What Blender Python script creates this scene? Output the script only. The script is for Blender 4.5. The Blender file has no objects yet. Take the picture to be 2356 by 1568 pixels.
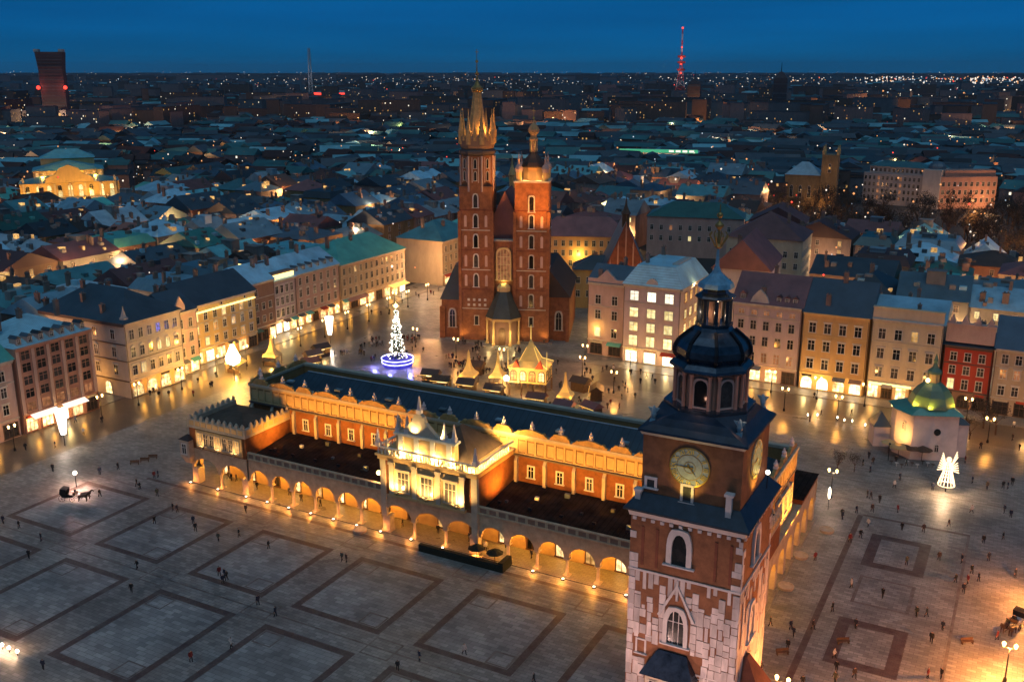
import bpy, bmesh, math, random
from mathutils import Vector, Matrix

sc = bpy.context.scene
COL = sc.collection
R = random.Random(11)
rad = math.radians

# ------------------------------------------------------------------ camera
CAM_H = 76.3
cam_d = bpy.data.cameras.new('camera')
cam = bpy.data.objects.new('camera', cam_d)
COL.objects.link(cam)
cam_d.sensor_width = 36.0
cam_d.lens = 36.0 * 2260.0 / 2356.0
cam_d.clip_start = 0.5
cam_d.clip_end = 120000.0
cam.location = (0, 0, CAM_H)
cam.rotation_euler = (rad(90 - 15.366), 0, rad(28.1))
sc.camera = cam

# ------------------------------------------------------------------ world: dusk sky
SUN_EL, SUN_AZ = rad(-3.0), rad(215)
world = bpy.data.worlds.new('World')
sc.world = world
world.use_nodes = True
wn, wl = world.node_tree.nodes, world.node_tree.links
wn.clear()
sky = wn.new('ShaderNodeTexSky')
sky.sky_type = 'NISHITA'
sky.sun_disc = False
sky.sun_elevation = SUN_EL
sky.sun_rotation = SUN_AZ
sky.altitude = 200
sky.ozone_density = 4.0
sky.dust_density = 0.6
tint = wn.new('ShaderNodeMix'); tint.data_type = 'RGBA'; tint.blend_type = 'MULTIPLY'
tint.inputs['Factor'].default_value = 1.0
tint.inputs['B'].default_value = SKY_TINT = (0.10, 0.86, 1.12, 1)
# the even blue of a clear sky after sunset, fading a little towards the zenith
tc = wn.new('ShaderNodeTexCoord'); sep = wn.new('ShaderNodeSeparateXYZ')
ramp = wn.new('ShaderNodeValToRGB')
ramp.color_ramp.elements[0].position = 0.0
ramp.color_ramp.elements[0].color = (0.0005, 0.118, 0.300, 1)
ramp.color_ramp.elements[1].position = 0.42
ramp.color_ramp.elements[1].color = (0.002, 0.060, 0.150, 1)
e = ramp.color_ramp.elements.new(0.05); e.color = (0.0005, 0.112, 0.340, 1)
e = ramp.color_ramp.elements.new(0.15); e.color = (0.001, 0.080, 0.230, 1)
# thin, wide and faint streaks of high cloud
cn = wn.new('ShaderNodeTexNoise'); cn.inputs['Scale'].default_value = 2.2; cn.inputs['Detail'].default_value = 4
cm = wn.new('ShaderNodeMapping'); cm.inputs['Scale'].default_value = (1, 1, 16)
cr = wn.new('ShaderNodeMapRange'); cr.inputs['From Min'].default_value = 0.3; cr.inputs['From Max'].default_value = 0.75
cr.inputs['To Min'].default_value = 0.80; cr.inputs['To Max'].default_value = 1.16
cmul = wn.new('ShaderNodeMix'); cmul.data_type = 'RGBA'; cmul.blend_type = 'MULTIPLY'; cmul.inputs['Factor'].default_value = 1
addm = wn.new('ShaderNodeMix'); addm.data_type = 'RGBA'; addm.blend_type = 'MIX'
addm.inputs['Factor'].default_value = 0.9
bg = wn.new('ShaderNodeBackground'); bg.inputs['Strength'].default_value = 1.0
skys = wn.new('ShaderNodeVectorMath'); skys.operation = 'SCALE'; skys.inputs['Scale'].default_value = 0.35
wo = wn.new('ShaderNodeOutputWorld')
wl.new(sky.outputs[0], tint.inputs['A'])
wl.new(tint.outputs['Result'], skys.inputs[0])
wl.new(tc.outputs['Generated'], sep.inputs[0]); wl.new(sep.outputs['Z'], ramp.inputs['Fac'])
wl.new(tc.outputs['Generated'], cm.inputs[0]); wl.new(cm.outputs[0], cn.inputs['Vector'])
wl.new(cn.outputs['Fac'], cr.inputs['Value'])
wl.new(ramp.outputs['Color'], cmul.inputs['A']); wl.new(cr.outputs[0], cmul.inputs['B'])
wl.new(skys.outputs[0], addm.inputs['A']); wl.new(cmul.outputs['Result'], addm.inputs['B'])
wl.new(addm.outputs['Result'], bg.inputs['Color'])
wl.new(bg.outputs[0], wo.inputs['Surface'])

# last glow of the west, behind the camera (very soft and dim)
sun_d = bpy.data.lights.new('dusk_glow', 'SUN')
sun_d.energy = 0.58; sun_d.angle = rad(60); sun_d.color = (0.60, 0.84, 1.0)
sun = bpy.data.objects.new('dusk_glow', sun_d); COL.objects.link(sun)
sun.rotation_euler = (rad(24), 0, rad(30))

sc.view_settings.view_transform = 'Standard'
sc.view_settings.look = 'None'
sc.view_settings.gamma = 1.0
sc.view_settings.exposure = 0.0
sc.view_settings.use_curve_mapping = False
sc.cycles.use_denoising = True
sc.cycles.use_light_tree = True
sc.cycles.max_bounces = 5
sc.cycles.diffuse_bounces = 2
sc.cycles.glossy_bounces = 2
sc.cycles.caustics_reflective = False
sc.cycles.caustics_refractive = False
sc.cycles.sample_clamp_indirect = 2.0

# ------------------------------------------------------------------ materials
def mat(name, col, rough=0.7, metal=0.0, var=0.18, scale=0.35, detail=4, bump=0.0, bscale=2.0,
        emit=None, es=0.0, spec=0.4, streak=0.0, seam=0.0, seam_axis=0, sample=None, ovar=0.0):
    m = bpy.data.materials.new(name); m.use_nodes = True
    n, l = m.node_tree.nodes, m.node_tree.links
    b = n['Principled BSDF']
    b.inputs['Roughness'].default_value = rough
    b.inputs['Metallic'].default_value = metal
    b.inputs['Specular IOR Level'].default_value = spec
    geo = n.new('ShaderNodeNewGeometry')
    nz = n.new('ShaderNodeTexNoise'); nz.inputs['Scale'].default_value = scale; nz.inputs['Detail'].default_value = detail
    nz.inputs['Roughness'].default_value = 0.65
    src = geo.outputs['Position']
    if streak:
        mp = n.new('ShaderNodeMapping'); mp.inputs['Scale'].default_value = (1, 1, streak)
        l.new(src, mp.inputs[0]); src2 = mp.outputs[0]
    else:
        src2 = src
    l.new(src2, nz.inputs['Vector'])
    oi = n.new('ShaderNodeObjectInfo')
    mr = n.new('ShaderNodeMapRange')
    mr.inputs['From Min'].default_value = 0.25; mr.inputs['From Max'].default_value = 0.75
    mr.inputs['To Min'].default_value = 1 - var; mr.inputs['To Max'].default_value = 1 + var
    l.new(nz.outputs['Fac'], mr.inputs['Value'])
    mx = n.new('ShaderNodeMix'); mx.data_type = 'RGBA'; mx.blend_type = 'MULTIPLY'; mx.inputs['Factor'].default_value = 1
    mx.inputs['A'].default_value = (*col, 1)
    l.new(mr.outputs[0], mx.inputs['B'])
    out = mx.outputs['Result']
    hs = None
    if seam:
        wv = n.new('ShaderNodeTexWave'); wv.wave_type = 'BANDS'; wv.bands_direction = 'X' if seam_axis == 0 else 'Y'
        wv.inputs['Scale'].default_value = seam; wv.inputs['Distortion'].default_value = 0
        l.new(geo.outputs['Position'], wv.inputs['Vector'])
        cr2 = n.new('ShaderNodeMapRange'); cr2.inputs['From Min'].default_value = 0.0; cr2.inputs['From Max'].default_value = 0.12
        cr2.inputs['To Min'].default_value = 0.55; cr2.inputs['To Max'].default_value = 1.0
        l.new(wv.outputs['Fac'], cr2.inputs['Value'])
        mx2 = n.new('ShaderNodeMix'); mx2.data_type = 'RGBA'; mx2.blend_type = 'MULTIPLY'; mx2.inputs['Factor'].default_value = 1
        l.new(out, mx2.inputs['A']); l.new(cr2.outputs[0], mx2.inputs['B']); out = mx2.outputs['Result']
        hs = wv.outputs['Fac']
    if ovar:      # some roofs are old and dark, some newly laid: tone differs from house to house
        n4 = n.new('ShaderNodeTexWhiteNoise'); n4.noise_dimensions = '1D'; l.new(oi.outputs['Random'], n4.inputs['W'])
        m4 = n.new('ShaderNodeMapRange'); m4.inputs['To Min'].default_value = 1 - ovar; m4.inputs['To Max'].default_value = 1 + ovar
        l.new(n4.outputs['Value'], m4.inputs['Value'])
        x4 = n.new('ShaderNodeMix'); x4.data_type = 'RGBA'; x4.blend_type = 'MULTIPLY'; x4.inputs['Factor'].default_value = 1
        l.new(out, x4.inputs['A']); l.new(m4.outputs[0], x4.inputs['B']); out = x4.outputs['Result']
    l.new(out, b.inputs['Base Color'])
    if bump:
        bp = n.new('ShaderNodeBump'); bp.inputs['Strength'].default_value = bump; bp.inputs['Distance'].default_value = 0.08
        n2 = n.new('ShaderNodeTexNoise'); n2.inputs['Scale'].default_value = bscale; n2.inputs['Detail'].default_value = 3
        l.new(src, n2.inputs['Vector']); l.new(n2.outputs['Fac'], bp.inputs['Height'])
        l.new(bp.outputs[0], b.inputs['Normal'])
    if emit:
        b.inputs['Emission Color'].default_value = (*emit, 1)
        b.inputs['Emission Strength'].default_value = es
    if sample: m.cycles.emission_sampling = sample
    return m

def lit_window_mat(name, c1, c2, es, var=0.6, cell=1.1, sample='NONE'):
    """a lit room behind a pane: curtains and furniture break the light up; brightness differs per window"""
    m = bpy.data.materials.new(name); m.use_nodes = True
    n, l = m.node_tree.nodes, m.node_tree.links
    b = n['Principled BSDF']; b.inputs['Roughness'].default_value = 0.15
    b.inputs['Base Color'].default_value = (0.05, 0.04, 0.03, 1)
    geo = n.new('ShaderNodeNewGeometry'); oi = n.new('ShaderNodeObjectInfo')
    nz = n.new('ShaderNodeTexNoise'); nz.inputs['Scale'].default_value = cell; nz.inputs['Detail'].default_value = 2
    l.new(geo.outputs['Position'], nz.inputs['Vector'])
    cr = n.new('ShaderNodeMapRange'); cr.inputs['From Min'].default_value = 0.32; cr.inputs['From Max'].default_value = 0.62
    cr.inputs['To Min'].default_value = 1 - var; cr.inputs['To Max'].default_value = 1.1
    l.new(nz.outputs['Fac'], cr.inputs['Value'])
    rr = n.new('ShaderNodeMapRange'); rr.inputs['To Min'].default_value = 0.55 * es; rr.inputs['To Max'].default_value = 1.25 * es
    l.new(oi.outputs['Random'], rr.inputs['Value'])
    mu = n.new('ShaderNodeMath'); mu.operation = 'MULTIPLY'
    l.new(cr.outputs[0], mu.inputs[0]); l.new(rr.outputs[0], mu.inputs[1])
    cx = n.new('ShaderNodeMix'); cx.data_type = 'RGBA'
    cx.inputs['A'].default_value = (*c1, 1); cx.inputs['B'].default_value = (*c2, 1)
    l.new(nz.outputs['Fac'], cx.inputs['Factor'])
    l.new(cx.outputs['Result'], b.inputs['Emission Color']); l.new(mu.outputs[0], b.inputs['Emission Strength'])
    m.cycles.emission_sampling = sample
    return m

M = {}
M['pane_dark'] = mat('pane_dark', (0.035, 0.032, 0.030), rough=0.12, var=0.6, scale=0.9, spec=0.6, ovar=0.9)
M['pane_warm'] = lit_window_mat('pane_warm', (1.0, 0.45, 0.10), (1.0, 0.62, 0.22), 1.0)
M['pane_bright'] = lit_window_mat('pane_bright', (1.0, 0.72, 0.20), (1.0, 0.90, 0.52), 1.5, var=0.3)
M['pane_white'] = lit_window_mat('pane_white', (1.0, 0.86, 0.55), (1.0, 0.96, 0.85), 1.9, var=0.2)
M['pane_dim'] = lit_window_mat('pane_dim', (1.0, 0.30, 0.10), (1.0, 0.45, 0.2), 0.35)
M['shop'] = lit_window_mat('shop', (1.0, 0.55, 0.12), (1.0, 0.85, 0.5), 2.6, var=0.75, cell=0.9, sample='AUTO')
M['shop_white'] = lit_window_mat('shop_white', (1.0, 0.85, 0.55), (1.0, 0.98, 0.85), 3.2, var=0.4, cell=0.9, sample='AUTO')
M['white_trim'] = mat('white_trim', (0.62, 0.57, 0.50), rough=0.7, var=0.15, scale=0.8)
M['stone_trim'] = mat('stone_trim', (0.50, 0.44, 0.36), rough=0.8, var=0.25, scale=0.7, bump=0.2)
M['dark_trim'] = mat('dark_trim', (0.10, 0.07, 0.06), rough=0.6)
M['iron'] = mat('iron', (0.02, 0.02, 0.022), rough=0.45, metal=0.5)
M['wood'] = mat('wood', (0.10, 0.055, 0.03), rough=0.6, var=0.35, scale=2)
M['brick'] = mat('brick', (0.255, 0.10, 0.045), rough=0.85, var=0.45, scale=0.7, detail=10, bump=0.3, bscale=3)
M['hall_brick'] = mat('hall_brick', (0.20, 0.068, 0.020), rough=0.85, var=0.45, scale=0.8, detail=10, bump=0.3, bscale=3)
M['hall_trim'] = mat('hall_sandstone', (0.48, 0.36, 0.23), rough=0.85, var=0.3, scale=0.8, detail=8)
M['brick_dark'] = mat('brick_dark', (0.20, 0.06, 0.032), rough=0.85, var=0.42, scale=0.7, detail=8, bump=0.3, bscale=4)
M['ochre_plaster'] = mat('ochre_plaster', (0.55, 0.36, 0.16), rough=0.8, var=0.22, scale=0.6, detail=6)
M['sand_plaster'] = mat('sand_plaster', (0.46, 0.38, 0.28), rough=0.82, var=0.22, scale=0.5, detail=6)
M['pale_stone'] = mat('pale_stone', (0.45, 0.36, 0.27), rough=0.85, var=0.3, scale=0.9, detail=6, bump=0.35, bscale=2.5)
M['facing_stone'] = mat('facing_stone', (0.60, 0.49, 0.45), rough=0.85, var=0.34, scale=0.9, detail=9, streak=0.3, ovar=0.2, bump=0.3, bscale=2)
M['white_plaster'] = mat('white_plaster', (0.66, 0.56, 0.52), rough=0.8, var=0.16, scale=0.5, detail=6)

def plaster(name, c, var=0.2): 
    return mat(name, c, rough=0.82, var=var, scale=0.4, detail=7, streak=0.4)
M['w_pink'] = plaster('pink_plaster', (0.52, 0.36, 0.30))
M['w_rose'] = plaster('rose_plaster', (0.46, 0.24, 0.17))
M['w_pale'] = plaster('pale_plaster', (0.50, 0.43, 0.37))
M['w_cream'] = plaster('cream_plaster', (0.56, 0.47, 0.33))
M['w_ochre'] = plaster('yellow_plaster', (0.55, 0.36, 0.15))
M['w_gold'] = plaster('gold_plaster', (0.60, 0.42, 0.18))
M['w_brown'] = plaster('brown_plaster', (0.27, 0.16, 0.11))
M['w_beige'] = plaster('beige_plaster', (0.46, 0.36, 0.25))
M['w_grey'] = plaster('grey_plaster', (0.36, 0.32, 0.30))
M['w_lilac'] = plaster('lilac_plaster', (0.47, 0.37, 0.37))
M['w_red'] = plaster('red_plaster', (0.42, 0.055, 0.03))
M['w_orange'] = plaster('orange_plaster', (0.60, 0.33, 0.14))

for k_, c_ in (('brown', (0.16, 0.10, 0.07)), ('grey', (0.17, 0.16, 0.15)), ('beige', (0.24, 0.19, 0.14)), ('ochre', (0.26, 0.17, 0.08)), ('rose', (0.22, 0.12, 0.09)), ('pale', (0.28, 0.25, 0.22)), ('pink', (0.26, 0.18, 0.15))):
    M['t_' + k_] = plaster('weathered_%s_plaster' % k_, c_, 0.35)  # plaster copies darkened: shade of the unlit old town walls in their colour
def roofm(name, c, rough=0.42, metal=0.0, var=0.34, seam=0.0, ax=0, ov=0.75):
    return mat(name, c, rough=rough, metal=metal, var=var, scale=0.22, detail=8, spec=0.75, seam=seam, seam_axis=ax, ovar=ov)
M['w_tower'] = plaster('dark_curtain_wall', (0.07, 0.055, 0.06))
M['mast_red'] = mat('mast_red', (0.5, 0.06, 0.04))
M['r_teal'] = roofm('teal_metal_roof', (0.12, 0.33, 0.34))
M['r_blue'] = roofm('blue_grey_metal_roof', (0.25, 0.41, 0.48))
M['r_bright'] = roofm('bright_blue_metal_roof', (0.42, 0.68, 0.74), rough=0.35, seam=0.8, ax=1, ov=0.0)
M['r_green'] = roofm('green_copper_roof', (0.09, 0.34, 0.27))
M['r_slate'] = roofm('dark_slate_roof', (0.055, 0.075, 0.09), rough=0.5)
M['r_navy'] = roofm('navy_slate_roof', (0.05, 0.09, 0.13), rough=0.45)
M['r_tile'] = roofm('red_tile_roof', (0.22, 0.075, 0.05), rough=0.7)
M['r_maroon'] = roofm('maroon_tile_roof', (0.15, 0.055, 0.05), rough=0.7)
M['r_brown'] = roofm('brown_sheet_roof', (0.075, 0.045, 0.034), rough=0.8)
M['attic_back'] = mat('attic_back_plaster', (0.30, 0.17, 0.065), rough=0.85, var=0.25, scale=0.6)  # darker tone behind the blind arcade paints the shade between its panels
M['brown_felt'] = mat('brown_felt_roof', (0.11, 0.075, 0.055), rough=0.9, var=0.35, scale=0.5, detail=8, spec=0.1)
M['ledge_copper'] = mat('dark_ledge_sheet', (0.016, 0.028, 0.045), rough=0.4, var=0.6, scale=0.8, detail=8, spec=0.5)
M['crown_gilt'] = mat('crown_gilding', (0.58, 0.34, 0.13), rough=0.6, var=0.3, scale=1.0)
M['crest_gold'] = mat('crest_plaster', (0.42, 0.25, 0.09), rough=0.85, var=0.4, scale=1.2, detail=8)
M['wing_felt'] = mat('dark_wing_roof', (0.028, 0.018, 0.014), rough=0.95, var=0.75, scale=0.35, detail=9, spec=0.05, seam=0.35)
M['r_grey'] = roofm('pale_grey_sheet_roof', (0.27, 0.34, 0.37), rough=0.5)
M['chimney'] = mat('chimney_brick', (0.26, 0.17, 0.13), rough=0.85, var=0.3)
M['gild_dull'] = mat('weathered_gilding', (0.42, 0.25, 0.08), rough=0.45, metal=0.5)
M['cap_blue'] = mat('cap_metal', (0.20, 0.36, 0.46), rough=0.4, var=0.4, scale=1.2)
M['gild'] = mat('gilding', (0.85, 0.55, 0.12), rough=0.3, metal=0.9)
M['black_copper'] = mat('dark_copper', (0.055, 0.075, 0.10), rough=0.22, var=0.7, scale=0.9, detail=8, spec=0.6, metal=0.6)
M['skin'] = mat('skin', (0.45, 0.27, 0.19), rough=0.6)
M['hair'] = mat('hair', (0.03, 0.02, 0.015), rough=0.6)
for i, c in enumerate([(0.012, 0.012, 0.015), (0.02, 0.025, 0.05), (0.05, 0.035, 0.03), (0.16, 0.02, 0.02), (0.5, 0.47, 0.44), (0.05, 0.06, 0.05)]):
    M['coat%d' % i] = mat('coat_cloth', c, rough=0.85)
M['trouser'] = mat('trouser_cloth', (0.015, 0.016, 0.022), rough=0.85)

def emat(name, c, s, sample='NONE'):
    m = bpy.data.materials.new(name); m.use_nodes = True
    b = m.node_tree.nodes['Principled BSDF']
    b.inputs['Base Color'].default_value = (0.02, 0.02, 0.02, 1)
    b.inputs['Emission Color'].default_value = (*c, 1); b.inputs['Emission Strength'].default_value = s
    m.cycles.emission_sampling = sample
    return m
M['lamp_warm'] = emat('lamp_glass_warm', (1.0, 0.62, 0.22), 8)
M['lamp_white'] = emat('lamp_glass_white', (1.0, 0.86, 0.66), 7)
M['led_white'] = emat('led_white', (1.0, 0.86, 0.74), 1.3)
M['led_gold'] = emat('led_gold', (1.0, 0.62, 0.14), 1.5, 'AUTO')
M['led_yellow'] = emat('led_yellow', (1.0, 0.76, 0.26), 2.6, 'AUTO')
M['led_blue'] = emat('led_blue', (0.16, 0.14, 1.0), 5, 'AUTO')
M['led_bluewhite'] = emat('led_bluewhite', (0.55, 0.55, 1.0), 3)
M['led_red'] = emat('led_red', (1.0, 0.05, 0.03), 2.5)
M['led_green'] = emat('led_green', (0.12, 1.0, 0.5), 0.42)
M['far_white'] = emat('far_lamp_white', (1.0, 0.84, 0.68), 1.5)
M['far_cool'] = emat('far_lamp_cool', (0.70, 0.85, 1.0), 1.0)
M['far_amber'] = emat('far_lamp_amber', (1.0, 0.42, 0.14), 1.3)
M['far_dim'] = emat('far_lamp_dim', (1.0, 0.55, 0.25), 0.35)
M['far_dimcool'] = emat('far_lamp_dim_cool', (0.7, 0.8, 1.0), 0.3)
M['far_red'] = emat('far_lamp_red', (1.0, 0.07, 0.04), 2.0)

# ------------------------------------------------------------------ geometry helpers
class MB:
    def __init__(s, off=(0, 0, 0)):
        s.v = []; s.f = []; s.mi = []; s.cur = 0; s.off = off
    def add(s, pts):
        b = len(s.v); ox, oy, oz = s.off
        s.v += [(p[0] - ox, p[1] - oy, p[2] - oz) for p in pts]
        return b
    def poly(s, *pts):
        b = s.add(pts); s.f.append(tuple(range(b, b + len(pts)))); s.mi.append(s.cur)
    def box(s, x0, x1, y0, y1, z0, z1):
        b = s.add([(x0, y0, z0), (x1, y0, z0), (x1, y1, z0), (x0, y1, z0), (x0, y0, z1), (x1, y0, z1), (x1, y1, z1), (x0, y1, z1)])
        for q in ((0, 3, 2, 1), (4, 5, 6, 7), (0, 1, 5, 4), (1, 2, 6, 5), (2, 3, 7, 6), (3, 0, 4, 7)):
            s.f.append(tuple(b + i for i in q)); s.mi.append(s.cur)
    def loft(s, rings, cap=True):
        """closed rings of equal length stacked"""
        n = len(rings[0]); bs = [s.add(r) for r in rings]
        for a, c in zip(bs, bs[1:]):
            for i in range(n):
                j = (i + 1) % n
                s.f.append((a + i, a + j, c + j, c + i)); s.mi.append(s.cur)
        if cap:
            s.f.append(tuple(bs[0] + i for i in reversed(range(n)))); s.mi.append(s.cur)
            s.f.append(tuple(bs[-1] + i for i in range(n))); s.mi.append(s.cur)
    def prism(s, pts, z0, z1):
        s.loft([[(x, y, z0) for x, y in pts], [(x, y, z1) for x, y in pts]])
    def lathe(s, prof, n=12, cx=0, cy=0, rot=0.0):
        rings = [[(cx + r * math.cos(rot + 2 * math.pi * i / n), cy + r * math.sin(rot + 2 * math.pi * i / n), z) for i in range(n)] for r, z in prof]
        s.loft(rings)
    def sq(s, prof, cx=0, cy=0):
        """square lathe; prof holds half widths"""
        s.loft([[(cx - r, cy - r, z), (cx + r, cy - r, z), (cx + r, cy + r, z), (cx - r, cy + r, z)] for r, z in prof])
    def tube(s, p, q, r0, r1=None, n=6):
        r1 = r0 if r1 is None else r1
        p, q = Vector(p), Vector(q); d = (q - p).normalized()
        a = d.orthogonal().normalized(); b = d.cross(a)
        rr = [[tuple(c + (a * math.cos(2 * math.pi * i / n) + b * math.sin(2 * math.pi * i / n)) * r) for i in range(n)] for c, r in ((p, r0), (q, r1))]
        s.loft(rr)
    def ball(s, c, r, n=8, m=5):
        s.lathe([(max(0.01 * r, r * math.sin(math.pi * k / m)), c[2] - r * math.cos(math.pi * k / m)) for k in range(m + 1)], n, c[0], c[1])
    def slab_roof(s, kind, x0, x1, y0, y1, z, h, ov=0.4, axis='y', inset=None):
        """closed roof bodies"""
        x0 -= ov; x1 += ov; y0 -= ov; y1 += ov
        cx, cy = (x0 + x1) / 2, (y0 + y1) / 2
        base = [(x0, y0, z), (x1, y0, z), (x1, y1, z), (x0, y1, z)]
        if kind == 'gable':
            top = [(x0, cy, z + h), (x1, cy, z + h)] if axis == 'x' else [(cx, y0, z + h), (cx, y1, z + h)]
        elif kind == 'hip':
            if axis == 'x':
                k = min((y1 - y0) / 2, (x1 - x0) / 2 - 0.01); top = [(x0 + k, cy, z + h), (x1 - k, cy, z + h)]
            else:
                k = min((x1 - x0) / 2, (y1 - y0) / 2 - 0.01); top = [(cx, y0 + k, z + h), (cx, y1 - k, z + h)]
        elif kind == 'mansard':
            i1 = inset or 2.0
            r1 = [(x0 + i1, y0 + i1, z + h), (x1 - i1, y0 + i1, z + h), (x1 - i1, y1 - i1, z + h), (x0 + i1, y1 - i1, z + h)]
            s.loft([base, r1]); return
        b = s.add(base + top)
        if axis == 'x':
            fs = [(0, 1, 5, 4), (2, 3, 4, 5), (0, 4, 3), (1, 2, 5), (3, 2, 1, 0)]
        else:
            fs = [(1, 2, 5, 4), (3, 0, 4, 5), (0, 1, 4), (2, 3, 5), (3, 2, 1, 0)]
        for f in fs:
            s.f.append(tuple(b + i for i in f)); s.mi.append(s.cur)
    def mesh(s, name, mats, smooth=False):
        me = bpy.data.meshes.new(name)
        me.from_pydata(s.v, [], s.f)
        for m in (mats if isinstance(mats, (list, tuple)) else [mats]):
            me.materials.append(M[m] if isinstance(m, str) else m)
        if any(s.mi): me.polygons.foreach_set('material_index', s.mi)
        if smooth: me.polygons.foreach_set('use_smooth', [True] * len(me.polygons))
        me.update()
        return me

def link(name, data, parent=None, loc=(0, 0, 0), rz=0.0, scale=None):
    o = bpy.data.objects.new(name, data); COL.objects.link(o)
    o.location = loc
    if rz: o.rotation_euler = (0, 0, rz)
    if scale: o.scale = scale
    if parent: o.parent = parent
    return o

class Thing:
    def __init__(s, name, label, cat, loc, rz=0.0, group=None):
        s.loc = loc; s.rz = rz
        s.o = bpy.data.objects.new(name, None); COL.objects.link(s.o)
        s.o.empty_display_size = 0.5
        s.o.location = loc; s.o.rotation_euler = (0, 0, rz)
        s.o['label'] = label; s.o['category'] = cat
        if group: s.o['group'] = group
    def mb(s): return MB(s.loc)              # takes world coordinates (things that are not turned)
    def part(s, mb, name, mats, parent=None, smooth=False):
        return link(name, mb.mesh(name, mats, smooth), parent or s.o)
    def put(s, name, mesh, loc, rz=0.0, parent=None, scale=None):   # loc in the thing's own frame
        return link(name, mesh, parent or s.o, loc, rz, scale)
    def L(s, x, y, z): return (x - s.loc[0], y - s.loc[1], z - s.loc[2])
    def light(s, kind, loc, energy, color, radius=0.15, aim=None, angle=70, blend=0.6):
        return add_light(kind, loc, energy, color, radius, aim, angle, blend, s.o)

LAMP_GAIN = 2.5
def add_light(kind, loc, energy, color, radius=0.15, aim=None, angle=70, blend=0.6, parent=None):
    d = bpy.data.lights.new('lamp_light', kind); d.energy = energy * LAMP_GAIN; d.color = color
    d.shadow_soft_size = radius
    o = bpy.data.objects.new('lamp_light', d); COL.objects.link(o); o.location = loc
    if kind == 'SPOT':
        d.spot_size = rad(angle); d.spot_blend = blend
        o.rotation_euler = (Vector(aim) - Vector(loc)).to_track_quat('-Z', 'Y').to_euler()
    if parent: o.parent = parent
    return o

def tag(o, label, cat, group=None):
    o['label'] = label; o['category'] = cat
    if group: o['group'] = group
    return o
def struct(o): o['kind'] = 'structure'; return o
def stuff(o): o['kind'] = 'stuff'; return o

def copy_tree(o, parent=None):
    c = o.copy(); COL.objects.link(c); c.parent = parent
    for ch in o.children: copy_tree(ch, c)
    return c

# ---- windows: frame mesh (surround, sill, mullions) with a pane as its child; both face -Y
_wc = {}
def arch_pts(w, h, kind, n=8):
    """outline (x,z) of an opening with its sill at z=0, from lower right anticlockwise"""
    if kind == 'rect': return [(w / 2, 0), (w / 2, h), (-w / 2, h), (-w / 2, 0)]
    pts = [(w / 2, 0)]
    if kind == 'round':
        sp = h - w / 2
        pts += [(w / 2 * math.cos(math.pi * i / n), sp + w / 2 * math.sin(math.pi * i / n)) for i in range(n + 1)]
    else:  # pointed
        rise = w * 0.95; sp = h - rise
        half = [(w / 2 * (1 - (k / (n / 2)) ** 1.7), sp + rise * math.sin(math.pi / 2 * k / (n / 2))) for k in range(n // 2 + 1)]
        pts += half + [(-x, z) for x, z in reversed(half[:-1])]
    pts.append((-w / 2, 0))
    return pts
def window_meshes(w, h, kind='rect', trim='white_trim', pane='pane_dark', bw=0.16, mull=(1, 1), hood=0, proud=0.12):
    key = (round(w, 2), round(h, 2), kind, trim, pane, bw, mull, hood, proud)
    if key in _wc: return _wc[key]
    mb = MB(); inner = arch_pts(w, h, kind)
    cx, cz = 0, h / 2
    outer = []
    for x, z in inner:
        ox = x + (bw if x > 1e-6 else -bw if x < -1e-6 else 0)
        oz = z + (bw if z > h * 0.55 and kind == 'rect' else 0) if kind == 'rect' else z + (bw * max(0, (z - h * 0.5)) / (h * 0.5))
        outer.append((ox, oz))
    n = len(inner)
    for i in range(n - 1):
        a, b, c, d = inner[i], inner[i + 1], outer[i + 1], outer[i]
        mb.poly((a[0], -proud, a[1]), (d[0], -proud, d[1]), (c[0], -proud, c[1]), (b[0], -proud, b[1]))   # front
        mb.poly((d[0], -proud, d[1]), (d[0], 0, d[1]), (c[0], 0, c[1]), (c[0], -proud, c[1]))              # outer edge
        mb.poly((a[0], 0, a[1]), (a[0], -proud, a[1]), (b[0], -proud, b[1]), (b[0], 0, b[1]))              # reveal
    mb.box(-w / 2 - bw * 1.6, w / 2 + bw * 1.6, -proud - 0.12, 0, -0.16, 0)
    for k in range(mull[0]):
        x = -w / 2 + w * (k + 1) / (mull[0] + 1)
        mb.box(x - 0.045, x + 0.045, -0.085, -0.01, 0, h * (0.97 if kind != 'rect' else 1))
    for k in range(mull[1]):
        z = h * (0.66 if mull[1] == 1 else (k + 1) / (mull[1] + 1))
        mb.box(-w / 2, w / 2, -0.08, -0.012, z - 0.04, z + 0.04)
    if hood == 1: mb.box(-w / 2 - bw * 2, w / 2 + bw * 2, -proud - 0.2, 0, h + bw * 1.6, h + bw * 1.6 + 0.2)
    if hood == 2:
        z = h + bw * 1.6
        mb.loft([[(-w / 2 - bw * 2, -proud - 0.2, z), (w / 2 + bw * 2, -proud - 0.2, z), (0, -proud - 0.2, z + 0.55)],
                 [(-w / 2 - bw * 2, 0, z), (w / 2 + bw * 2, 0, z), (0, 0, z + 0.55)]])
    fr = mb.mesh('window', trim)
    pb = MB(); pb.poly(*[(x, -0.03, z) for x, z in reversed(inner)])
    pm = pb.mesh('pane', pane)
    _wc[key] = (fr, pm)
    return fr, pm
def window(parent, loc, rz=0.0, **kw):
    fr, pm = window_meshes(**kw)
    w = link('window', fr, parent, loc, rz)
    link('pane', pm, w)
    return w

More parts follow.
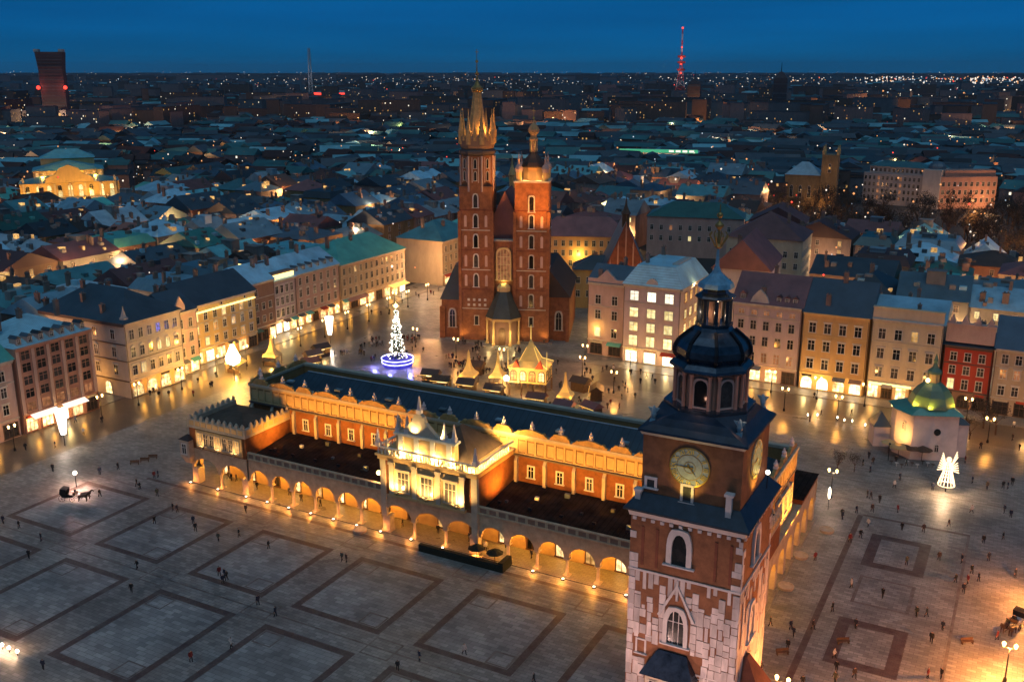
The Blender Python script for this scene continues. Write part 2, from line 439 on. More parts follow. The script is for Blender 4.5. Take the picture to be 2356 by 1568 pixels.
def facade(T, face, lo, hi, zs, ncol, w, h, at, lit=None, skip=(), hoods=None, kind='rect', trim='white_trim', bw=0.16, margin=0.0, mull=(1, 1), default='pane_dark'):
    """rows of windows on one wall. face '-y' (faces -Y, at = y) or '+x' (faces +X, at = x); coordinates in the world"""
    lit = lit or {}
    for r, z in enumerate(zs):
        hh = h[r] if isinstance(h, (list, tuple)) else h
        for c in range(ncol):
            if (r, c) in skip: continue
            u = lo + margin + (hi - lo - 2 * margin) * (c + 0.5) / ncol
            p = lit.get((r, c), lit.get(r, default))
            hd = (hoods[r] if hoods else 0)
            if face == '-y': window(T.o, T.L(u, at, z), 0, w=w, h=hh, kind=kind, trim=trim, pane=p, bw=bw, hood=hd, mull=mull)
            else: window(T.o, T.L(at, u, z), math.pi / 2, w=w, h=hh, kind=kind, trim=trim, pane=p, bw=bw, hood=hd, mull=mull)

def band(T, mbx, face, lo, hi, at, z0, z1, d):
    if face == '-y': mbx.box(lo, hi, at - d, at + 0.05, z0, z1)
    else: mbx.box(at - 0.05, at + d, lo, hi, z0, z1)

# ------------------------------------------------------------------ ground and square
def ground_mat():
    m = bpy.data.materials.new('ground_asphalt'); m.use_nodes = True
    n, l = m.node_tree.nodes, m.node_tree.links; b = n['Principled BSDF']
    geo = n.new('ShaderNodeNewGeometry')
    nz = n.new('ShaderNodeTexNoise'); nz.inputs['Scale'].default_value = 0.012; nz.inputs['Detail'].default_value = 9
    l.new(geo.outputs['Position'], nz.inputs['Vector'])
    cr = n.new('ShaderNodeValToRGB')
    cr.color_ramp.elements[0].position = 0.35; cr.color_ramp.elements[0].color = (0.018, 0.020, 0.020, 1)
    cr.color_ramp.elements[1].position = 0.70; cr.color_ramp.elements[1].color = (0.065, 0.062, 0.058, 1)
    l.new(nz.outputs['Fac'], cr.inputs['Fac']); l.new(cr.outputs['Color'], b.inputs['Base Color'])
    b.inputs['Roughness'].default_value = 0.75
    return m
def paving_mat(name, col, var=0.25, slab=1.0, r0=0.22, r1=0.5, wear=0.0):
    """wet stone paving: slabs of slightly different tone, fine joints, puddled gloss"""
    m = bpy.data.materials.new(name); m.use_nodes = True
    n, l = m.node_tree.nodes, m.node_tree.links; b = n['Principled BSDF']
    geo = n.new('ShaderNodeNewGeometry')
    br = n.new('ShaderNodeTexBrick'); br.inputs['Scale'].default_value = 1.0
    br.inputs['Brick Width'].default_value = 1.2 * slab; br.inputs['Row Height'].default_value = 0.6 * slab
    br.inputs['Mortar Size'].default_value = 0.03
    br.inputs['Color1'].default_value = tuple(c * (1 - var * 0.6) for c in col) + (1,)
    br.inputs['Color2'].default_value = tuple(c * (1 + var * 0.6) for c in col) + (1,)
    br.inputs['Mortar'].default_value = tuple(c * 0.5 for c in col) + (1,)
    l.new(geo.outputs['Position'], br.inputs['Vector'])
    nz = n.new('ShaderNodeTexNoise'); nz.inputs['Scale'].default_value = 0.11; nz.inputs['Detail'].default_value = 8
    nz.inputs['Roughness'].default_value = 0.62
    l.new(geo.outputs['Position'], nz.inputs['Vector'])
    mr = n.new('ShaderNodeMapRange'); mr.inputs['From Min'].default_value = 0.3; mr.inputs['From Max'].default_value = 0.7
    mr.inputs['To Min'].default_value = 1 - var; mr.inputs['To Max'].default_value = 1 + var
    l.new(nz.outputs['Fac'], mr.inputs['Value'])
    mx = n.new('ShaderNodeMix'); mx.data_type = 'RGBA'; mx.blend_type = 'MULTIPLY'; mx.inputs['Factor'].default_value = 1
    l.new(br.outputs['Color'], mx.inputs['A']); l.new(mr.outputs[0], mx.inputs['B'])
    res = mx.outputs['Result']
    if wear:      # dust and replaced stones let the surrounding grey come through
        nw = n.new('ShaderNodeTexNoise'); nw.inputs['Scale'].default_value = 0.6; nw.inputs['Detail'].default_value = 7; nw.inputs['Roughness'].default_value = 0.7
        l.new(geo.outputs['Position'], nw.inputs['Vector'])
        mw = n.new('ShaderNodeMapRange'); mw.inputs['From Min'].default_value = 0.38; mw.inputs['From Max'].default_value = 0.66; mw.inputs['To Max'].default_value = wear
        l.new(nw.outputs['Fac'], mw.inputs['Value'])
        xw = n.new('ShaderNodeMix'); xw.data_type = 'RGBA'; l.new(mw.outputs[0], xw.inputs['Factor']); l.new(res, xw.inputs['A']); xw.inputs['B'].default_value = (0.22, 0.195, 0.165, 1); res = xw.outputs['Result']
    l.new(res, b.inputs['Base Color'])
    n2 = n.new('ShaderNodeTexNoise'); n2.inputs['Scale'].default_value = 0.16; n2.inputs['Detail'].default_value = 6
    l.new(geo.outputs['Position'], n2.inputs['Vector'])
    m2 = n.new('ShaderNodeMapRange'); m2.inputs['From Min'].default_value = 0.25; m2.inputs['From Max'].default_value = 0.75
    m2.inputs['To Min'].default_value = r0; m2.inputs['To Max'].default_value = r1
    l.new(n2.outputs['Fac'], m2.inputs['Value']); l.new(m2.outputs[0], b.inputs['Roughness'])
    bp = n.new('ShaderNodeBump'); bp.inputs['Strength'].default_value = 0.25; bp.inputs['Distance'].default_value = 0.02
    n3 = n.new('ShaderNodeTexNoise'); n3.inputs['Scale'].default_value = 3.0
    l.new(geo.outputs['Position'], n3.inputs['Vector']); l.new(n3.outputs['Fac'], bp.inputs['Height'])
    l.new(bp.outputs[0], b.inputs['Normal'])
    b.inputs['Specular IOR Level'].default_value = 0.55
    return m
M['ground'] = ground_mat()
M['paving'] = paving_mat('wet_paving', (0.23, 0.217, 0.195), var=0.42, r0=0.42, r1=0.62)
M['panel'] = paving_mat('grey_panel_paving', (0.255, 0.25, 0.235), var=0.42, slab=1.3, r0=0.42, r1=0.62)
M['band'] = paving_mat('dark_red_paving', (0.085, 0.042, 0.032), slab=0.5, r0=0.42, r1=0.62, wear=0.34)
M['line'] = paving_mat('thin_red_paving', (0.11, 0.07, 0.055), wear=0.85, slab=0.5, r0=0.3, r1=0.55)
M['cobble'] = paving_mat('wet_cobbles', (0.13, 0.105, 0.08), slab=0.4, r0=0.27, r1=0.36)
M['kerb'] = paving_mat('kerb_granite', (0.20, 0.18, 0.16), slab=0.8)

g = MB(); g.poly((-26000, -600, 0), (4000, -600, 0), (4000, 26000, 0), (-26000, 26000, 0))
struct(link('ground', g.mesh('ground', 'ground')))
g = MB(); g.poly((-200, 30, 0.02), (70, 30, 0.02), (70, 300, 0.02), (-200, 300, 0.02))
plaza = struct(link('square_paving', g.mesh('square_paving', 'paving')))
g = MB(); g.poly((-171, 176, 0.024), (-58, 176, 0.024), (-58, 236, 0.024), (-171, 236, 0.024))
M['wetflag'] = paving_mat('wet_flagstones', (0.19, 0.165, 0.135), var=0.4, slab=0.8, r0=0.24, r1=0.42)
struct(link('wet_pavement', g.mesh('wet_pavement', 'wetflag')))
g = MB(); g.poly((-57.9, 205, 0.024), (40, 205, 0.024), (40, 219, 0.024), (-57.9, 219, 0.024)); struct(link('wet_pavement', g.mesh('wet_pavement', 'wetflag')))
# roadways along the frontages: darker cobbles, and a raised pavement in front of the houses
g = MB(); g.poly((-189, 30, 0.024), (-172, 30, 0.024), (-172, 262, 0.024), (-189, 262, 0.024))
struct(link('cobbled_road', g.mesh('cobbled_road', 'cobble')))
g = MB(); g.poly((-96, 219, 0.028), (40, 219, 0.028), (40, 234, 0.028), (-96, 234, 0.028))
struct(link('cobbled_road', g.mesh('cobbled_road', 'cobble')))
g = MB(); g.box(-200, -189, 60, 300, 0.021, 0.14); struct(link('pavement', g.mesh('pavement', 'kerb')))
g = MB(); g.box(-106, 40, 234, 243, 0.021, 0.14); struct(link('pavement', g.mesh('pavement', 'kerb')))

def strip(x0, x1, y0, y1, m='band', name='paving_band', z=0.030):
    g = MB(); g.poly((x0, y0, z), (x1, y0, z), (x1, y1, z), (x0, y1, z)); link(name, g.mesh(name, m), plaza)
def paving_rect(x0, x1, y0, y1, w=1.1, m='band', name='paving_band'):
    for a in ((x0 - w / 2, x1 + w / 2, y0 - w / 2, y0 + w / 2), (x0 - w / 2, x1 + w / 2, y1 - w / 2, y1 + w / 2),
              (x0 - w / 2, x0 + w / 2, y0 + w / 2, y1 - w / 2), (x1 - w / 2, x1 + w / 2, y0 + w / 2, y1 - w / 2)):
        g = MB(); g.poly((a[0], a[2], 0.030), (a[1], a[2], 0.030), (a[1], a[3], 0.030), (a[0], a[3], 0.030))
        link(name, g.mesh(name, m), plaza)
XR = [(-154.3, -138.5), (-131.6, -118.0), (-110.3, -96.0), (-89.4, -74.6), (-67.8, -53.6), (-46.6, -38.0)]
for (a, b) in XR:
    for (c, d) in ((99.4, 115.8), (74.2, 93.0), (50, 68.5)):
        if c < 60 and a < -100: continue
        paving_rect(a, b, c, d); strip(a + .62, b - .62, c + .62, d - .62, 'panel', 'paving_panel', 0.026)
        if b - a > 10:
            for (qx, qy) in ((b - 3.9, c + 0.8), (a + 0.8, d - 3.7)):
                paving_rect(qx, qx + 3.1, qy, qy + 2.9, 0.28, 'line', 'paving_line')
    # lighter squares between the panels
    if a > -150:
        for y in (94.2, 118.0):
            paving_rect(a - 6.0, a - 1.6, y, y + 4.0, 0.25, 'line', 'paving_line')
strip(-146, -39.2, 122.4, 123.2); strip(-160, -39.2, 118.9, 119.15, 'line', 'paving_line')
strip(-160, -39.2, 96.0, 96.3, 'line', 'paving_line')
for (c, d, w) in ((122.6, 133.6, 1.7), (139.6, 148.2, 0.5), (152.8, 163.6, 1.7)):
    paving_rect(-17.0, -9.3, c, d, w, 'band' if w > 1 else 'line')
strip(-21.3, -20.4, 108, 171.0); strip(-20.4, -3.0, 170.8, 171.6)
strip(-3.4, -3.0, 108, 170.8, 'line', 'paving_line'); strip(-27, -3.0, 176.5, 176.8, 'line', 'paving_line')
for k in range(5): strip(-30, 2, 186.2 + k * 7, 186.5 + k * 7, 'line', 'paving_line')

# ------------------------------------------------------------------ cloth hall
GOLD = (1.0, 0.43, 0.05); AMBER = (1.0, 0.42, 0.05); WARM = (1.0, 0.58, 0.22); PALE = (1.0, 0.80, 0.55)
X0, X1, YF, YC, YD, YB = -136.5, -28.0, 126.0, 138.0, 154.0, 166.0
CH = Thing('cloth_hall', 'long brick market hall with golden floodlit attic parapet and arcades, middle of the square', 'hall', (-82.2, 146, 0))

def arch_wall(mb, us, fn, z_sp, rise, z_top, pier, thick, n=8):
    """wall over a row of arches; us = bay boundaries; fn(u, depth, z) -> world point"""
    for a, b in zip(us, us[1:]):
        l, r = a + pier / 2, b - pier / 2; c = (l + r) / 2; hw = (r - l) / 2
        ap = [(c - hw * math.cos(math.pi * i / n), z_sp + rise * math.sin(math.pi * i / n)) for i in range(n + 1)]
        for d in (0, thick):
            q = [(a, z_sp), ap[0]] 
            mb.poly(fn(a, d, z_sp), fn(ap[0][0], d, z_sp), fn(ap[0][0], d, z_top), fn(a, d, z_top))
            mb.poly(fn(ap[-1][0], d, z_sp), fn(b, d, z_sp), fn(b, d, z_top), fn(ap[-1][0], d, z_top))
            for p, q in zip(ap, ap[1:]):
                mb.poly(fn(p[0], d, p[1]), fn(q[0], d, q[1]), fn(q[0], d, z_top), fn(p[0], d, z_top))
        for p, q in zip(ap, ap[1:]):
            mb.poly(fn(p[0], 0, p[1]), fn(p[0], thick, p[1]), fn(q[0], thick, q[1]), fn(q[0], 0, q[1]))
        mb.poly(fn(a, 0, z_sp), fn(a, thick, z_sp), fn(ap[0][0], thick, z_sp), fn(ap[0][0], 0, z_sp))
        mb.poly(fn(ap[-1][0], 0, z_sp), fn(ap[-1][0], thick, z_sp), fn(b, thick, z_sp), fn(b, 0, z_sp))
    a, b = us[0], us[-1]
    mb.poly(fn(a, 0, z_top), fn(b, 0, z_top), fn(b, thick, z_top), fn(a, thick, z_top))

def colmesh(z_sp, r=0.30):
    m = MB()
    m.sq([(r * 1.9, 0.0), (r * 1.9, 0.35)])
    m.lathe([(r * 1.35, 0.35), (r * 1.35, 0.5), (r, 0.62), (r * 0.86, z_sp - 0.55), (r * 1.0, z_sp - 0.45), (r * 1.5, z_sp - 0.18)], 10)
    m.sq([(r * 1.7, z_sp - 0.18), (r * 1.7, z_sp)])
    return m.mesh('column', 'pale_stone')
COLM = colmesh(3.2)
def lantern_mesh():
    m = MB(); m.tube((0, 0, 0.35), (0, 0, 1.1), 0.03, n=4); m.lathe([(0.28, 0.28), (0.05, 0.42)], 6)
    m.cur = 1; m.lathe([(0.14, -0.25), (0.24, 0.28)], 6)
    return m.mesh('hanging_lantern', ['iron', 'lamp_warm'])
LANT = lantern_mesh()
DISC = MB(); DISC.lathe([(0.34, 0), (0.34, 0.12), (0.24, 0.18)], 10); DISC.cur = 1; DISC.lathe([(0.2, 0.17), (0.2, 0.2)], 8)
DISC = DISC.mesh('ground_uplight', ['iron', 'lamp_white'])

front_segs = [('end', -136.5, -122.5, 2), ('wing', -122.5, -92.2, 6), ('mid', -92.2, -73.4, 3), ('wing', -73.4, -42.0, 6), ('end', -42.0, -28.0, 2)]
bays = []
floor = CH.mb(); floor.box(X0 - 0.6, X1 + 0.6, YF - 0.7, YB + 0.7, 0.022, 0.16); CH.part(floor, 'base_step', 'kerb')
for kind, a, b, n in front_segs:
    us = [a + (b - a) * i / n for i in range(n + 1)]
    yy = YF - (0.35 if kind != 'wing' else 0)
    for side in (0, 1):
        if side == 0: fn = lambda u, d, z: (u, yy + d, z)
        else: fn = lambda u, d, z: (u, 2 * 146 - yy - d, z)
        w = CH.mb(); arch_wall(w, us, fn, 3.2, 2.2, 7.3, 0.75, 0.7, 12)
        CH.part(w, 'arcade_wall', 'hall_trim')
    for i, u in enumerate(us):
        if i in (0, n) and kind == 'wing': continue
        if i in (0, n):
            m = CH.mb(); uu = u + (0.75 if i == 0 else -0.75)
            m.box(uu - 0.75, uu + 0.75, yy, yy + 1.3, 0.16, 3.2); m.box(uu - 0.85, uu + 0.85, yy - 0.1, yy + 1.4, 0.16, 0.6)
            m.box(uu - 0.85, uu + 0.85, yy - 0.1, yy + 1.4, 2.95, 3.2 - 0.003)
            CH.part(m, 'pier', 'pale_stone')
        else:
            CH.put('column', COLM, CH.L(u, yy + 0.4, 0.16 - 0.16))
    for u0, u1 in zip(us, us[1:]): bays.append(((u0 + u1) / 2, kind))
# columns of the back arcade
for kind, a, b, n in front_segs:
    for i in range(1, n): CH.put('column', COLM, CH.L(a + (b - a) * i / n, 292 - YF - 0.4, 0))
# south and north ends: low arcades
for xx, sg in ((X1, 1), (X0, -1)):
    us = [127.0 + i * 38.0 / 7 for i in range(8)]
    if sg > 0: fn = lambda u, d, z: (X1 - d, u, z)
    else: fn = lambda u, d, z: (X0 + d, u, z)
    w = CH.mb(); arch_wall(w, us, fn, 3.2, 2.1, 7.3, 1.3, 0.8, 10); CH.part(w, 'arcade_wall', 'hall_trim')
    for i in range(8):
        m = CH.mb(); m.box(min(xx, xx - sg * 1.0), max(xx, xx - sg * 1.0), us[i] - 0.65, us[i] + 0.65, 0.16, 3.2); CH.part(m, 'pier', 'pale_stone')
# inner wall of the arcade, its shop doors, and the vault slab
iw = CH.mb()
iw.box(X0 + 4.2, X1 - 4.2, 131.0, 131.4, 0.16, 7.0); iw.box(X0 + 4.2, X1 - 4.2, 160.6, 161.0, 0.16, 7.0)
iw.box(X0 + 4.2, X0 + 4.6, 131.4, 160.6, 0.16, 7.0); iw.box(X1 - 4.6, X1 - 4.2, 131.4, 160.6, 0.16, 7.0)
CH.part(iw, 'inner_wall', 'ochre_plaster')
cl = CH.mb(); cl.box(X0 + 0.8, X1 - 0.8, YF + 0.8, YB - 0.8, 7.0, 7.28); CH.part(cl, 'arcade_ceiling', 'ochre_plaster')
for k, (u, kind) in enumerate(bays):
    kw = dict(w=1.7, h=3.0, kind='round', trim='wood', bw=0.2)
    pn = ['shop', 'shop', 'pane_dark', 'shop', 'pane_warm'][k % 5]
    if kind == 'mid' and k % 3: pn = 'pane_dark'
    fr, pm = window_meshes(pane=pn, **kw)
    d = CH.put('shop_door', fr, CH.L(u - 0.6, 131.0, 0.5)); link('pane', pm, d)
    lx = u + 0.9
    CH.put('hanging_lantern', LANT, CH.L(lx, 128.6, 5.2))
    dim = 0.3 if kind == 'mid' else 1.0
    CH.light('POINT', CH.L(lx, 128.6, 4.5), (400 if u < -92 else 420) * dim, (1.0, 0.42, 0.04), 0.2)
for xx in (X1,):
    for k in range(7):
        u = 127 + (k + 0.5) * 38 / 7
        CH.put('hanging_lantern', LANT, CH.L(xx - 2.4, u, 5.2)); CH.light('POINT', CH.L(xx - 2.4, u, 4.5), 190, (1.0, 0.42, 0.05), 0.2)
for kind, a, b, n in front_segs:
    for i in range(n + 1):
        if i in (0, n) and kind == 'wing': continue
        u = a + (b - a) * i / n
        CH.put('ground_uplight', DISC, CH.L(u, YF - 1.15, 0.16))
        CH.light('POINT', CH.L(u, YF - 1.3, 0.8), 100, (1.0, 0.34, 0.06), 0.1)
# balustrade of the wings
for side in (0, 1):
    for a, b, n in ((-122.5, -92.2, 6), (-73.4, -42.0, 6)):
        Y = lambda d: (YF + d) if side == 0 else (292 - YF - d)
        def bx(m, x0, x1, d0, d1, z0, z1): m.box(x0, x1, min(Y(d0), Y(d1)), max(Y(d0), Y(d1)), z0, z1)
        m = CH.mb(); bx(m, a, b, -0.22, 0.7, 7.3, 7.55); bx(m, a, b, -0.12, 0.4, 8.45, 8.65); CH.part(m, 'cornice', 'hall_trim')
        m = CH.mb(); bx(m, a, b, 0.04, 0.3, 7.55, 8.45); CH.part(m, 'parapet_back', 'w_brown')
        for i in range(n * 3 + 1):
            u = a + (b - a) * i / (n * 3)
            m = CH.mb(); bx(m, max(a, u - 0.22), min(b, u + 0.22), -0.08, 0.36, 7.553, 8.447); CH.part(m, 'baluster_post', 'hall_trim')
# wing roofs
for side in (0, 1):
    for a, b in ((-122.5, -92.2), (-73.4, -42.0)):
        m = CH.mb(); Y = lambda y: y if side == 0 else 292 - y
        pts = [(a, Y(128.3), 7.7), (b, Y(128.3), 7.7), (b, Y(YC), 8.7), (a, Y(YC), 8.7)]
        low = [(x, y, 7.3) for x, y, z in pts]
        m.loft([low, pts]); CH.part(m, 'wing_roof', 'wing_felt')
        mm = CH.mb(); yy0, yy1 = sorted((Y(126.7), Y(128.3))); mm.box(a, b, yy0, yy1, 7.3, 7.5); CH.part(mm, 'gutter', 'r_slate')
        if side == 0:
            for k in range(7):
                u = a + (b - a) * (k + 0.6) / 7.3; mm = CH.mb(); zz = 8.0
                yv = 130.5 + (k * 37 % 5) * 1.3; zz = 7.75 + (yv - 128.3) * 0.103; sv = 0.22 + 0.1 * (k % 3); mm.box(u - sv, u + sv, yv, yv + 0.5, zz, zz + 0.35 + 0.2 * (k % 3)); CH.part(mm, 'roof_vent', 'white_trim' if k == 1 else 'r_slate')
# central body (brick) with attic
cx0, cx1 = -132.0, -29.6
m = CH.mb(); m.box(cx0, cx1, YC, YD, 7.29, 13.4); CH.part(m, 'body_wall', 'hall_brick')
m = CH.mb(); m.box(cx0 - 0.25, cx1 + 0.25, YC - 0.42, YD + 0.25, 13.36, 13.65); CH.part(m, 'string_course', 'dark_trim')
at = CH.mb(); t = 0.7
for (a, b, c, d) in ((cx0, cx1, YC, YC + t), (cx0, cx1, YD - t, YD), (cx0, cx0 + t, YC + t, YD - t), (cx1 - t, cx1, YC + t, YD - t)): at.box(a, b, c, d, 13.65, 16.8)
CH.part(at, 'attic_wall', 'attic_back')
co = CH.mb()
co.box(cx0 - 0.35, cx1 + 0.35, YC - 0.3, YC + t + 0.1, 16.8, 17.3); co.box(cx0 - 0.35, cx1 + 0.35, YD - t - 0.1, YD + 0.35, 16.8, 17.3)
co.box(cx0 - 0.35, cx0 + t + 0.1, YC + t + 0.1, YD - t - 0.1, 16.8, 17.3); co.box(cx1 - t - 0.1, cx1 + 0.35, YC + t + 0.1, YD - t - 0.1, 16.8, 17.3)
CH.part(co, 'attic_cornice', 'sand_plaster')
nb = 19; bw_ = (cx1 - cx0) / nb
def crest_mesh(w, h, kind):
    m = MB(); n = 12; prof = []
    if kind == 'wide':
        for i in range(n + 1):
            s = i / n; x = (s - 0.5) * w
            z = h * (0.28 + 0.72 * math.sin(math.pi * s) ** 1.3) if 0 < i < n else h * 0.2
            prof.append((x, z))
    else:
        prof = [(-w / 2, h * 0.15), (-w / 2 * 0.9, h * 0.55), (-w * 0.36, h * 0.62), (-w * 0.34, h * 0.9), (-w * 0.2, h), (w * 0.2, h), (w * 0.34, h * 0.9), (w * 0.36, h * 0.62), (w / 2 * 0.9, h * 0.55), (w / 2, h * 0.15)]
    ring = [(-w / 2, 0)] + prof + [(w / 2, 0)]
    m.loft([[(x, -0.25, z) for x, z in ring], [(x, 0.25, z) for x, z in ring]])
    if kind == 'wide':   # scroll bosses
        for sx in (-0.36, 0.36):
            m.loft([[(sx * w + 0.34 * math.cos(q), -0.36, h * 0.42 + 0.34 * math.sin(q)) for q in [k * math.pi / 4 for k in range(8)]],
                    [(sx * w + 0.34 * math.cos(q), 0.36, h * 0.42 + 0.34 * math.sin(q)) for q in [k * math.pi / 4 for k in range(8)]]])
    return m.mesh('attic_crest', 'crest_gold')
CW, CN = crest_mesh(6.2, 1.05, 'wide'), crest_mesh(3.6, 1.1, 'narrow')
PN = MB(); PN.sq([(0.34, 0), (0.34, 0.35)]); PN.lathe([(0.2, 0.35), (0.38, 0.62), (0.36, 0.85), (0.16, 1.05), (0.2, 1.15), (0.03, 1.5)], 8)
PN = PN.mesh('pinnacle', 'white_plaster')
NICHE = MB()
NICHE.box(-0.1, 0.1, -0.16, 0.0, 0, 3.1); NICHE.box(-0.2, 0.2, -0.2, 0, 2.75, 3.1); NICHE.box(-0.2, 0.2, -0.2, 0, 0, 0.3)
NICHE = NICHE.mesh('attic_pilaster', 'ochre_plaster')
ARC = MB()
for k in range(4):
    ox = -2.6 + 5.2 * k / 3; ARC.box(max(-2.69, ox - 0.16), min(2.69, ox + 0.16), -0.2, 0, 0.3, 2.75)
ARC.box(-2.69, 2.69, -0.22, 0, 2.75, 3.12); ARC.box(-2.69, 2.69, -0.16, 0, 0, 0.3)
for k in range(3):
    ox = -1.73 + 1.73 * k; ARC.box(ox - 0.62, ox + 0.62, -0.07, 0, 0.45, 2.4)
ARC = ARC.mesh('blind_arcade', 'ochre_plaster')
BUT = MB(); BUT.box(-0.28, 0.28, -0.55, 0, 0, 3.9); BUT.loft([[(-0.28, -0.55, 3.9), (0.28, -0.55, 3.9), (0.28, 0, 3.9), (-0.28, 0, 3.9)], [(-0.28, -0.1, 4.6), (0.28, -0.1, 4.6), (0.28, 0, 4.6), (-0.28, 0, 4.6)]])
BUT = BUT.mesh('buttress', 'sand_plaster')
for i in range(nb):
    u = cx0 + bw_ * (i + 0.5)
    for side, y, rz in ((0, YC, 0),):
        CH.put('attic_crest', CW if i % 2 else CN, CH.L(u, y + 0.02, 17.3), rz, None, None if side == 0 else (1, 1, .55))
        CH.put('pinnacle', PN, CH.L(u, y + (0.3 if side == 0 else -0.3), 17.3 + (1.0 if i % 2 else 1.05)), 0, None, None if side == 0 else (1, 1, .55))
        if side == 0:
            CH.put('blind_arcade', ARC, CH.L(u, y, 13.66))
            if not (-92 < u < -74):
                window(CH.o, CH.L(u, y, 9.7), w=0.95, h=2.0, trim='white_trim', bw=0.26)
    CH.put('buttress', BUT, CH.L(cx0 + bw_ * i + (0.3 if i == 0 else 0), YC, 8.6))
CH.put('buttress', BUT, CH.L(cx1 - 0.3, YC, 8.6))
for xx, rz, sg in ((cx1, math.pi / 2, 1), (cx0, -math.pi / 2, -1)):
    for k in range(3):
        u = YC + 16 * (k + 0.5) / 3
        CH.put('attic_crest', CN if k == 1 else CW, CH.L(xx - sg * 0.3, u, 17.3), rz); CH.put('pinnacle', PN, CH.L(xx - sg * 0.3, u, 18.35))
        CH.put('blind_arcade', ARC, CH.L(xx, u, 13.66), rz)
        CH.put('buttress', BUT, CH.L(xx, u - 2.6, 8.6), rz)
# sunk roof
M['sunk_slate'] = roofm('sunk_roof_sheet', (0.026, 0.042, 0.056), rough=0.4, var=0.55, seam=0.25, ov=0.0)
m = CH.mb(); m.slab_roof('hip', cx0 + 1.0, cx1 - 1.0, YC + 1.0, YD - 1.0, 14.6, 4.0, 0.0, 'x'); sr = CH.part(m, 'sunk_roof', 'sunk_slate')
SKY_ = MB(); SKY_.box(-0.7, 0.7, -0.5, 0.5, 0, 0.35); SKY_ = SKY_.mesh('roof_light', 'r_grey')
for k in range(16): link('roof_light', SKY_, sr, CH.L(cx0 + 6 + 5.9 * k, YC + (3.4 if k % 2 else 5.0), 14.6 + 4.0 * ((2.4 if k % 2 else 4.0) / 7.0)))
m = CH.mb(); m.tube((cx0 + 8, 146, 18.65), (cx1 - 8, 146, 18.65), 0.12, n=5); link('ridge_cap', m.mesh('ridge_cap', 'r_grey'), sr)
# south front of the body, tall gilded wall
m = CH.mb(); m.box(cx1 + 0.003, cx1 + 0.5, YC + 3, YD - 3, 7.29, 12.4); CH.part(m, 'south_front', 'sand_plaster')
facade(CH, '+x', YC + 3, YD - 3, [9.2], 3, 1.3, 2.6, cx1 + 0.5, kind='round')

# end blocks at the four corners
def end_block(x0, x1, y0, y1, face_y, corner):
    m = CH.mb(); m.box(x0, x1, y0, y1, 7.3, 11.4); CH.part(m, 'end_block_wall', 'hall_brick')
    m = CH.mb(); m.box(x0 - 0.2, x1 + 0.2, y0 - 0.2, y1 + 0.003, 11.4, 11.7); m.box(x0 - 0.14, x1 + 0.14, y0 - 0.14, y0 + 0.5, 11.7, 13.1)
    m.box(x0 - 0.14, x0 + 0.5, y0 + 0.5, y1, 11.7, 13.1); m.box(x1 - 0.5, x1 + 0.14, y0 + 0.5, y1, 11.7, 13.1)
    CH.part(m, 'end_block_attic', 'sand_plaster')
    m = CH.mb(); m.slab_roof('hip', x0 + 0.6, x1 - 0.6, y0 + 0.6, y1 - 0.2, 12.3, 1.2, 0, 'x'); CH.part(m, 'end_block_roof', 'brown_felt')
    st = MB(); st.loft([[(-0.32, -0.2, 0), (0.32, -0.2, 0), (0.32, 0.2, 0), (-0.32, 0.2, 0)], [(-0.32, -0.2, 0.5), (0.32, -0.2, 0.5), (0.32, 0.2, 0.5), (-0.32, 0.2, 0.5)], [(-0.1, -0.06, 0.95), (0.1, -0.06, 0.95), (0.1, 0.06, 0.95), (-0.1, 0.06, 0.95)]])
    st = st.mesh('merlon', 'sand_plaster')
    for k in range(10): CH.put('merlon', st, CH.L(x0 + 0.5 + (x1 - x0 - 1) * k / 9, y0 + 0.1, 13.1))
    for k in range(1, 9):
        CH.put('merlon', st, CH.L(x1 - 0.1, y0 + 0.4 + (y1 - y0 - 0.8) * k / 8, 13.1), math.pi / 2)
        CH.put('merlon', st, CH.L(x0 + 0.1, y0 + 0.4 + (y1 - y0 - 0.8) * k / 8, 13.1), math.pi / 2)
    pa = MB(); pa.box(-0.55, 0.55, -0.07, 0, 0, 0.9); pa = pa.mesh('attic_panel', 'ochre_plaster')
    for k in range(9): CH.put('attic_panel', pa, CH.L(x0 + 0.9 + (x1 - x0 - 1.8) * k / 8, y0 - 0.14, 11.95))
    for k in range(8): CH.put('attic_panel', pa, CH.L(x1 + 0.14, y0 + 0.9 + (y1 - y0 - 1.8) * k / 7, 11.95), math.pi / 2)
end_block(-136.5, -122.5, 125.65, YC, 1, 0)
end_block(-42.0, -28.0, 125.65, YC, 1, 1)
for x0, x1 in ((-136.5, -122.5), (-42.0, -28.0)):
    m = CH.mb(); m.box(x0, x1, YD, YB + 0.35, 7.3, 8.2); CH.part(m, 'end_block_wall', 'hall_brick')
    m = CH.mb(); m.slab_roof('hip', x0, x1, YD, YB + 0.35, 8.2, 0.9, 0.2, 'x'); CH.part(m, 'end_block_roof', 'wing_felt')
# loggia of the north-west block: pale lit front with seven tall windows
m = CH.mb(); m.box(-134.6, -123.2, 125.35, 125.653, 7.6, 11.2); CH.part(m, 'loggia_front', 'ochre_plaster')
for k in range(7): window(CH.o, CH.L(-133.6 + 1.55 * k, 125.35, 8.3), w=0.95, h=2.35, trim='sand_plaster', bw=0.14, pane='pane_dark' if k % 3 else 'pane_warm')
m = CH.mb(); m.box(-41.0, -29.0, 125.35, 125.653, 7.6, 11.2); CH.part(m, 'loggia_front', 'sand_plaster')
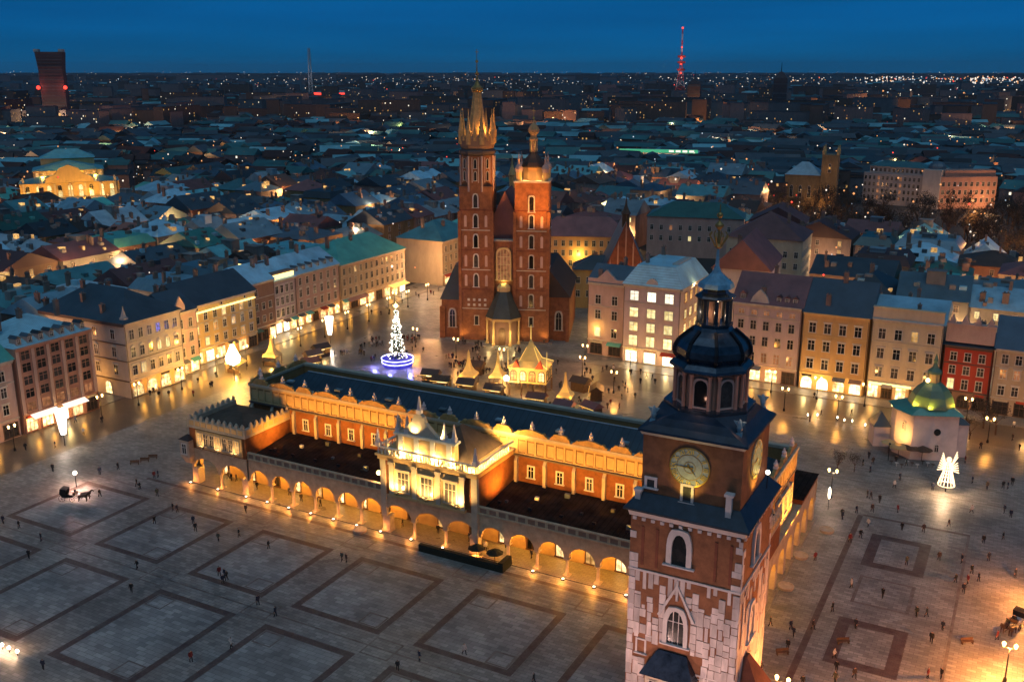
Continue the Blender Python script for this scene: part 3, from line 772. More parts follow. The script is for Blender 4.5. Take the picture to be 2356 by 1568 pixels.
# corner oriel on the north-west block
m = CH.mb(); m.box(-138.0, -135.7, 124.4, 126.6, 5.6, 9.0); m.loft([[(-137.4, 125.1, 4.2), (-136.2, 125.1, 4.2), (-136.2, 126.0, 4.2), (-137.4, 126.0, 4.2)], [(-138, 124.4, 5.6), (-135.7, 124.4, 5.6), (-135.7, 126.6, 5.6), (-138, 126.6, 5.6)]])
CH.part(m, 'oriel', 'pale_stone'); m = CH.mb(); m.slab_roof('hip', -138, -135.7, 124.4, 126.6, 9.0, 0.9, 0.2, 'x'); CH.part(m, 'oriel_roof', 'r_brown')
window(CH.o, CH.L(-136.85, 124.4, 6.3), w=1.0, h=1.9)

# central risalit
rx0, rx1, ry = -92.2, -73.4, 125.65
m = CH.mb(); m.box(rx0, rx1, ry, YC, 7.3, 13.6); CH.part(m, 'risalit_wall', 'hall_brick')
m = CH.mb(); m.box(rx0 + 2.4, rx1 - 2.4, ry - 0.4, ry + 0.003, 7.6, 13.4); CH.part(m, 'risalit_front', 'ochre_plaster')
m = CH.mb(); m.box(rx0 + 2.0, rx1 - 2.0, ry - 0.75, ry - 0.003, 7.3, 7.75); m.box(rx0 - 0.25, rx1 + 0.25, ry - 0.55, YC - 0.01, 13.6, 14.3); m.box(rx0 - 0.5, rx1 + 0.5, ry - 0.9, YC - 0.02, 14.3, 14.65)
CH.part(m, 'entablature', 'ochre_plaster')
for k in range(3):
    u = (rx0 + rx1) / 2 + (k - 1) * 4.6
    window(CH.o, CH.L(u, ry - 0.4, 8.5), w=2.1, h=3.4, trim='sand_plaster', bw=0.25, mull=(2, 1), hood=1)
for k in range(4):
    u = (rx0 + rx1) / 2 + (k - 1.5) * 4.6
    m = CH.mb(); m.box(u - 0.42, u + 0.42, ry - 0.65, ry - 0.397, 7.75, 13.0); m.box(u - 0.55, u + 0.55, ry - 0.75, ry - 0.397, 13.0, 13.55); CH.part(m, 'pilaster', 'sand_plaster')
for uu in (rx0 + 0.5, rx1 - 0.5):
    m = CH.mb(); m.box(uu - 0.55, uu + 0.55, ry - 0.18, ry + 0.5, 3.2, 13.6); CH.part(m, 'corner_pilaster', 'sand_plaster')
bl = CH.mb()
bl.box(rx0 - 0.3, rx1 + 0.3, ry - 0.7, ry - 0.3, 15.75, 15.95); bl.box(rx1 - 0.1, rx1 + 0.3, ry - 0.3, YC - 0.4, 15.75, 15.95); bl.box(rx0 - 0.3, rx0 + 0.1, ry - 0.3, YC - 0.4, 15.75, 15.95)
CH.part(bl, 'balustrade_rail', 'white_trim')
BAL = MB(); BAL.lathe([(0.14, 0), (0.09, 0.12), (0.17, 0.45), (0.08, 0.85), (0.14, 1.1)], 6); BAL = BAL.mesh('baluster', 'white_trim')
for k in range(28): CH.put('baluster', BAL, CH.L(rx0 + (rx1 - rx0) * k / 27, ry - 0.5, 14.65))
for k in range(1, 15):
    CH.put('baluster', BAL, CH.L(rx1 + 0.1, ry - 0.5 + 11.6 * k / 15, 14.65)); CH.put('baluster', BAL, CH.L(rx0 - 0.1, ry - 0.5 + 11.6 * k / 15, 14.65))
# attic gable of the risalit with obelisks and figures, and its roof
gx0, gx1 = -89.2, -77.8
m = CH.mb(); m.box(gx0, gx1, ry + 0.4, ry + 1.6, 14.65, 18.2); CH.part(m, 'attic_storey', 'ochre_plaster')
m = CH.mb(); m.box(gx0 - 0.3, gx1 + 0.3, ry + 0.1, ry + 1.9, 18.2, 18.6); CH.part(m, 'attic_storey_cornice', 'white_trim')
for k in range(4):
    u = gx0 + 1 + (gx1 - gx0 - 2) * k / 3; m = CH.mb(); m.box(u - 0.45, u + 0.45, ry + 0.2, ry + 0.403, 14.65, 18.2); CH.part(m, 'pilaster', 'white_trim')
m = CH.mb(); c = (gx0 + gx1) / 2 - 1.2
ring = [(c - 4.2, 18.6), (c + 4.2, 18.6), (c + 3.2, 19.2), (c + 2.2, 20.1), (c + 1.3, 21.0), (c + 0.9, 22.0), (c, 22.6), (c - 0.9, 22.0), (c - 1.3, 21.0), (c - 2.2, 20.1), (c - 3.2, 19.2)]
m.loft([[(x, ry + 0.5, z) for x, z in ring], [(x, ry + 1.3, z) for x, z in ring]]); CH.part(m, 'gable_crown', 'sand_plaster')
OB = MB(); OB.sq([(0.42, 0), (0.42, 0.7), (0.3, 0.72), (0.09, 2.8), (0.0, 3.1)]); OB = OB.mesh('obelisk', 'white_plaster')
for u, z in ((gx0 + 0.2, 18.6), (gx0 + 2.0, 18.6), (c, 22.4), (gx1 - 2.2, 18.6), (gx1 - 0.3, 18.6), (rx0, 15.95), (rx1, 15.95)): CH.put('obelisk', OB, CH.L(u, ry + (0.9 if z > 16 else -0.5), z))
STAT = MB(); STAT.sq([(0.4, 0), (0.4, 0.7)]); STAT.lathe([(0.38, 0.7), (0.3, 1.3), (0.42, 1.9), (0.33, 2.25), (0.12, 2.4)], 8); STAT.ball((0, 0, 2.58), 0.2, 7, 5)
STAT.tube((0.35, 0, 2.15), (0.75, -0.1, 1.7), 0.1); STAT.tube((-0.35, 0, 2.15), (-0.6, -0.2, 2.6), 0.1)
STAT = STAT.mesh('statue', 'sand_plaster')
for u in (rx0 + 1.5, rx0 + 3.4, gx0 + 3.6): CH.put('statue', STAT, CH.L(u, ry - 0.1 if u < gx0 else ry + 0.9, 14.65 if u < gx0 else 18.6))
m = CH.mb(); m.slab_roof('hip', gx0 + 4.2, rx1 - 2.2, ry + 1.6, YC - 0.4, 15.0, 4.4, 0.3, 'y'); CH.part(m, 'risalit_roof', 'brown_felt')
# floodlights on the wing roofs, washing the brick body and the attic
FL = MB(); FL.tube((0, 0, 0), (0, 0, 0.4), 0.05, n=5); FL.loft([[(-0.3, -0.15, 0.4), (0.3, -0.15, 0.4), (0.3, 0.15, 0.4), (-0.3, 0.15, 0.4)], [(-0.3, -0.05, 0.75), (0.3, -0.05, 0.75), (0.3, 0.25, 0.75), (-0.3, 0.25, 0.75)]])
FL = FL.mesh('floodlight', 'iron')
for u in [-120 + 5.2 * k for k in range(6)] + [-71.5 + 5.6 * k for k in range(6)]:
    CH.put('floodlight', FL, CH.L(u, 129.5, 7.8))
    CH.light('SPOT', CH.L(u, 129.6, 8.9), 1950, GOLD, 0.25, CH.L(u, YC, 15.2), 104, 0.7)
for u in (-116, -101, -66, -50):
    CH.light('POINT', CH.L(u, YC + 2.2, 15.9), 60, GOLD, 0.2)
for u in (-133, -129, -125): CH.put('floodlight', FL, CH.L(u, 125.1, 7.35)); CH.light('SPOT', CH.L(u, 124.2, 7.6), 330, WARM, 0.15, CH.L(u, 125.5, 10.5), 120, 0.9)
for u in (-134, -128, -125):
    m = CH.mb()
CH.light('SPOT', CH.L(-117, 131.0, 9.0), 1700, AMBER, 0.2, CH.L(-122.6, 132, 12), 100, 0.7)
CH.light('SPOT', CH.L(-68.5, 131.0, 9.2), 2600, AMBER, 0.2, CH.L(-73.3, 131.5, 12.5), 100, 0.7)
for u in (-88.6, -82.8, -77.0):
    CH.put('floodlight', FL, CH.L(u, ry - 0.75, 7.75)); CH.light('SPOT', CH.L(u, ry - 2.1, 8.3), 2200, (1.0, 0.60, 0.18), 0.2, CH.L(u, ry - 0.3, 11.5), 140, 0.9)
for k in range(6):
    u = rx0 + 1.2 + (rx1 - rx0 - 2.4) * k / 5; CH.light('POINT', CH.L(u, ry - 0.1, 15.1), 480, (1.0, 0.66, 0.22), 0.15)
for k in range(3): CH.light('POINT', CH.L(rx1 - 0.5, ry + 2.5 + 3.6 * k, 15.1), 380, (1.0, 0.60, 0.18), 0.15)
for u in (-85.5, -80.5): CH.light('SPOT', CH.L(u, ry + 0.0, 18.75), 800, (1.0, 0.66, 0.24), 0.1, CH.L(u, ry + 0.9, 21.5), 120, 0.9)
for k in range(4): CH.light('SPOT', CH.L(-79.5 + 2.2 * k, 134.5, 16.5), 900, (1.0, 0.58, 0.12), 0.2, CH.L(-80 + 2.4 * k, YC, 19), 130, 0.9)
# wall lamp where the left wing meets the risalit
m = CH.mb(); m.tube((-92.2, 127, 10.3), (-93.2, 126.6, 10.5), 0.06); CH.part(m, 'lamp_bracket', 'iron'); m = CH.mb(); m.ball((-93.3, 126.5, 10.3), 0.42); CH.part(m, 'wall_lamp', 'lamp_warm')
CH.light('POINT', CH.L(-93.4, 126.3, 9.5), 130, WARM, 0.3)
# south end lighting
for u in (143, 147, 151): CH.light('SPOT', CH.L(-26.2, u, 6.4), 2600, GOLD, 0.2, CH.L(cx1, u, 14), 110, 0.9)

# ------------------------------------------------------------------ town hall tower
M['dome_green'] = roofm('dome_copper', (0.11, 0.20, 0.12), rough=0.55, ov=0.0)
M['porch_green'] = roofm('porch_copper', (0.035, 0.04, 0.03), rough=0.6, var=0.6)
TX, TY = -30.2, 104.5
TT = Thing('town_hall_tower', 'tall brick clock tower with dark copper helm and patchy white stone facing, right of centre', 'tower', (TX, TY, 0))
HW = 6.55
def tsq(z0, z1, r0, r1=None):
    m = MB(); m.sq([(r0, z0), (r1 or r0, z1)]); return m
TT.part(tsq(0, 2.0, HW + 0.5, HW + 0.2), 'plinth', 'pale_stone')
TT.part(tsq(2.0, 27.2, HW + 0.05, HW), 'shaft', 'brick')
TT.part(tsq(27.2, 28.0, HW + 0.15, HW + 0.35), 'stone_cornice', 'white_plaster')
m = MB(); m.sq([(HW + 0.75, 28.0), (HW + 0.75, 28.22)]); m.sq([(HW + 0.72, 28.22), (5.8, 29.9)]); TT.part(m, 'ledge_roof', 'ledge_copper')
TT.part(tsq(29.0, 37.0, 5.72), 'clock_storey', 'brick')
TT.part(tsq(36.9, 37.35, 5.85, 6.1), 'upper_cornice', 'stone_trim')
m = MB(); m.box(-0.22, 0.22, -0.2, 0, 0, 0.38); DENT = m.mesh('cornice_block', 'white_plaster')
for k in range(12):
    u = -HW + 0.5 + (2 * HW - 1.0) * k / 11
    TT.put('cornice_block', DENT, (u, -HW - 0.02, 26.75)); TT.put('cornice_block', DENT, (HW + 0.02, u, 26.75), math.pi / 2)
# white stone facing: slabs of uneven size that thin out upward and leave brick between them
RS = random.Random(5)
def blocked(u, z0, z1, face):
    if face == 0:
        for a, b, c, d in ((-2.1, 0.9, 11.4, 16.9), (-2.9, 1.4, 20.8, 27.3), (-5.6, -3.9, 9.4, 11.6), (-4.4, 2.6, 5.0, 11.1)):
            if a < u < b and z1 > c and z0 < d: return True
    return False
NST = 17
def stone(face, u, ww, z, z1, pr):
    m = MB()
    if face == 0: m.box(max(-HW - 0.03, u - ww), min(HW + 0.03, u + ww), -HW - pr, -HW + 0.2, z, z1)
    else: m.box(HW - 0.2, HW + pr, u - ww, u + ww, z, z1)
    TT.part(m, 'stone_block', 'facing_stone')
for face in (0, 1):
    for k in range(NST):
        w = 2 * HW / NST; u = -HW + w * (k + 0.5); side = k / (NST - 1); edge = k in (0, NST - 1)
        t1 = 20.3 if edge else RS.uniform(15.0, 18.8) + 1.4 * side if face == 0 else RS.uniform(15, 20)
        t1 = min(t1, 19.2) if not edge else t1
        z = 2.0
        while z < t1 - 0.2:
            z1 = min(t1, z + (RS.uniform(0.7, 1.9) if face == 0 else RS.uniform(1.6, 3.6))); hole = (not edge) and z > 10 and RS.random() < 0.10 - 0.06 * side
            ww = w * (0.5 if RS.random() < 0.84 or edge or z < 10 else RS.uniform(0.26, 0.4))
            if not blocked(u, z, z1, face) and not hole: stone(face, u + RS.uniform(-.07, .07), ww * RS.uniform(.9, 1.03), z + 0.03, z1 - RS.uniform(0.02, 0.07), RS.uniform(0.05, 0.14))
            elif not hole:
                zc = z
                while zc < z1:
                    if not blocked(u, zc, min(z1, zc + 0.5), face): stone(face, u, ww + 0.004, zc, min(z1, zc + 0.48), RS.uniform(0.07, 0.12))
                    zc += 0.5
            z = z1
        if not edge:      # white drips hanging from the stone band
            t2 = max(t1 + RS.uniform(0.5, 1.4), RS.uniform(17.3, 19.6))
            if t2 < 19.9 and RS.random() < 0.85: stone(face, u + RS.uniform(-.08, .08), w * RS.uniform(.24, .42), t2, 20.36, 0.1)
for face in (0, 1):   # quoins of the upper shaft
    for sgn in (-1, 1):
        z = 20.6
        while z < 26.4:
            h = RS.uniform(0.7, 1.1); ww = RS.choice((0.45, 0.75, 1.05)); m = MB()
            a, b = (sgn * HW - (ww if sgn > 0 else 0), sgn * HW + (ww if sgn < 0 else 0))
            if face == 0: m.box(a, b, -HW - 0.09, -HW + 0.2, z, z + h - 0.06)
            else: m.box(HW - 0.2, HW + 0.09, a, b, z, z + h - 0.06)
            if RS.random() < (0.8 if z < 22 else 0.55): TT.part(m, 'stone_block', 'facing_stone')
            z += h
for k in range(7):  # brick ribs of the upper panels
    u = -5.0 + k * 1.72
    if -3.2 < u < 1.9: continue
    m = MB(); m.box(u - 0.16, u + 0.16, -HW - 0.1, -HW + 0.1, 21.2, 26.0); TT.part(m, 'brick_rib', 'brick_dark')
m = MB(); m.box(-HW - 0.06, HW + 0.06, -HW - 0.16, -HW + 0.05, 20.35, 20.6); m.box(HW - 0.05, HW + 0.16, -HW, HW, 20.35, 20.6); TT.part(m, 'stone_band', 'white_plaster')
# pointed gable tracery above the lower window
for sg in (-1, 1):
    m = MB(); m.tube((-0.6 + sg * 2.1, -HW - 0.12, 15.4), (-0.6, -HW - 0.12, 19.6), 0.24, 0.16, 4); TT.part(m, 'tracery_rib', 'white_plaster')
m = MB(); m.tube((-0.6, -HW - 0.12, 17.7), (-0.6, -HW - 0.12, 20.3), 0.2, 0.12, 4); TT.part(m, 'tracery_rib', 'white_plaster')
window(TT.o, (-0.6, -HW, 22.1), w=1.75, h=3.9, kind='pointed', trim='white_plaster', bw=0.62, mull=(0, 0), proud=0.3)
window(TT.o, (-0.6, -HW, 12.0), w=2.0, h=4.4, kind='pointed', trim='white_plaster', bw=0.5, mull=(2, 1), proud=0.3)
window(TT.o, (-4.75, -HW, 9.7), w=0.9, h=1.7, trim='white_plaster', bw=0.22, mull=(0, 0))
for x in (2.6, 4.0): window(TT.o, (x, -HW, 7.6), w=0.8, h=1.1, trim='white_plaster', bw=0.18)
window(TT.o, (HW, -1.0, 22.1), math.pi / 2, w=1.75, h=3.9, kind='pointed', trim='white_plaster', bw=0.62, mull=(0, 0), proud=0.3)
window(TT.o, (HW, -1.0, 12.0), math.pi / 2, w=1.9, h=4.4, kind='pointed', trim='white_plaster', bw=0.5, mull=(2, 1), proud=0.3)
# oriel with a dark pent roof on the front
m = MB(); m.box(-3.6, 1.8, -HW - 1.5, -HW, 5.0, 8.2); TT.part(m, 'oriel', 'sand_plaster')
m = MB(); m.loft([[(-4.2, -HW - 2.0, 8.2), (2.4, -HW - 2.0, 8.2), (2.4, -HW, 8.2), (-4.2, -HW, 8.2)], [(-2.6, -HW - 0.25, 10.9), (0.9, -HW - 0.25, 10.9), (0.9, -HW, 10.9), (-2.6, -HW, 10.9)]])
TT.part(m, 'oriel_roof', 'black_copper')
for x in (-2.6, -0.9, 0.8): window(TT.o, (x, -HW - 1.5, 5.7), w=0.8, h=1.7, trim='stone_trim', bw=0.12)
m = MB(); m.box(HW, HW + 2.4, -4.4, -0.6, 0, 6.5); TT.part(m, 'side_porch', 'brick_dark')
m = MB(); m.loft([[(HW, -4.8, 6.5), (HW + 2.9, -4.8, 6.5), (HW + 2.9, -0.2, 6.5), (HW, -0.2, 6.5)], [(HW, -3.2, 10.6), (HW + 0.5, -3.0, 10.6), (HW + 0.5, -2.0, 10.6), (HW, -1.8, 10.6)]]); TT.part(m, 'side_porch_roof', 'brick_dark')
# clock faces
M['clockface'] = mat('clock_face', (0.36, 0.40, 0.36), rough=0.7, var=0.35, scale=1.5)
M['gild_dark'] = mat('gold_leaf', (0.75, 0.55, 0.16), rough=0.4, metal=0.3)
def clock(loc, rz):
    f = MB(); f.loft([[(2.3 * math.cos(q), 0, 2.3 * math.sin(q)) for q in [2 * math.pi * k / 40 for k in range(40)]], [(2.3 * math.cos(q), -0.12, 2.3 * math.sin(q)) for q in [2 * math.pi * k / 40 for k in range(40)]]])
    face = TT.put('clock_face', f.mesh('clock_face', 'clockface'), loc, rz)
    r = MB()
    for r0, r1 in ((2.2, 2.34), (1.45, 1.52), (0.62, 0.68)):
        for k in range(40):
            a, b = 2 * math.pi * k / 40, 2 * math.pi * (k + 1) / 40
            r.poly((r0 * math.cos(a), -0.14, r0 * math.sin(a)), (r0 * math.cos(b), -0.14, r0 * math.sin(b)), (r1 * math.cos(b), -0.14, r1 * math.sin(b)), (r1 * math.cos(a), -0.14, r1 * math.sin(a)))
    link('clock_ring', r.mesh('clock_ring', 'gild'), face)
    for h, num in enumerate(('XII', 'I', 'II', 'III', 'IIII', 'V', 'VI', 'VII', 'VIII', 'IX', 'X', 'XI')):
        a = math.pi / 2 - h * math.pi / 6
        cu = bpy.data.curves.new('numeral', 'FONT'); cu.body = num; cu.size = 0.72; cu.align_x = 'CENTER'; cu.align_y = 'CENTER'; cu.extrude = 0.02; cu.offset = 0.02
        cu.materials.append(M['gild_dark'])
        tmp = bpy.data.objects.new('numeral', cu); COL.objects.link(tmp); dg = bpy.context.evaluated_depsgraph_get(); dg.update()
        me = bpy.data.meshes.new_from_object(tmp.evaluated_get(dg)); bpy.data.objects.remove(tmp)
        o = link('numeral', me, face, (1.85 * math.cos(a), -0.15, 1.85 * math.sin(a)))
        o.rotation_euler = (Matrix.Rotation(math.pi / 2 - a, 3, 'Y') @ Matrix.Rotation(math.pi / 2, 3, 'X')).to_euler()
    for ang, ln in ((math.pi / 2 - 4.72 * math.pi / 6, 1.25), (math.pi / 2 - 0.75 * 2 * math.pi, 1.95)):
        h = MB(); d = (math.cos(ang), math.sin(ang)); p = (-d[1] * 0.1, d[0] * 0.1)
        h.loft([[(-d[0] * 0.4 + p[0], -0.2, -d[1] * 0.4 + p[1]), (-d[0] * 0.4 - p[0], -0.2, -d[1] * 0.4 - p[1]), (d[0] * ln, -0.2, d[1] * ln)],
                [(-d[0] * 0.4 + p[0], -0.16, -d[1] * 0.4 + p[1]), (-d[0] * 0.4 - p[0], -0.16, -d[1] * 0.4 - p[1]), (d[0] * ln, -0.16, d[1] * ln)]])
        link('clock_hand', h.mesh('clock_hand', 'gild'), face)
clock((-0.15, -5.72, 33.9), 0); clock((5.72, 0, 33.9), math.pi / 2)
TT.light('SPOT', (-0.2, -8.0, 29.9), 210, (1.0, 0.72, 0.12), 0.1, (-0.2, -5.7, 32.6), 90, 0.9)
TT.light('SPOT', (8.0, 0, 29.9), 500, (1.0, 0.66, 0.12), 0.1, (5.7, 0, 32.6), 90, 0.9)
window(TT.o, (-0.3, -5.72, 29.7), w=0.95, h=1.9, trim='white_plaster', bw=0.3, mull=(0, 0), proud=0.2)
window(TT.o, (-4.6, -5.72, 30.6), w=0.9, h=1.0, trim='white_plaster', bw=0.3, mull=(0, 0), proud=0.2)
for x, h in ((4.6, 2.7), (-5.9, 1.2)):
    m = MB(); m.box(x - 0.32, x + 0.32, -HW + 0.1, -HW + 0.7, 28.6, 28.9 + h); m.box(x - 0.5, x + 0.5, -HW - 0.05, -HW + 0.85, 28.9 + h, 29.2 + h); TT.part(m, 'ledge_turret', 'white_plaster')
m = MB(); m.ball((6.4, 3.4, 31.2), 0.28); TT.part(m, 'ledge_lamp', 'lamp_white')
m = MB(); m.tube((6.4, 3.4, 28.4), (6.4, 3.4, 31.0), 0.06); TT.part(m, 'lamp_pole', 'iron')
# helm: skirt roof, open drum, dome, lantern, bell cap and gilt spike
def octa(prof): m = MB(); m.lathe(prof, 8, 0, 0, math.pi / 8); return m
def sq8(r, z, c):  # square with cut corners
    return [(r, -c, z), (r, c, z), (c, r, z), (-c, r, z), (-r, c, z), (-r, -c, z), (-c, -r, z), (c, -r, z)]
m = MB(); m.loft([sq8(6.3, 37.35, 6.2), sq8(6.25, 37.6, 6.1), sq8(5.7, 38.2, 4.9), sq8(5.2, 39.0, 3.6), sq8(4.95, 39.8, 2.1)]); TT.part(m, 'skirt_roof', 'ledge_copper')
m = MB(); m.lathe([(5.2, 39.8), (5.2, 40.15)], 8, 0, 0, math.pi / 8); TT.part(m, 'drum_sill', 'black_copper')
TT.part(octa([(3.9, 40.15), (3.9, 44.1)]), 'drum', 'w_brown')
for i in range(8):
    a = math.pi / 4 * i; ca, sa = math.cos(a), math.sin(a); ap = 3.9 * math.cos(math.pi / 8)
    if i != 2:
        window(TT.o, (ap * ca, ap * sa, 40.35), a + math.pi / 2, w=1.45, h=3.1, kind='round', trim='w_pink', bw=0.22, mull=(0, 0), proud=0.15)
    b = a + math.pi / 8
    for db in (-0.13, 0.13):
        m = MB(); m.lathe([(0.26, 40.15), (0.2, 40.4), (0.2, 43.7), (0.3, 44.1)], 6, 4.02 * math.cos(b + db), 4.02 * math.sin(b + db)); TT.part(m, 'drum_column', 'w_rose')
TT.part(octa([(4.4, 44.1), (4.75, 44.35), (4.7, 44.65), (4.2, 45.1), (3.8, 45.25)]), 'drum_cornice', 'black_copper')
TT.part(octa([(3.85, 45.25), (4.2, 45.8), (4.15, 46.5), (3.75, 47.3), (2.95, 48.0), (2.3, 48.5), (1.95, 49.0)]), 'dome', 'black_copper')
for i in range(8):
    b = math.pi / 8 + math.pi / 4 * i; m = MB()
    pr = [(3.9, 45.3), (4.27, 45.8), (4.22, 46.5), (3.82, 47.3), (3.02, 48.0), (2.35, 48.55)]
    for (r0, z0), (r1, z1) in zip(pr, pr[1:]): m.tube((r0 * math.cos(b), r0 * math.sin(b), z0), (r1 * math.cos(b), r1 * math.sin(b), z1), 0.24, n=4)
    TT.part(m, 'dome_rib', 'iron')
TT.part(octa([(2.1, 49.0), (2.1, 49.3)]), 'lantern_floor', 'black_copper')
for i in range(8):
    b = math.pi / 8 + math.pi / 4 * i; m = MB(); m.tube((1.7 * math.cos(b), 1.7 * math.sin(b), 49.3), (1.7 * math.cos(b), 1.7 * math.sin(b), 52.0), 0.26, n=5); TT.part(m, 'lantern_post', 'black_copper')
m = MB(); m.lathe([(0.7, 49.3), (0.7, 52.0)], 8); TT.part(m, 'lantern_core', 'w_brown')
for x, y in ((1.2, -0.9), (-1.0, -1.1)): TT.light('POINT', (x, y, 50.3), 22, (1.0, 0.6, 0.35), 0.1)
for x, y in ((5.4, -5.0), (-5.4, -5.0), (0, -6.0), (6.0, 0.5)): TT.light('POINT', (x, y, 40.6), 14, (1.0, 0.5, 0.32), 0.2)  # added point lights warm the drum, where no lamps stand
TT.part(octa([(2.05, 52.0), (2.3, 52.25), (2.1, 52.45), (1.5, 52.7), (1.3, 53.1)]), 'lantern_cap', 'black_copper')
TT.part(octa([(1.3, 53.1), (2.05, 53.3), (1.85, 53.8), (1.2, 54.3), (0.55, 54.9), (0.25, 55.6), (0.12, 57.6)]), 'bell_cap', 'cap_blue')
m = MB(); m.lathe([(0.12, 57.5), (0.5, 57.8), (0.2, 58.1), (0.12, 59.6), (0.5, 60.0), (0.5, 60.2), (0.1, 60.6), (0.05, 62.4)], 8); m.ball((0, 0, 61.2), 0.36)
for k in range(8):
    a = k * math.pi / 4; m.tube((0.4 * math.cos(a), 0.4 * math.sin(a), 57.9), (1.05 * math.cos(a), 1.05 * math.sin(a), 59.0), 0.09, n=4); m.tube((1.05 * math.cos(a), 1.05 * math.sin(a), 59.0), (0.8 * math.cos(a), 0.8 * math.sin(a), 59.4), 0.07, n=4)
TT.part(m, 'gilt_spike', 'gild_dull')
TT.light('POINT', (0, -2.9, 52.75), 16, GOLD, 0.1); TT.light('POINT', (2.8, 0, 52.75), 16, GOLD, 0.1)
FLT = MB(); FLT.box(-0.4, 0.4, -0.25, 0.25, 0, 0.5); FLT.loft([[(-0.45, -0.2, 0.5), (0.45, -0.2, 0.5), (0.45, 0.2, 0.5), (-0.45, 0.2, 0.5)], [(-0.45, 0, 0.95), (0.45, 0, 0.95), (0.45, 0.35, 0.95), (-0.45, 0.35, 0.95)]])
FLTM = FLT.mesh('ground_floodlight', 'iron')
for x, y_, q in ((-15.5, 103.0, 'beside the right face'),):
    fo = link('ground_floodlight', FLTM, None, (x, y_, 0.03), 1.57); tag(fo, 'low orange floodlight on the paving %s of the clock tower' % q, 'floodlight', 'floodlights of the clock tower')
    add_light('SPOT', (0, 0.5, 1.0), 5200, (1.0, 0.40, 0.12), 0.3, (0, 8.3, 19), 75, 0.9, fo)  # floodlight added to throw orange light up the tower's right face
for x, lb in ((-37.5, 'left'), (-24.5, 'right')):
    fo = link('ground_floodlight', FLTM, None, (x, 82.0, 0.03)); tag(fo, 'low floodlight on the paving before the clock tower, %s one of two' % lb, 'floodlight', 'floodlights of the clock tower')
    add_light('SPOT', (0, 0.5, 1.0), 3300, (1.0, 0.60, 0.50), 0.3, (-30.2 - x, 16.5, 15), 80, 0.9, fo)  # pair added out of view to brighten the tower's stone facing
# eagles on the skirt corners (bluish metal figures)
for sx, sy in ((1, -1), (-1, -1), (1, 1)):
    m = MB(); x, y = sx * 4.9, sy * 4.9
    m.sq([(0.45, 37.9), (0.3, 38.6)], x, y); m.lathe([(0.2, 38.6), (0.34, 39.1), (0.25, 39.7), (0.1, 40.1)], 7, x, y)
    for s2 in (-1, 1): m.loft([[(x + s2 * 0.15, y - 0.05, 39.1), (x + s2 * 0.7, y - 0.05, 39.9), (x + s2 * 0.2, y - 0.05, 39.9)], [(x + s2 * 0.15, y + 0.05, 39.1), (x + s2 * 0.7, y + 0.05, 39.9), (x + s2 * 0.2, y + 0.05, 39.9)]])
    TT.part(m, 'corner_figure', 'r_blue')

# ------------------------------------------------------------------ twin-towered church
CHR = rad(21)
MC = Thing('brick_church', 'floodlit brick church with two unequal towers, the left one crowned with spikes', 'church', (-132.6, 242.6, 0), CHR)
def chsq(x0, x1, y0, y1, z0, z1, name, m_): mm = MB(); mm.box(x0, x1, y0, y1, z0, z1); return MC.part(mm, name, m_)
LX0, LX1, RX0, RX1, TD = -12.3, -3.0, 3.5, 13.0, 9.3
chsq(LX0, LX1, 0, TD, 0, 45.0, 'left_tower', 'brick')
chsq(RX0, RX1, 0, TD, 0, 46.2, 'right_tower', 'brick')
chsq(LX1, RX0, 0.8, 3.0, 0, 29.5, 'front_wall', 'brick')
chsq(LX1, RX0, 0.45, 3.1, 29.5, 29.9, 'front_coping', 'stone_trim')
mm = MB(); x0, x1, y0, y1, zz, hh = -8.5, 9.2, 3.0, 46, 24, 19.5
mm.slab_roof('gable', x0, x1, y0, y1, zz, hh, 0.3, 'y'); MC.part(mm, 'nave_roof', 'r_maroon')
chsq(-8.0, 8.7, 9.3, 45.5, 0, 24, 'nave_wall', 'brick')
# aisles
for sg, xa, xb in ((-1, -18.6, LX0), (1, RX1, 19.0)):
    chsq(xa, xb, 3.5, 34, 0, 11.5 if sg < 0 else 13.0, 'aisle_wall', 'brick')
    mm = MB(); zt = 21.5 if sg < 0 else 20.5; ze = 11.5 if sg < 0 else 13.0
    if sg < 0: mm.loft([[(xa - 0.5, 3.2, ze), (xb + 4, 3.2, ze), (xb + 4, 34.3, ze), (xa - 0.5, 34.3, ze)], [(xb - 2.5, 5.5, zt), (xb + 4, 5.5, zt), (xb + 4, 34.3, zt), (xb - 2.5, 34.3, zt)]])
    else: mm.loft([[(xa - 4, 3.2, ze), (xb + 0.4, 3.2, ze), (xb + 0.4, 34.3, ze), (xa - 4, 34.3, ze)], [(xa - 4, 4.0, zt), (xa + 0.3, 4.0, zt), (xa + 0.3, 34.3, zt), (xa - 4, 34.3, zt)]])
    MC.part(mm, 'aisle_roof', 'r_slate' if sg < 0 else 'r_brown')
    window(MC.o, ((xa + xb) / 2, 3.5, 3.2), w=1.6, h=5.4, kind='pointed', trim='stone_trim', bw=0.4, mull=(1, 1), proud=0.2)
    for k in range(2):
        mm = MB(); xx = xa if k == 0 else (xa + xb) / 2 + sg * 2.6; mm.loft([[(xx - 0.5, 2.4, 0), (xx + 0.5, 2.4, 0), (xx + 0.5, 3.6, 0), (xx - 0.5, 3.6, 0)], [(xx - 0.5, 2.9, 9.5), (xx + 0.5, 2.9, 9.5), (xx + 0.5, 3.6, 9.5), (xx - 0.5, 3.6, 9.5)]]); MC.part(mm, 'buttress', 'brick')
# front window and frame
window(MC.o, (0.25, 0.8, 18.3), w=3.6, h=9.0, kind='round', trim='w_gold', bw=0.45, mull=(3, 3), proud=0.35, pane='pane_dim')
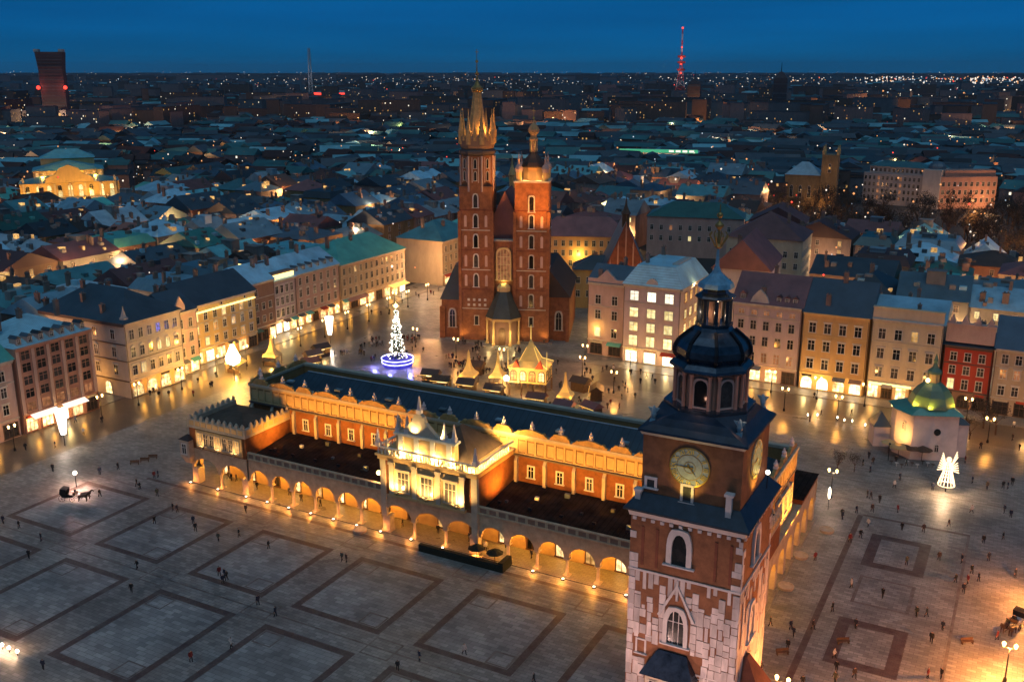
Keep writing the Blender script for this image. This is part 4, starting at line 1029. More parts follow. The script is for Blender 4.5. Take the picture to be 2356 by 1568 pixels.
# storeys: bands, windows and pale blind niches
STL = [10.6, 16.3, 22.0, 27.7, 33.4, 39.1]
NI = MB(); pts = arch_pts(0.75, 3.3, 'round', 6); NI.loft([[(x, 0, z) for x, z in pts], [(x, -0.06, z) for x, z in pts]]); NI = NI.mesh('blind_niche', 'w_pink')
for tower, (xa, xb) in enumerate(((LX0, LX1), (RX0, RX1))):
    xc = (xa + xb) / 2
    for i, z in enumerate(STL):
        mm = MB(); mm.box(xa - 0.12, xb + 0.12, -0.14, TD + 0.1, z - 0.85, z - 0.6); MC.part(mm, 'string_course', 'brick_dark' if i % 2 else 'stone_trim')
        if i == 0 and tower == 0:
            for k in range(4):
                for j in range(2):
                    mm = MB(); mm.box(xc - 2.6 + k * 1.6, xc - 1.9 + k * 1.6, -0.1, 0, z + j * 1.5, z + 0.7 + j * 1.5); MC.part(mm, 'stone_panel', 'white_trim')
            continue
        if i == 5 and tower == 1:
            window(MC.o, (xc, 0, z - 1.0), w=1.25, h=4.3, kind='round', trim='white_trim', bw=0.34, mull=(0, 0), proud=0.25); continue
        window(MC.o, (xc, 0, z), w=1.15, h=3.7, kind='round' if tower else 'pointed', trim='white_trim' if tower == 0 or i > 3 else 'stone_trim', bw=0.28, mull=(0, 0), proud=0.25)
        if i < 5 or tower == 1:
            for sx in (-1, 1): MC.put('blind_niche', NI, (xc + sx * 2.95, 0, z + 0.2))
    window(MC.o, (xc, 0, 5.0), w=1.0, h=2.6, trim='stone_trim', bw=0.25, mull=(0, 0))
    for xx in (xa, xb):
        mm = MB(); mm.box(xx - 0.45, xx + 0.45, -0.3, 0.4, 0, 38.0); MC.part(mm, 'corner_lesene', 'brick')
# left tower: octagon with stone ribs, gallery, spiked crown, needle
lc = ((LX0 + LX1) / 2, TD / 2); rc = ((RX0 + RX1) / 2, TD / 2)
mm = MB(); mm.lathe([(4.95, 45.0), (4.95, 53.4)], 8, lc[0], lc[1], math.pi / 8); MC.part(mm, 'octagon', 'brick')
for i in range(8):
    a = math.pi / 4 * i; b = a + math.pi / 8; ap = 4.95 * math.cos(math.pi / 8)
    mm = MB(); mm.tube((lc[0] + 4.98 * math.cos(b), lc[1] + 4.98 * math.sin(b), 43.5), (lc[0] + 4.98 * math.cos(b), lc[1] + 4.98 * math.sin(b), 53.4), 0.3, n=5); MC.part(mm, 'corner_rib', 'w_pink')
    if i in (4, 5, 6, 7, 0):
        for o_ in (-0.9, 0.9):
            mm = MB(); p = (lc[0] + ap * math.cos(a) - o_ * math.sin(a), lc[1] + ap * math.sin(a) + o_ * math.cos(a)); mm.tube((p[0], p[1], 46), (p[0], p[1], 53), 0.16, n=4); MC.part(mm, 'stone_rib', 'w_pink')
        for z in (46.6, 50.0): window(MC.o, (lc[0] + ap * math.cos(a), lc[1] + ap * math.sin(a), z), a + math.pi / 2, w=0.7, h=2.5, kind='pointed', trim='stone_trim', bw=0.15, mull=(0, 0))
mm = MB(); mm.lathe([(4.7, 53.4), (5.3, 53.9), (5.35, 54.6), (5.0, 55.0)], 8, lc[0], lc[1], math.pi / 8); MC.part(mm, 'gallery', 'dark_trim')
mm = MB(); mm.lathe([(4.6, 55.0), (5.0, 56.0), (5.15, 58.5), (4.2, 59.3)], 8, lc[0], lc[1], math.pi / 8); MC.part(mm, 'crown_base', 'w_brown')
for i in range(8):
    b = math.pi / 8 + math.pi / 4 * i; p = (lc[0] + 4.75 * math.cos(b), lc[1] + 4.75 * math.sin(b))
    mm = MB(); mm.lathe([(0.75, 56.5), (0.85, 60.2), (0.62, 60.6), (0.2, 64.2), (0.05, 66.2)], 6, p[0], p[1]); MC.part(mm, 'crown_spike', 'crown_gilt')
    a = math.pi / 4 * i; p = (lc[0] + 4.6 * math.cos(a), lc[1] + 4.6 * math.sin(a))
    mm = MB(); mm.lathe([(0.5, 57.5), (0.5, 59.8), (0.1, 62.6), (0.03, 63.6)], 5, p[0], p[1]); MC.part(mm, 'crown_spike', 'crown_gilt')
mm = MB(); mm.lathe([(3.5, 58.6), (2.6, 61.0), (1.75, 66.0), (1.2, 70.6)], 8, lc[0], lc[1], math.pi / 8); MC.part(mm, 'spire', 'crown_gilt')
mm = MB(); mm.lathe([(1.25, 70.6), (1.7, 71.0), (1.7, 71.8), (0.95, 72.4), (0.45, 73.4), (0.22, 75.0), (0.07, 80.0)], 8, lc[0], lc[1]); MC.part(mm, 'gilt_crown', 'gild_dull')
mm = MB(); mm.ball((lc[0], lc[1], 78.8), 0.42); mm.ball((lc[0], lc[1], 75.6), 0.5); mm.tube((lc[0], lc[1], 79.5), (lc[0], lc[1], 82.0), 0.08); mm.tube((lc[0] - 0.5, lc[1], 81.3), (lc[0] + 0.5, lc[1], 81.3), 0.08); MC.part(mm, 'finial', 'gild_dull')
# right tower: low renaissance helm with corner turrets and onion lantern
mm = MB(); mm.box(RX0 - 0.3, RX1 + 0.3, -0.3, TD + 0.3, 46.2, 46.7); MC.part(mm, 'tower_cornice', 'stone_trim')
mm = MB(); mm.lathe([(3.0, 46.7), (3.0, 50.2)], 8, rc[0], rc[1], math.pi / 8); MC.part(mm, 'helm_drum', 'w_orange')
mm = MB(); mm.lathe([(3.3, 50.2), (3.4, 50.6), (3.1, 51.6), (2.0, 53.0), (1.2, 53.8), (1.05, 54.4)], 8, rc[0], rc[1], math.pi / 8); MC.part(mm, 'helm_dome', 'r_brown')
for i in range(6):
    a = i * math.pi / 3; mm = MB(); mm.tube((rc[0] + 0.95 * math.cos(a), rc[1] + 0.95 * math.sin(a), 54.4), (rc[0] + 0.95 * math.cos(a), rc[1] + 0.95 * math.sin(a), 57.5), 0.16, n=5); MC.part(mm, 'lantern_post', 'w_gold')
mm = MB(); mm.lathe([(0.5, 54.4), (0.5, 57.5)], 6, rc[0], rc[1]); MC.part(mm, 'lantern_core', 'w_brown')
mm = MB(); mm.lathe([(1.3, 57.5), (1.35, 57.9), (0.9, 58.4), (0.85, 59.0), (1.5, 59.8), (1.6, 60.5), (1.1, 61.5), (0.4, 62.2), (0.15, 63.0), (0.06, 66.5)], 10, rc[0], rc[1]); MC.part(mm, 'onion', 'w_orange')
mm = MB(); mm.tube((rc[0] - 0.5, rc[1], 65.6), (rc[0] + 0.5, rc[1], 65.6), 0.08); mm.ball((rc[0], rc[1], 63.6), 0.3); MC.part(mm, 'finial', 'gild')
for sx in (-1, 1):
    for sy in (-1, 1):
        p = (rc[0] + sx * 3.75, rc[1] + sy * 3.7)
        mm = MB(); mm.lathe([(0.85, 46.7), (0.85, 49.0)], 8, p[0], p[1]); MC.part(mm, 'turret', 'w_gold')
        mm = MB(); mm.lathe([(0.95, 49.0), (1.0, 49.3), (1.15, 50.0), (0.9, 50.7), (0.35, 51.3), (0.3, 52.2), (0.45, 52.6), (0.1, 53.3), (0.03, 54.3)], 8, p[0], p[1]); MC.part(mm, 'turret_cap', 'w_pink')
# nave ridge turret
mm = MB(); mm.lathe([(0.9, 42.5), (0.9, 46), (1.2, 46.3), (0.2, 49.5), (0.05, 52)], 8, 0.3, 20); MC.part(mm, 'ridge_turret', 'w_gold')
# baroque porch
mm = MB(); ring = [(-4.6, 0.8), (-4.6, -1.8), (-2.2, -4.6), (2.8, -4.6), (5.2, -1.8), (5.2, 0.8)]
mm.prism([(x, y) for x, y in ring], 7.2, 8.0); MC.part(mm, 'porch_entablature', 'w_gold')
def pr(s, z): return [(0.3 + (x - 0.3) * s, 0.8 + (y - 0.8) * s, z) for x, y in ring]
mm = MB(); mm.loft([pr(1.05, 8.0), pr(0.93, 9.2), pr(0.72, 11.6), pr(0.5, 13.8), pr(0.36, 15.2)]); MC.part(mm, 'porch_roof', 'porch_green')
mm = MB(); mm.loft([pr(0.38, 15.2), pr(0.38, 16.4), pr(0.2, 17.4)]); MC.part(mm, 'porch_lantern', 'w_gold')
for x, y in [(-4.3, -1.7), (-2.1, -4.3), (2.7, -4.3), (4.9, -1.7), (-4.3, 0.4), (4.9, 0.4)]:
    mm = MB(); mm.lathe([(0.5, 0), (0.5, 0.6), (0.34, 0.7), (0.3, 6.6), (0.5, 7.2)], 8, x, y); MC.part(mm, 'porch_column', 'w_gold')
mm = MB(); mm.prism([(x * 0.82 + 0.05, y * 0.82) for x, y in ring], 0, 7.2); MC.part(mm, 'porch_body', 'w_brown')
mm = MB(); pts = arch_pts(2.0, 5.2, 'round'); mm.loft([[(0.3 + x, -3.8, z) for x, z in pts], [(0.3 + x, -3.95, z) for x, z in pts]]); MC.part(mm, 'door', 'wood')
mm = MB(); mm.box(-13.5, 14.5, -1.2, 3.4, 0.021, 0.4); MC.part(mm, 'church_step', 'kerb')
# church floodlights
OR = (1.0, 0.40, 0.075)
for x, p in ((-11.6, 220), (-5, 90), (6.0, 90), (12.2, 220)):
    MC.put('floodlight', FL, (x, -1.0, 0.4)); MC.light('SPOT', (x, -1.35, 1.0), p, (1.0, 0.55, 0.14), 0.15, (x, 0, 5.0), 120, 0.9)
MC.light('SPOT', (-30, -28, 14), 6500, OR, 0.4, (-8, 0, 30), 50, 0.8)
MC.light('SPOT', (32, -28, 14), 5500, OR, 0.4, (8, 0, 28), 46, 0.8)
MC.light('SPOT', (26, -20, 22), 60000, (1.0, 0.36, 0.05), 0.4, (8.6, 0, 42), 28, 0.9)
MC.light('SPOT', (16, -16, 30), 9500, (1.0, 0.5, 0.12), 0.4, (-7, 4, 52), 28, 0.8)
for a_ in (-0.35, -1.1):
    MC.light('POINT', (lc[0] + 3.8 * math.cos(a_), lc[1] + 3.8 * math.sin(a_), 60.2), 230, (1.0, 0.48, 0.11), 0.15)
for sx in (-1.6, 1.6): MC.light('POINT', (rc[0] + sx * 1.2, rc[1] - 4.0, 47.3), 110, (1.0, 0.55, 0.15), 0.15)
MC.light('POINT', (rc[0], rc[1] - 2.5, 56.0), 50, (1.0, 0.5, 0.2), 0.15)
MC.light('POINT', (0.3, -0.4, 17.9), 60, (1.0, 0.8, 0.25), 0.2)
for x in (-3.4, 0.3, 4.0): MC.light('POINT', (x, -5.6, 3.0), 170, (1.0, 0.68, 0.25), 0.2)

# ------------------------------------------------------------------ small domed church
AD = Thing('domed_church', 'small white church with green octagonal dome on the square, floodlit at one corner', 'church', (-13.4, 208.0, 0), rad(22))
AD.o.scale = (0.9, 0.9, 0.95)
mm = MB(); mm.loft([[(-5.4, -4.2, 0), (4.6, -4.2, 0), (4.6, 5, 0), (-5.4, 5, 0)], [(-5.2, -4.0, 10.2), (4.4, -4.0, 10.2), (4.4, 4.8, 10.2), (-5.2, 4.8, 10.2)]]); AD.part(mm, 'church_wall', 'white_plaster')
mm = MB(); mm.loft([[(-5.4, -4.2, 0), (-8.0, 0.4, 0), (-8.0, 4.5, 0), (-5.4, 5, 0)], [(-5.2, -4.0, 10.2), (-7.8, 0.4, 10.2), (-7.8, 4.4, 10.2), (-5.2, 4.8, 10.2)]]); AD.part(mm, 'apse_wall', 'white_plaster')
mm = MB(); mm.box(4.6, 7.6, -1.6, 5.5, 0, 7.4); AD.part(mm, 'side_chapel', 'white_plaster')
mm = MB(); mm.slab_roof('hip', 4.6, 7.6, -1.6, 5.5, 7.4, 1.3, 0.3, 'y'); AD.part(mm, 'side_chapel_roof', 'r_slate')
mm = MB(); mm.loft([[(-6.2, -4.9, 10.2), (5.3, -4.9, 10.2), (5.3, 5.6, 10.2), (-8.7, 5.2, 10.2), (-8.7, 0.1, 10.2)], [(-4.3, -3.5, 11.4), (3.6, -3.5, 11.4), (3.6, 4.1, 11.4), (-5.0, 4.0, 11.4), (-5.0, -1.0, 11.4)]]); AD.part(mm, 'skirt_roof', 'r_green')
mm = MB(); mm.lathe([(5.0, 11.2), (4.9, 12.0), (4.3, 13.6), (3.3, 15.0), (2.2, 15.9), (1.4, 16.3)], 8, -0.6, 0.4, math.pi / 8); AD.part(mm, 'dome', 'dome_green')
mm = MB(); mm.lathe([(1.25, 16.3), (1.25, 18.2)], 8, -0.6, 0.4); AD.part(mm, 'lantern', 'w_gold')
mm = MB(); mm.lathe([(1.6, 18.2), (1.5, 18.7), (0.6, 19.5), (0.35, 20.5), (0.5, 21.0), (0.05, 22.5)], 8, -0.6, 0.4); AD.part(mm, 'lantern_cap', 'dome_green')
window_loc = [(0.2, -4.15, 6.2)]
mm = MB(); mm.loft([[(0.0 + 0.75 * math.cos(q), -4.25, 6.4 + 0.75 * math.sin(q)) for q in [k * math.pi / 6 for k in range(12)]], [(0.0 + 0.75 * math.cos(q), -4.05, 6.4 + 0.75 * math.sin(q)) for q in [k * math.pi / 6 for k in range(12)]]]); AD.part(mm, 'round_window', 'pane_dark')
window(AD.o, (0.2, -4.21, 2.0), w=0.8, h=1.6, kind='round', trim='white_trim')
window(AD.o, (-6.75, -2.0, 6.3), -rad(60), w=0.6, h=1.4, kind='round', trim='white_trim')
mm = MB(); mm.tube((-10.4, -5.6, 0), (-10.4, -5.6, 3.8), 0.08, n=5); mm.box(-10.6, -10.2, -5.8, -5.4, 3.8, 4.1); AD.part(mm, 'flood_post', 'iron')
AD.light('SPOT', (-10.1, -5.4, 4.3), 1300, (1.0, 0.48, 0.12), 0.15, (-6.6, -1.6, 5.5), 85, 0.9)
for x, y in ((-2.4, -4.8), (5.4, -2.2), (-5.8, -2.4)): AD.light('SPOT', (x, y, 11.6), 330, (1.0, 0.62, 0.05), 0.1, (-0.6 + (x + 0.6) * 0.55, 0.4 + (y - 0.4) * 0.55, 13.2), 120, 0.9)
mm = MB(); mm.box(-11.6, -8.0, 3.5, 8.0, 0, 4.6); AD.part(mm, 'sacristy_wall', 'white_plaster'); mm = MB(); mm.slab_roof('hip', -11.6, -8.0, 3.5, 8.0, 4.6, 3.0, 0.3, 'y'); AD.part(mm, 'sacristy_roof', 'r_slate')
AD.light('POINT', (-2.2, -1.3, 16.8), 30, (1.0, 0.65, 0.15), 0.1)
mm = MB(); mm.ball((-2.4, -1.2, 17.0), 0.5); AD.part(mm, 'dome_lamp', 'lamp_warm')

# ------------------------------------------------------------------ houses round the square
LS = 1.0
def dormers(T, side, lo, hi, n, at, z, wall='w_pale', roof='r_slate', w=1.3, h=1.5):
    for k in range(n):
        u = lo + (hi - lo) * (k + 0.5) / n
        m = T.mb()
        if side == 'N': m.box(at - 2.4, at, u - w / 2, u + w / 2, z, z + h)
        else: m.box(u - w / 2, u + w / 2, at, at + 2.4, z, z + h)
        d = T.part(m, 'dormer', wall)
        m = T.mb()
        if side == 'N': m.slab_roof('gable', at - 2.4, at, u - w / 2, u + w / 2, z + h, 0.6, 0.15, 'x')
        else: m.slab_roof('gable', u - w / 2, u + w / 2, at, at + 2.4, z + h, 0.6, 0.15, 'y')
        T.part(m, 'dormer_roof', roof, d)
        if side == 'N': window(d, T.L(at, u, z + 0.25), math.pi / 2, w=w * 0.6, h=h * 0.7, trim='white_trim', bw=0.1)
        else: window(d, T.L(u, at, z + 0.25), 0, w=w * 0.6, h=h * 0.7, trim='white_trim', bw=0.1)

def awning(T, side, lo, hi, at, z, out, m_='led_white', name='awning'):
    m = T.mb()
    if side == 'N': m.loft([[(at + 0.02, lo, z), (at + out, lo, z - 0.7), (at + out, hi, z - 0.7), (at + 0.02, hi, z)], [(at + 0.02, lo, z + 0.15), (at + out, lo, z - 0.5), (at + out, hi, z - 0.5), (at + 0.02, hi, z + 0.15)]])
    else: m.loft([[(lo, at - 0.02, z), (lo, at - out, z - 0.7), (hi, at - out, z - 0.7), (hi, at - 0.02, z)], [(lo, at - 0.02, z + 0.15), (lo, at - out, z - 0.5), (hi, at - out, z - 0.5), (hi, at - 0.02, z + 0.15)]])
    T.part(m, name, m_)
CHM = MB(); CHM.box(-0.55, 0.55, -0.4, 0.4, -2.0, 1.5); CHM.box(-0.65, 0.65, -0.5, 0.5, 1.5, 1.7); CHM.lathe([(0.14, 1.7), (0.14, 2.1)], 6, -0.28); CHM.lathe([(0.14, 1.7), (0.14, 2.1)], 6, 0.28)
CHM = CHM.mesh('chimney', 'chimney')
def row_house(label, side, lo, hi, front, depth, h, wall, roof, zs, ncol, ww, wh, lit=None, hoods=None, shops=None, shop_h=2.9, kind='rect', trim='white_trim', cornice='stone_trim', base=None, default='pane_dark', skip=(), shop_kind='rect', name='town_house', nchim=3, ov=0.5):
    if side == 'N': x0, x1, y0, y1 = front - depth, front, lo, hi
    else: x0, x1, y0, y1 = lo, hi, front, front + depth
    T = Thing(name, label, 'house', ((x0 + x1) / 2, (y0 + y1) / 2, 0), group='houses fronting the square')
    m = T.mb(); m.box(x0, x1, y0, y1, 0, h); w_ = T.part(m, 'wall', wall)
    m = T.mb(); g = 0.02
    face = '+x' if side == 'N' else '-y'
    band(T, m, face, lo + g, hi - g, front, h - 0.75, h - 0.35, 0.3); band(T, m, face, lo + g, hi - g, front, h - 0.35, h + 0.003, 0.6)
    T.part(m, 'cornice', cornice)
    m = T.mb(); band(T, m, face, lo + g, hi - g, front, 4.1, 4.4, 0.22)
    if len(zs) > 2: band(T, m, face, lo + g, hi - g, front, zs[-1] - 0.75, zs[-1] - 0.55, 0.15)
    T.part(m, 'string_course', cornice)
    if base:
        m = T.mb(); band(T, m, face, lo + g, hi - g, front, 0.15, 4.1, 0.12); T.part(m, 'ground_floor', base)
    facade(T, face, lo, hi, zs, ncol, ww, wh, front, lit, skip, hoods, kind, trim, default=default, margin=0.6)
    rk, rm, rh, rax = roof
    m = T.mb(); m.slab_roof(rk, x0, x1, y0, y1, h + 0.004, rh, ov, rax, inset=3.2); r_ = T.part(m, 'roof', rm)
    for k in range(nchim):
        px = x0 + (x1 - x0) * R.uniform(0.25, 0.7); py = y0 + (y1 - y0) * (k + R.uniform(0.25, 0.75)) / nchim
        if rk == 'mansard': zt = h + rh
        elif rax == 'x': zt = h + rh * (1 - abs(py - (y0 + y1) / 2) / ((y1 - y0) / 2 + ov))
        else: zt = h + rh * (1 - abs(px - (x0 + x1) / 2) / ((x1 - x0) / 2 + ov))
        if rk == 'hip': zt -= 0.6
        link('chimney', CHM, r_, T.L(px, py, zt + 0.7), R.choice((0, math.pi / 2)))
    for k, s in enumerate(shops or []):
        u = lo + (hi - lo) * (k + 0.5) / len(shops); sw = (hi - lo) / len(shops) * 0.68
        fr, pm = window_meshes(w=min(sw, 3.2), h=shop_h, kind=shop_kind, trim=cornice if s != 'wood' else 'wood', pane='pane_dark' if s == 'wood' else s, bw=0.2, mull=(2, 1))
        fd = 0.12 if base else 0
        d = T.put('shop_window', fr, T.L(u, front - fd, 0.45) if side == 'E' else T.L(front + fd, u, 0.45), 0 if side == 'E' else math.pi / 2)
        link('pane', pm, d)
        if s.startswith('shop'):
            p = (u, front - 1.6, 2.6) if side == 'E' else (front + 1.6, u, 2.6)
            SHOPL.append((p, s))
    T.x0, T.x1, T.y0, T.y1 = x0, x1, y0, y1
    for u in (lo + 0.12, hi - 0.12):      # rain pipes at the party walls
        m = T.mb(); p = (u, front - 0.12) if side == 'E' else (front + 0.12, u); m.tube((p[0], p[1], 0.2), (p[0], p[1], h - 0.8), 0.075, n=5); T.part(m, 'rain_pipe', 'dark_trim')
    for k, s in enumerate(shops or []):   # awnings and sign boards over some of the shops
        u0 = lo + (hi - lo) * (k + 0.12) / len(shops); u1 = lo + (hi - lo) * (k + 0.88) / len(shops); q = R.random()
        if q < 0.30: awning(T, side, u0, u1, front, 3.95, 1.4, R.choice(('w_red', 'w_brown', 'w_beige', 't_grey', 'r_green')))
        elif q < 0.75:
            m = T.mb()
            if side == 'N': m.box(front + 0.13, front + 0.24, u0 + .3, u1 - .3, 3.42, 3.95)
            else: m.box(u0 + .3, u1 - .3, front - 0.24, front - 0.13, 3.42, 3.95)
            T.part(m, 'sign_board', R.choice(('w_brown', 'w_red', 'iron', 'pane_dim', 'w_cream')))
    return T
SHOPL = []
def light_strip(T, side, lo, hi, at, z, hgt, d=0.15, m_='led_yellow'):
    m = T.mb()
    if side == 'N': m.box(at + 0.01, at + d, lo, hi, z, z + hgt)
    else: m.box(lo, hi, at - d, at - 0.01, z, z + hgt)
    T.part(m, 'light_strip', m_)

# left (north) side, walls face +X
A0 = row_house('pale pink house with a dark green roof, at the left edge of the photo', 'N', 98, 126.6, -188.2, 15, 17.2, 'w_pink', ('gable', 'r_green', 5, 'y'), [5.6, 9.4, 13.0], 6, 1.25, 2.1, hoods=[1, 1, 0], shops=['shop', 'wood', 'shop', 'shop', 'shop', 'wood'])
A1 = row_house('rose brown house with a grid of dark windows under a bright blue metal roof', 'N', 127.2, 146.8, -188, 18, 19.3, 'w_rose', ('hip', 'r_bright', 4.6, 'y'), [4.9, 7.9, 10.8, 13.7, 16.4], 5, 2.0, 1.9, lit={0: 'pane_dim'}, trim='w_rose', cornice='w_rose', shops=['shop', 'shop', 'shop_white', 'shop', 'wood'], nchim=4, ov=0.2)
for k in range(6):
    m = A1.mb(); u = 127.2 + 0.5 + (19.6 - 1.0) * k / 5; m.box(-188.02, -187.72, u - 0.38, u + 0.38, 4.4, 18.5); A1.part(m, 'pilaster', 'w_pink')
dormers(A1, 'N', 127.6, 146.4, 7, -188.5, 19.6, 'w_pink', 'r_slate', 1.2, 1.5)
awning(A1, 'N', 129, 135.5, -188, 3.9, 1.5); awning(A1, 'N', 137, 143, -188, 3.9, 1.5)
A2 = row_house('pale stone corner house with rusticated bands, lamplit at its street corner', 'N', 155.2, 172.6, -187, 30, 18.6, 'w_pale', ('hip', 'r_slate', 6.2, 'x'), [5.6, 10.0, 14.4], 6, 1.25, 2.3, lit={(0, 1): 'pane_bright'}, hoods=[1, 2, 0], shops=['shop', 'shop', 'shop', 'shop'], shop_kind='round', base='w_gold', nchim=6)
m = A2.mb(); band(A2, m, '-y', -217, -187, 155.2, 17.85, 18.6, 0.5); band(A2, m, '-y', -217, -187, 155.2, 4.1, 4.4, 0.22); band(A2, m, '-y', -217, -187, 155.2, 13.2, 13.45, 0.18); A2.part(m, 'side_cornice', 'dark_trim')
m = A2.mb(); band(A2, m, '+x', 155.2, 172.6, -187, 9.1, 9.3, 0.16); band(A2, m, '-y', -217, -187, 155.2, 9.1, 9.3, 0.16); A2.part(m, 'string_course', 'dark_trim')
facade(A2, '-y', -208, -187, [5.6, 10.0, 14.4], 3, 1.3, 2.3, 155.2, hoods=[1, 2, 0], margin=1.0)
fr, pm = window_meshes(w=2.2, h=3.0, kind='round', trim='stone_trim', pane='shop', bw=0.25)
d_ = A2.put('shop_window', fr, A2.L(-194.5, 155.2, 0.4)); link('pane', pm, d_)
m = A2.mb(); m.sq([(0.7, 0), (0.7, 1.2), (0.5, 1.3), (0.1, 3.2), (0.02, 4.0)], -188.2, 156.4); 
m.v = [(x, y, z + 18.6) for x, y, z in m.v]; A2.part(m, 'corner_pinnacle', 'w_pale')
A3 = row_house('narrow pink house with a small stepped gable beside the pale corner house', 'N', 173.2, 180.8, -190, 14, 16.8, 'w_pink', ('gable', 'r_slate', 4.5, 'y'), [4.8, 8.6, 12.4], 2, 1.15, 2.3, shops=['shop', 'shop'], nchim=2)
m = A3.mb(); m.loft([[(-190.4, 174, 16.85), (-190.4, 177.2, 16.85), (-190.4, 177.2, 18.4), (-190.4, 176.4, 19.6), (-190.4, 175.6, 20.9), (-190.4, 174.8, 19.6), (-190.4, 174.0, 18.4)], [(-189.95, 174, 16.85), (-189.95, 177.2, 16.85), (-189.95, 177.2, 18.4), (-189.95, 176.4, 19.6), (-189.95, 175.6, 20.9), (-189.95, 174.8, 19.6), (-189.95, 174.0, 18.4)]]); A3.part(m, 'gable', 'w_pink')
A4 = row_house('golden lit house with a bright light strip under its eaves, behind the glaring floodlight', 'N', 181.2, 206.2, -193, 16, 16.4, 'w_gold', ('gable', 'r_slate', 5.5, 'y'), [5.0, 8.6, 12.0], 7, 1.2, 1.9, lit={(2, 0): 'pane_bright', (2, 3): 'pane_bright', (1, 0): 'pane_bright', (1, 4): 'pane_warm', (0, 1): 'pane_bright', (2, 5): 'pane_warm', (1, 2): 'pane_warm', (0, 5): 'pane_warm'}, hoods=[1, 2, 1], shops=['shop', 'shop_white', 'shop', 'shop', 'shop', 'wood'])
light_strip(A4, 'N', 181.6, 205.8, -193, 14.15, 0.35, 0.5)
for k in range(3): window(A4.o, A4.L(-193, 184 + k * 9, 15.0), math.pi / 2, w=0.7, h=0.6, bw=0.1, mull=(0, 0))
A5 = row_house('dark brown house with few windows between two brighter houses', 'N', 206.8, 216.4, -195, 16, 17.6, 'w_brown', ('gable', 'r_blue', 4.2, 'y'), [5.6, 9.4, 13.6], 3, 1.1, 1.9, skip=((2, 1), (2, 2)), trim='stone_trim', shops=['wood', 'wood', 'shop'])
A6 = row_house('slim lilac house with a glowing yellow strip along its roof edge', 'N', 217.0, 227.0, -196, 15, 16.4, 'w_lilac', ('gable', 'r_blue', 5, 'y'), [5.2, 8.8, 12.4], 4, 1.1, 2.2, hoods=[1, 1, 1], shops=['shop_white', 'shop_white', 'shop'])
m = A6.mb(); m.box(-198.5, -196.1, 217.2, 226.8, 16.5, 18.6); A6.part(m, 'attic', 'w_brown'); light_strip(A6, 'N', 217.4, 226.6, -196.1, 16.8, 1.3)
m = A6.mb(); m.box(-208, -203, 216, 221, 18.5, 21.0); A6.part(m, 'roof_terrace', 'led_yellow'); m = A6.mb(); m.box(-208.4, -202.6, 215.6, 221.4, 21.0, 21.3); A6.part(m, 'terrace_roof', 'r_slate')
A7 = row_house('pink beige house with a row of white dormers on its roof', 'N', 227.6, 249.0, -196.5, 16, 16.4, 'w_pink', ('gable', 'r_blue', 5, 'y'), [5.4, 9.2, 12.9], 6, 1.1, 2.2, hoods=[1, 2, 0], shops=['shop', 'shop', 'wood', 'shop', 'shop', 'shop'], shop_kind='round')
dormers(A7, 'N', 228, 248.6, 6, -197.4, 16.8, 'w_pale', 'r_slate', 1.2, 1.5)
A8 = row_house('long beige house with teal green roof at the far end of the left row', 'N', 249.6, 287.0, -196.5, 18, 15.6, 'w_beige', ('hip', 'r_green', 6.5, 'y'), [5.2, 8.7, 12.1], 12, 1.05, 2.0, hoods=[1, 0, 0], trim='stone_trim', shops=['shop', 'wood', 'shop', 'shop', 'wood', 'shop', 'shop', 'shop_white'])
awning(A8, 'N', 252, 262, -196.5, 3.9, 2.0, 'w_rose'); awning(A8, 'N', 276, 286, -196.5, 4.0, 2.5, 'led_gold')
A9 = row_house('grey brown house beyond the left row, near the street mouth beside the church', 'N', 300, 326, -189, 20, 16.5, 'w_beige', ('hip', 'r_teal', 6, 'y'), [5.2, 8.8, 12.4], 7, 1.1, 2.0, trim='stone_trim', shops=['shop', 'shop', 'shop', 'wood'])
A10 = row_house('tall beige house seen just left of the high church tower', 'N', 327, 352, -184, 20, 18.0, 'w_beige', ('hip', 'r_green', 6, 'y'), [5.2, 9.0, 12.8], 6, 1.1, 2.0, lit={(0, 1): 'pane_bright'}, trim='stone_trim', shops=['shop', 'shop', 'shop', 'shop'])

# right (east) side, walls face -Y
B0 = row_house('narrow pink house with two dark arches and a yellow lit first floor', 'E', -106.2, -95.2, 243.5, 14, 20.5, 'w_pink', ('gable', 'r_slate', 4, 'x'), [5.4, 10.4, 14.6], 2, 1.5, 2.4, lit={(0, 0): 'pane_bright'}, shops=['wood', 'wood'], shop_kind='round', shop_h=3.6)
m = B0.mb(); m.box(-106.2, -95.2, 243.3, 244.2, 20.5, 21.6); m.loft([[(-103.5, 243.3, 21.6), (-98, 243.3, 21.6), (-99.5, 243.3, 23), (-100.8, 243.3, 24.2), (-102, 243.3, 23)], [(-103.5, 244.2, 21.6), (-98, 244.2, 21.6), (-99.5, 244.2, 23), (-100.8, 244.2, 24.2), (-102, 244.2, 23)]]); B0.part(m, 'attic', 'w_pink')
B0.light('POINT', B0.L(-103.5, 241.9, 7.6), 200, (1.0, 0.6, 0.12), 0.2)
B1 = row_house('bright white house with every window lit, under a rounded blue roof', 'E', -94.6, -78.8, 240.8, 22, 21.6, 'w_lilac', ('mansard', 'r_bright', 5, 'x'), [5.0, 9.0, 12.9, 17.4], 3, 2.3, [2.7, 2.4, 2.4, 2.5], lit={0: 'pane_bright', 1: 'pane_bright', 2: 'pane_bright', 3: 'pane_white'}, shops=['shop_white', 'shop_white', 'shop_white'], shop_h=3.4, cornice='stone_trim', trim='w_pale', nchim=2)
facade(B1, '+x', 243, 260, [5.0, 9.0, 12.9, 17.4], 4, 1.7, 2.4, -78.8, lit={0: 'pane_bright', 1: 'pane_bright', 2: 'pane_bright', 3: 'pane_warm'}, trim='w_orange')
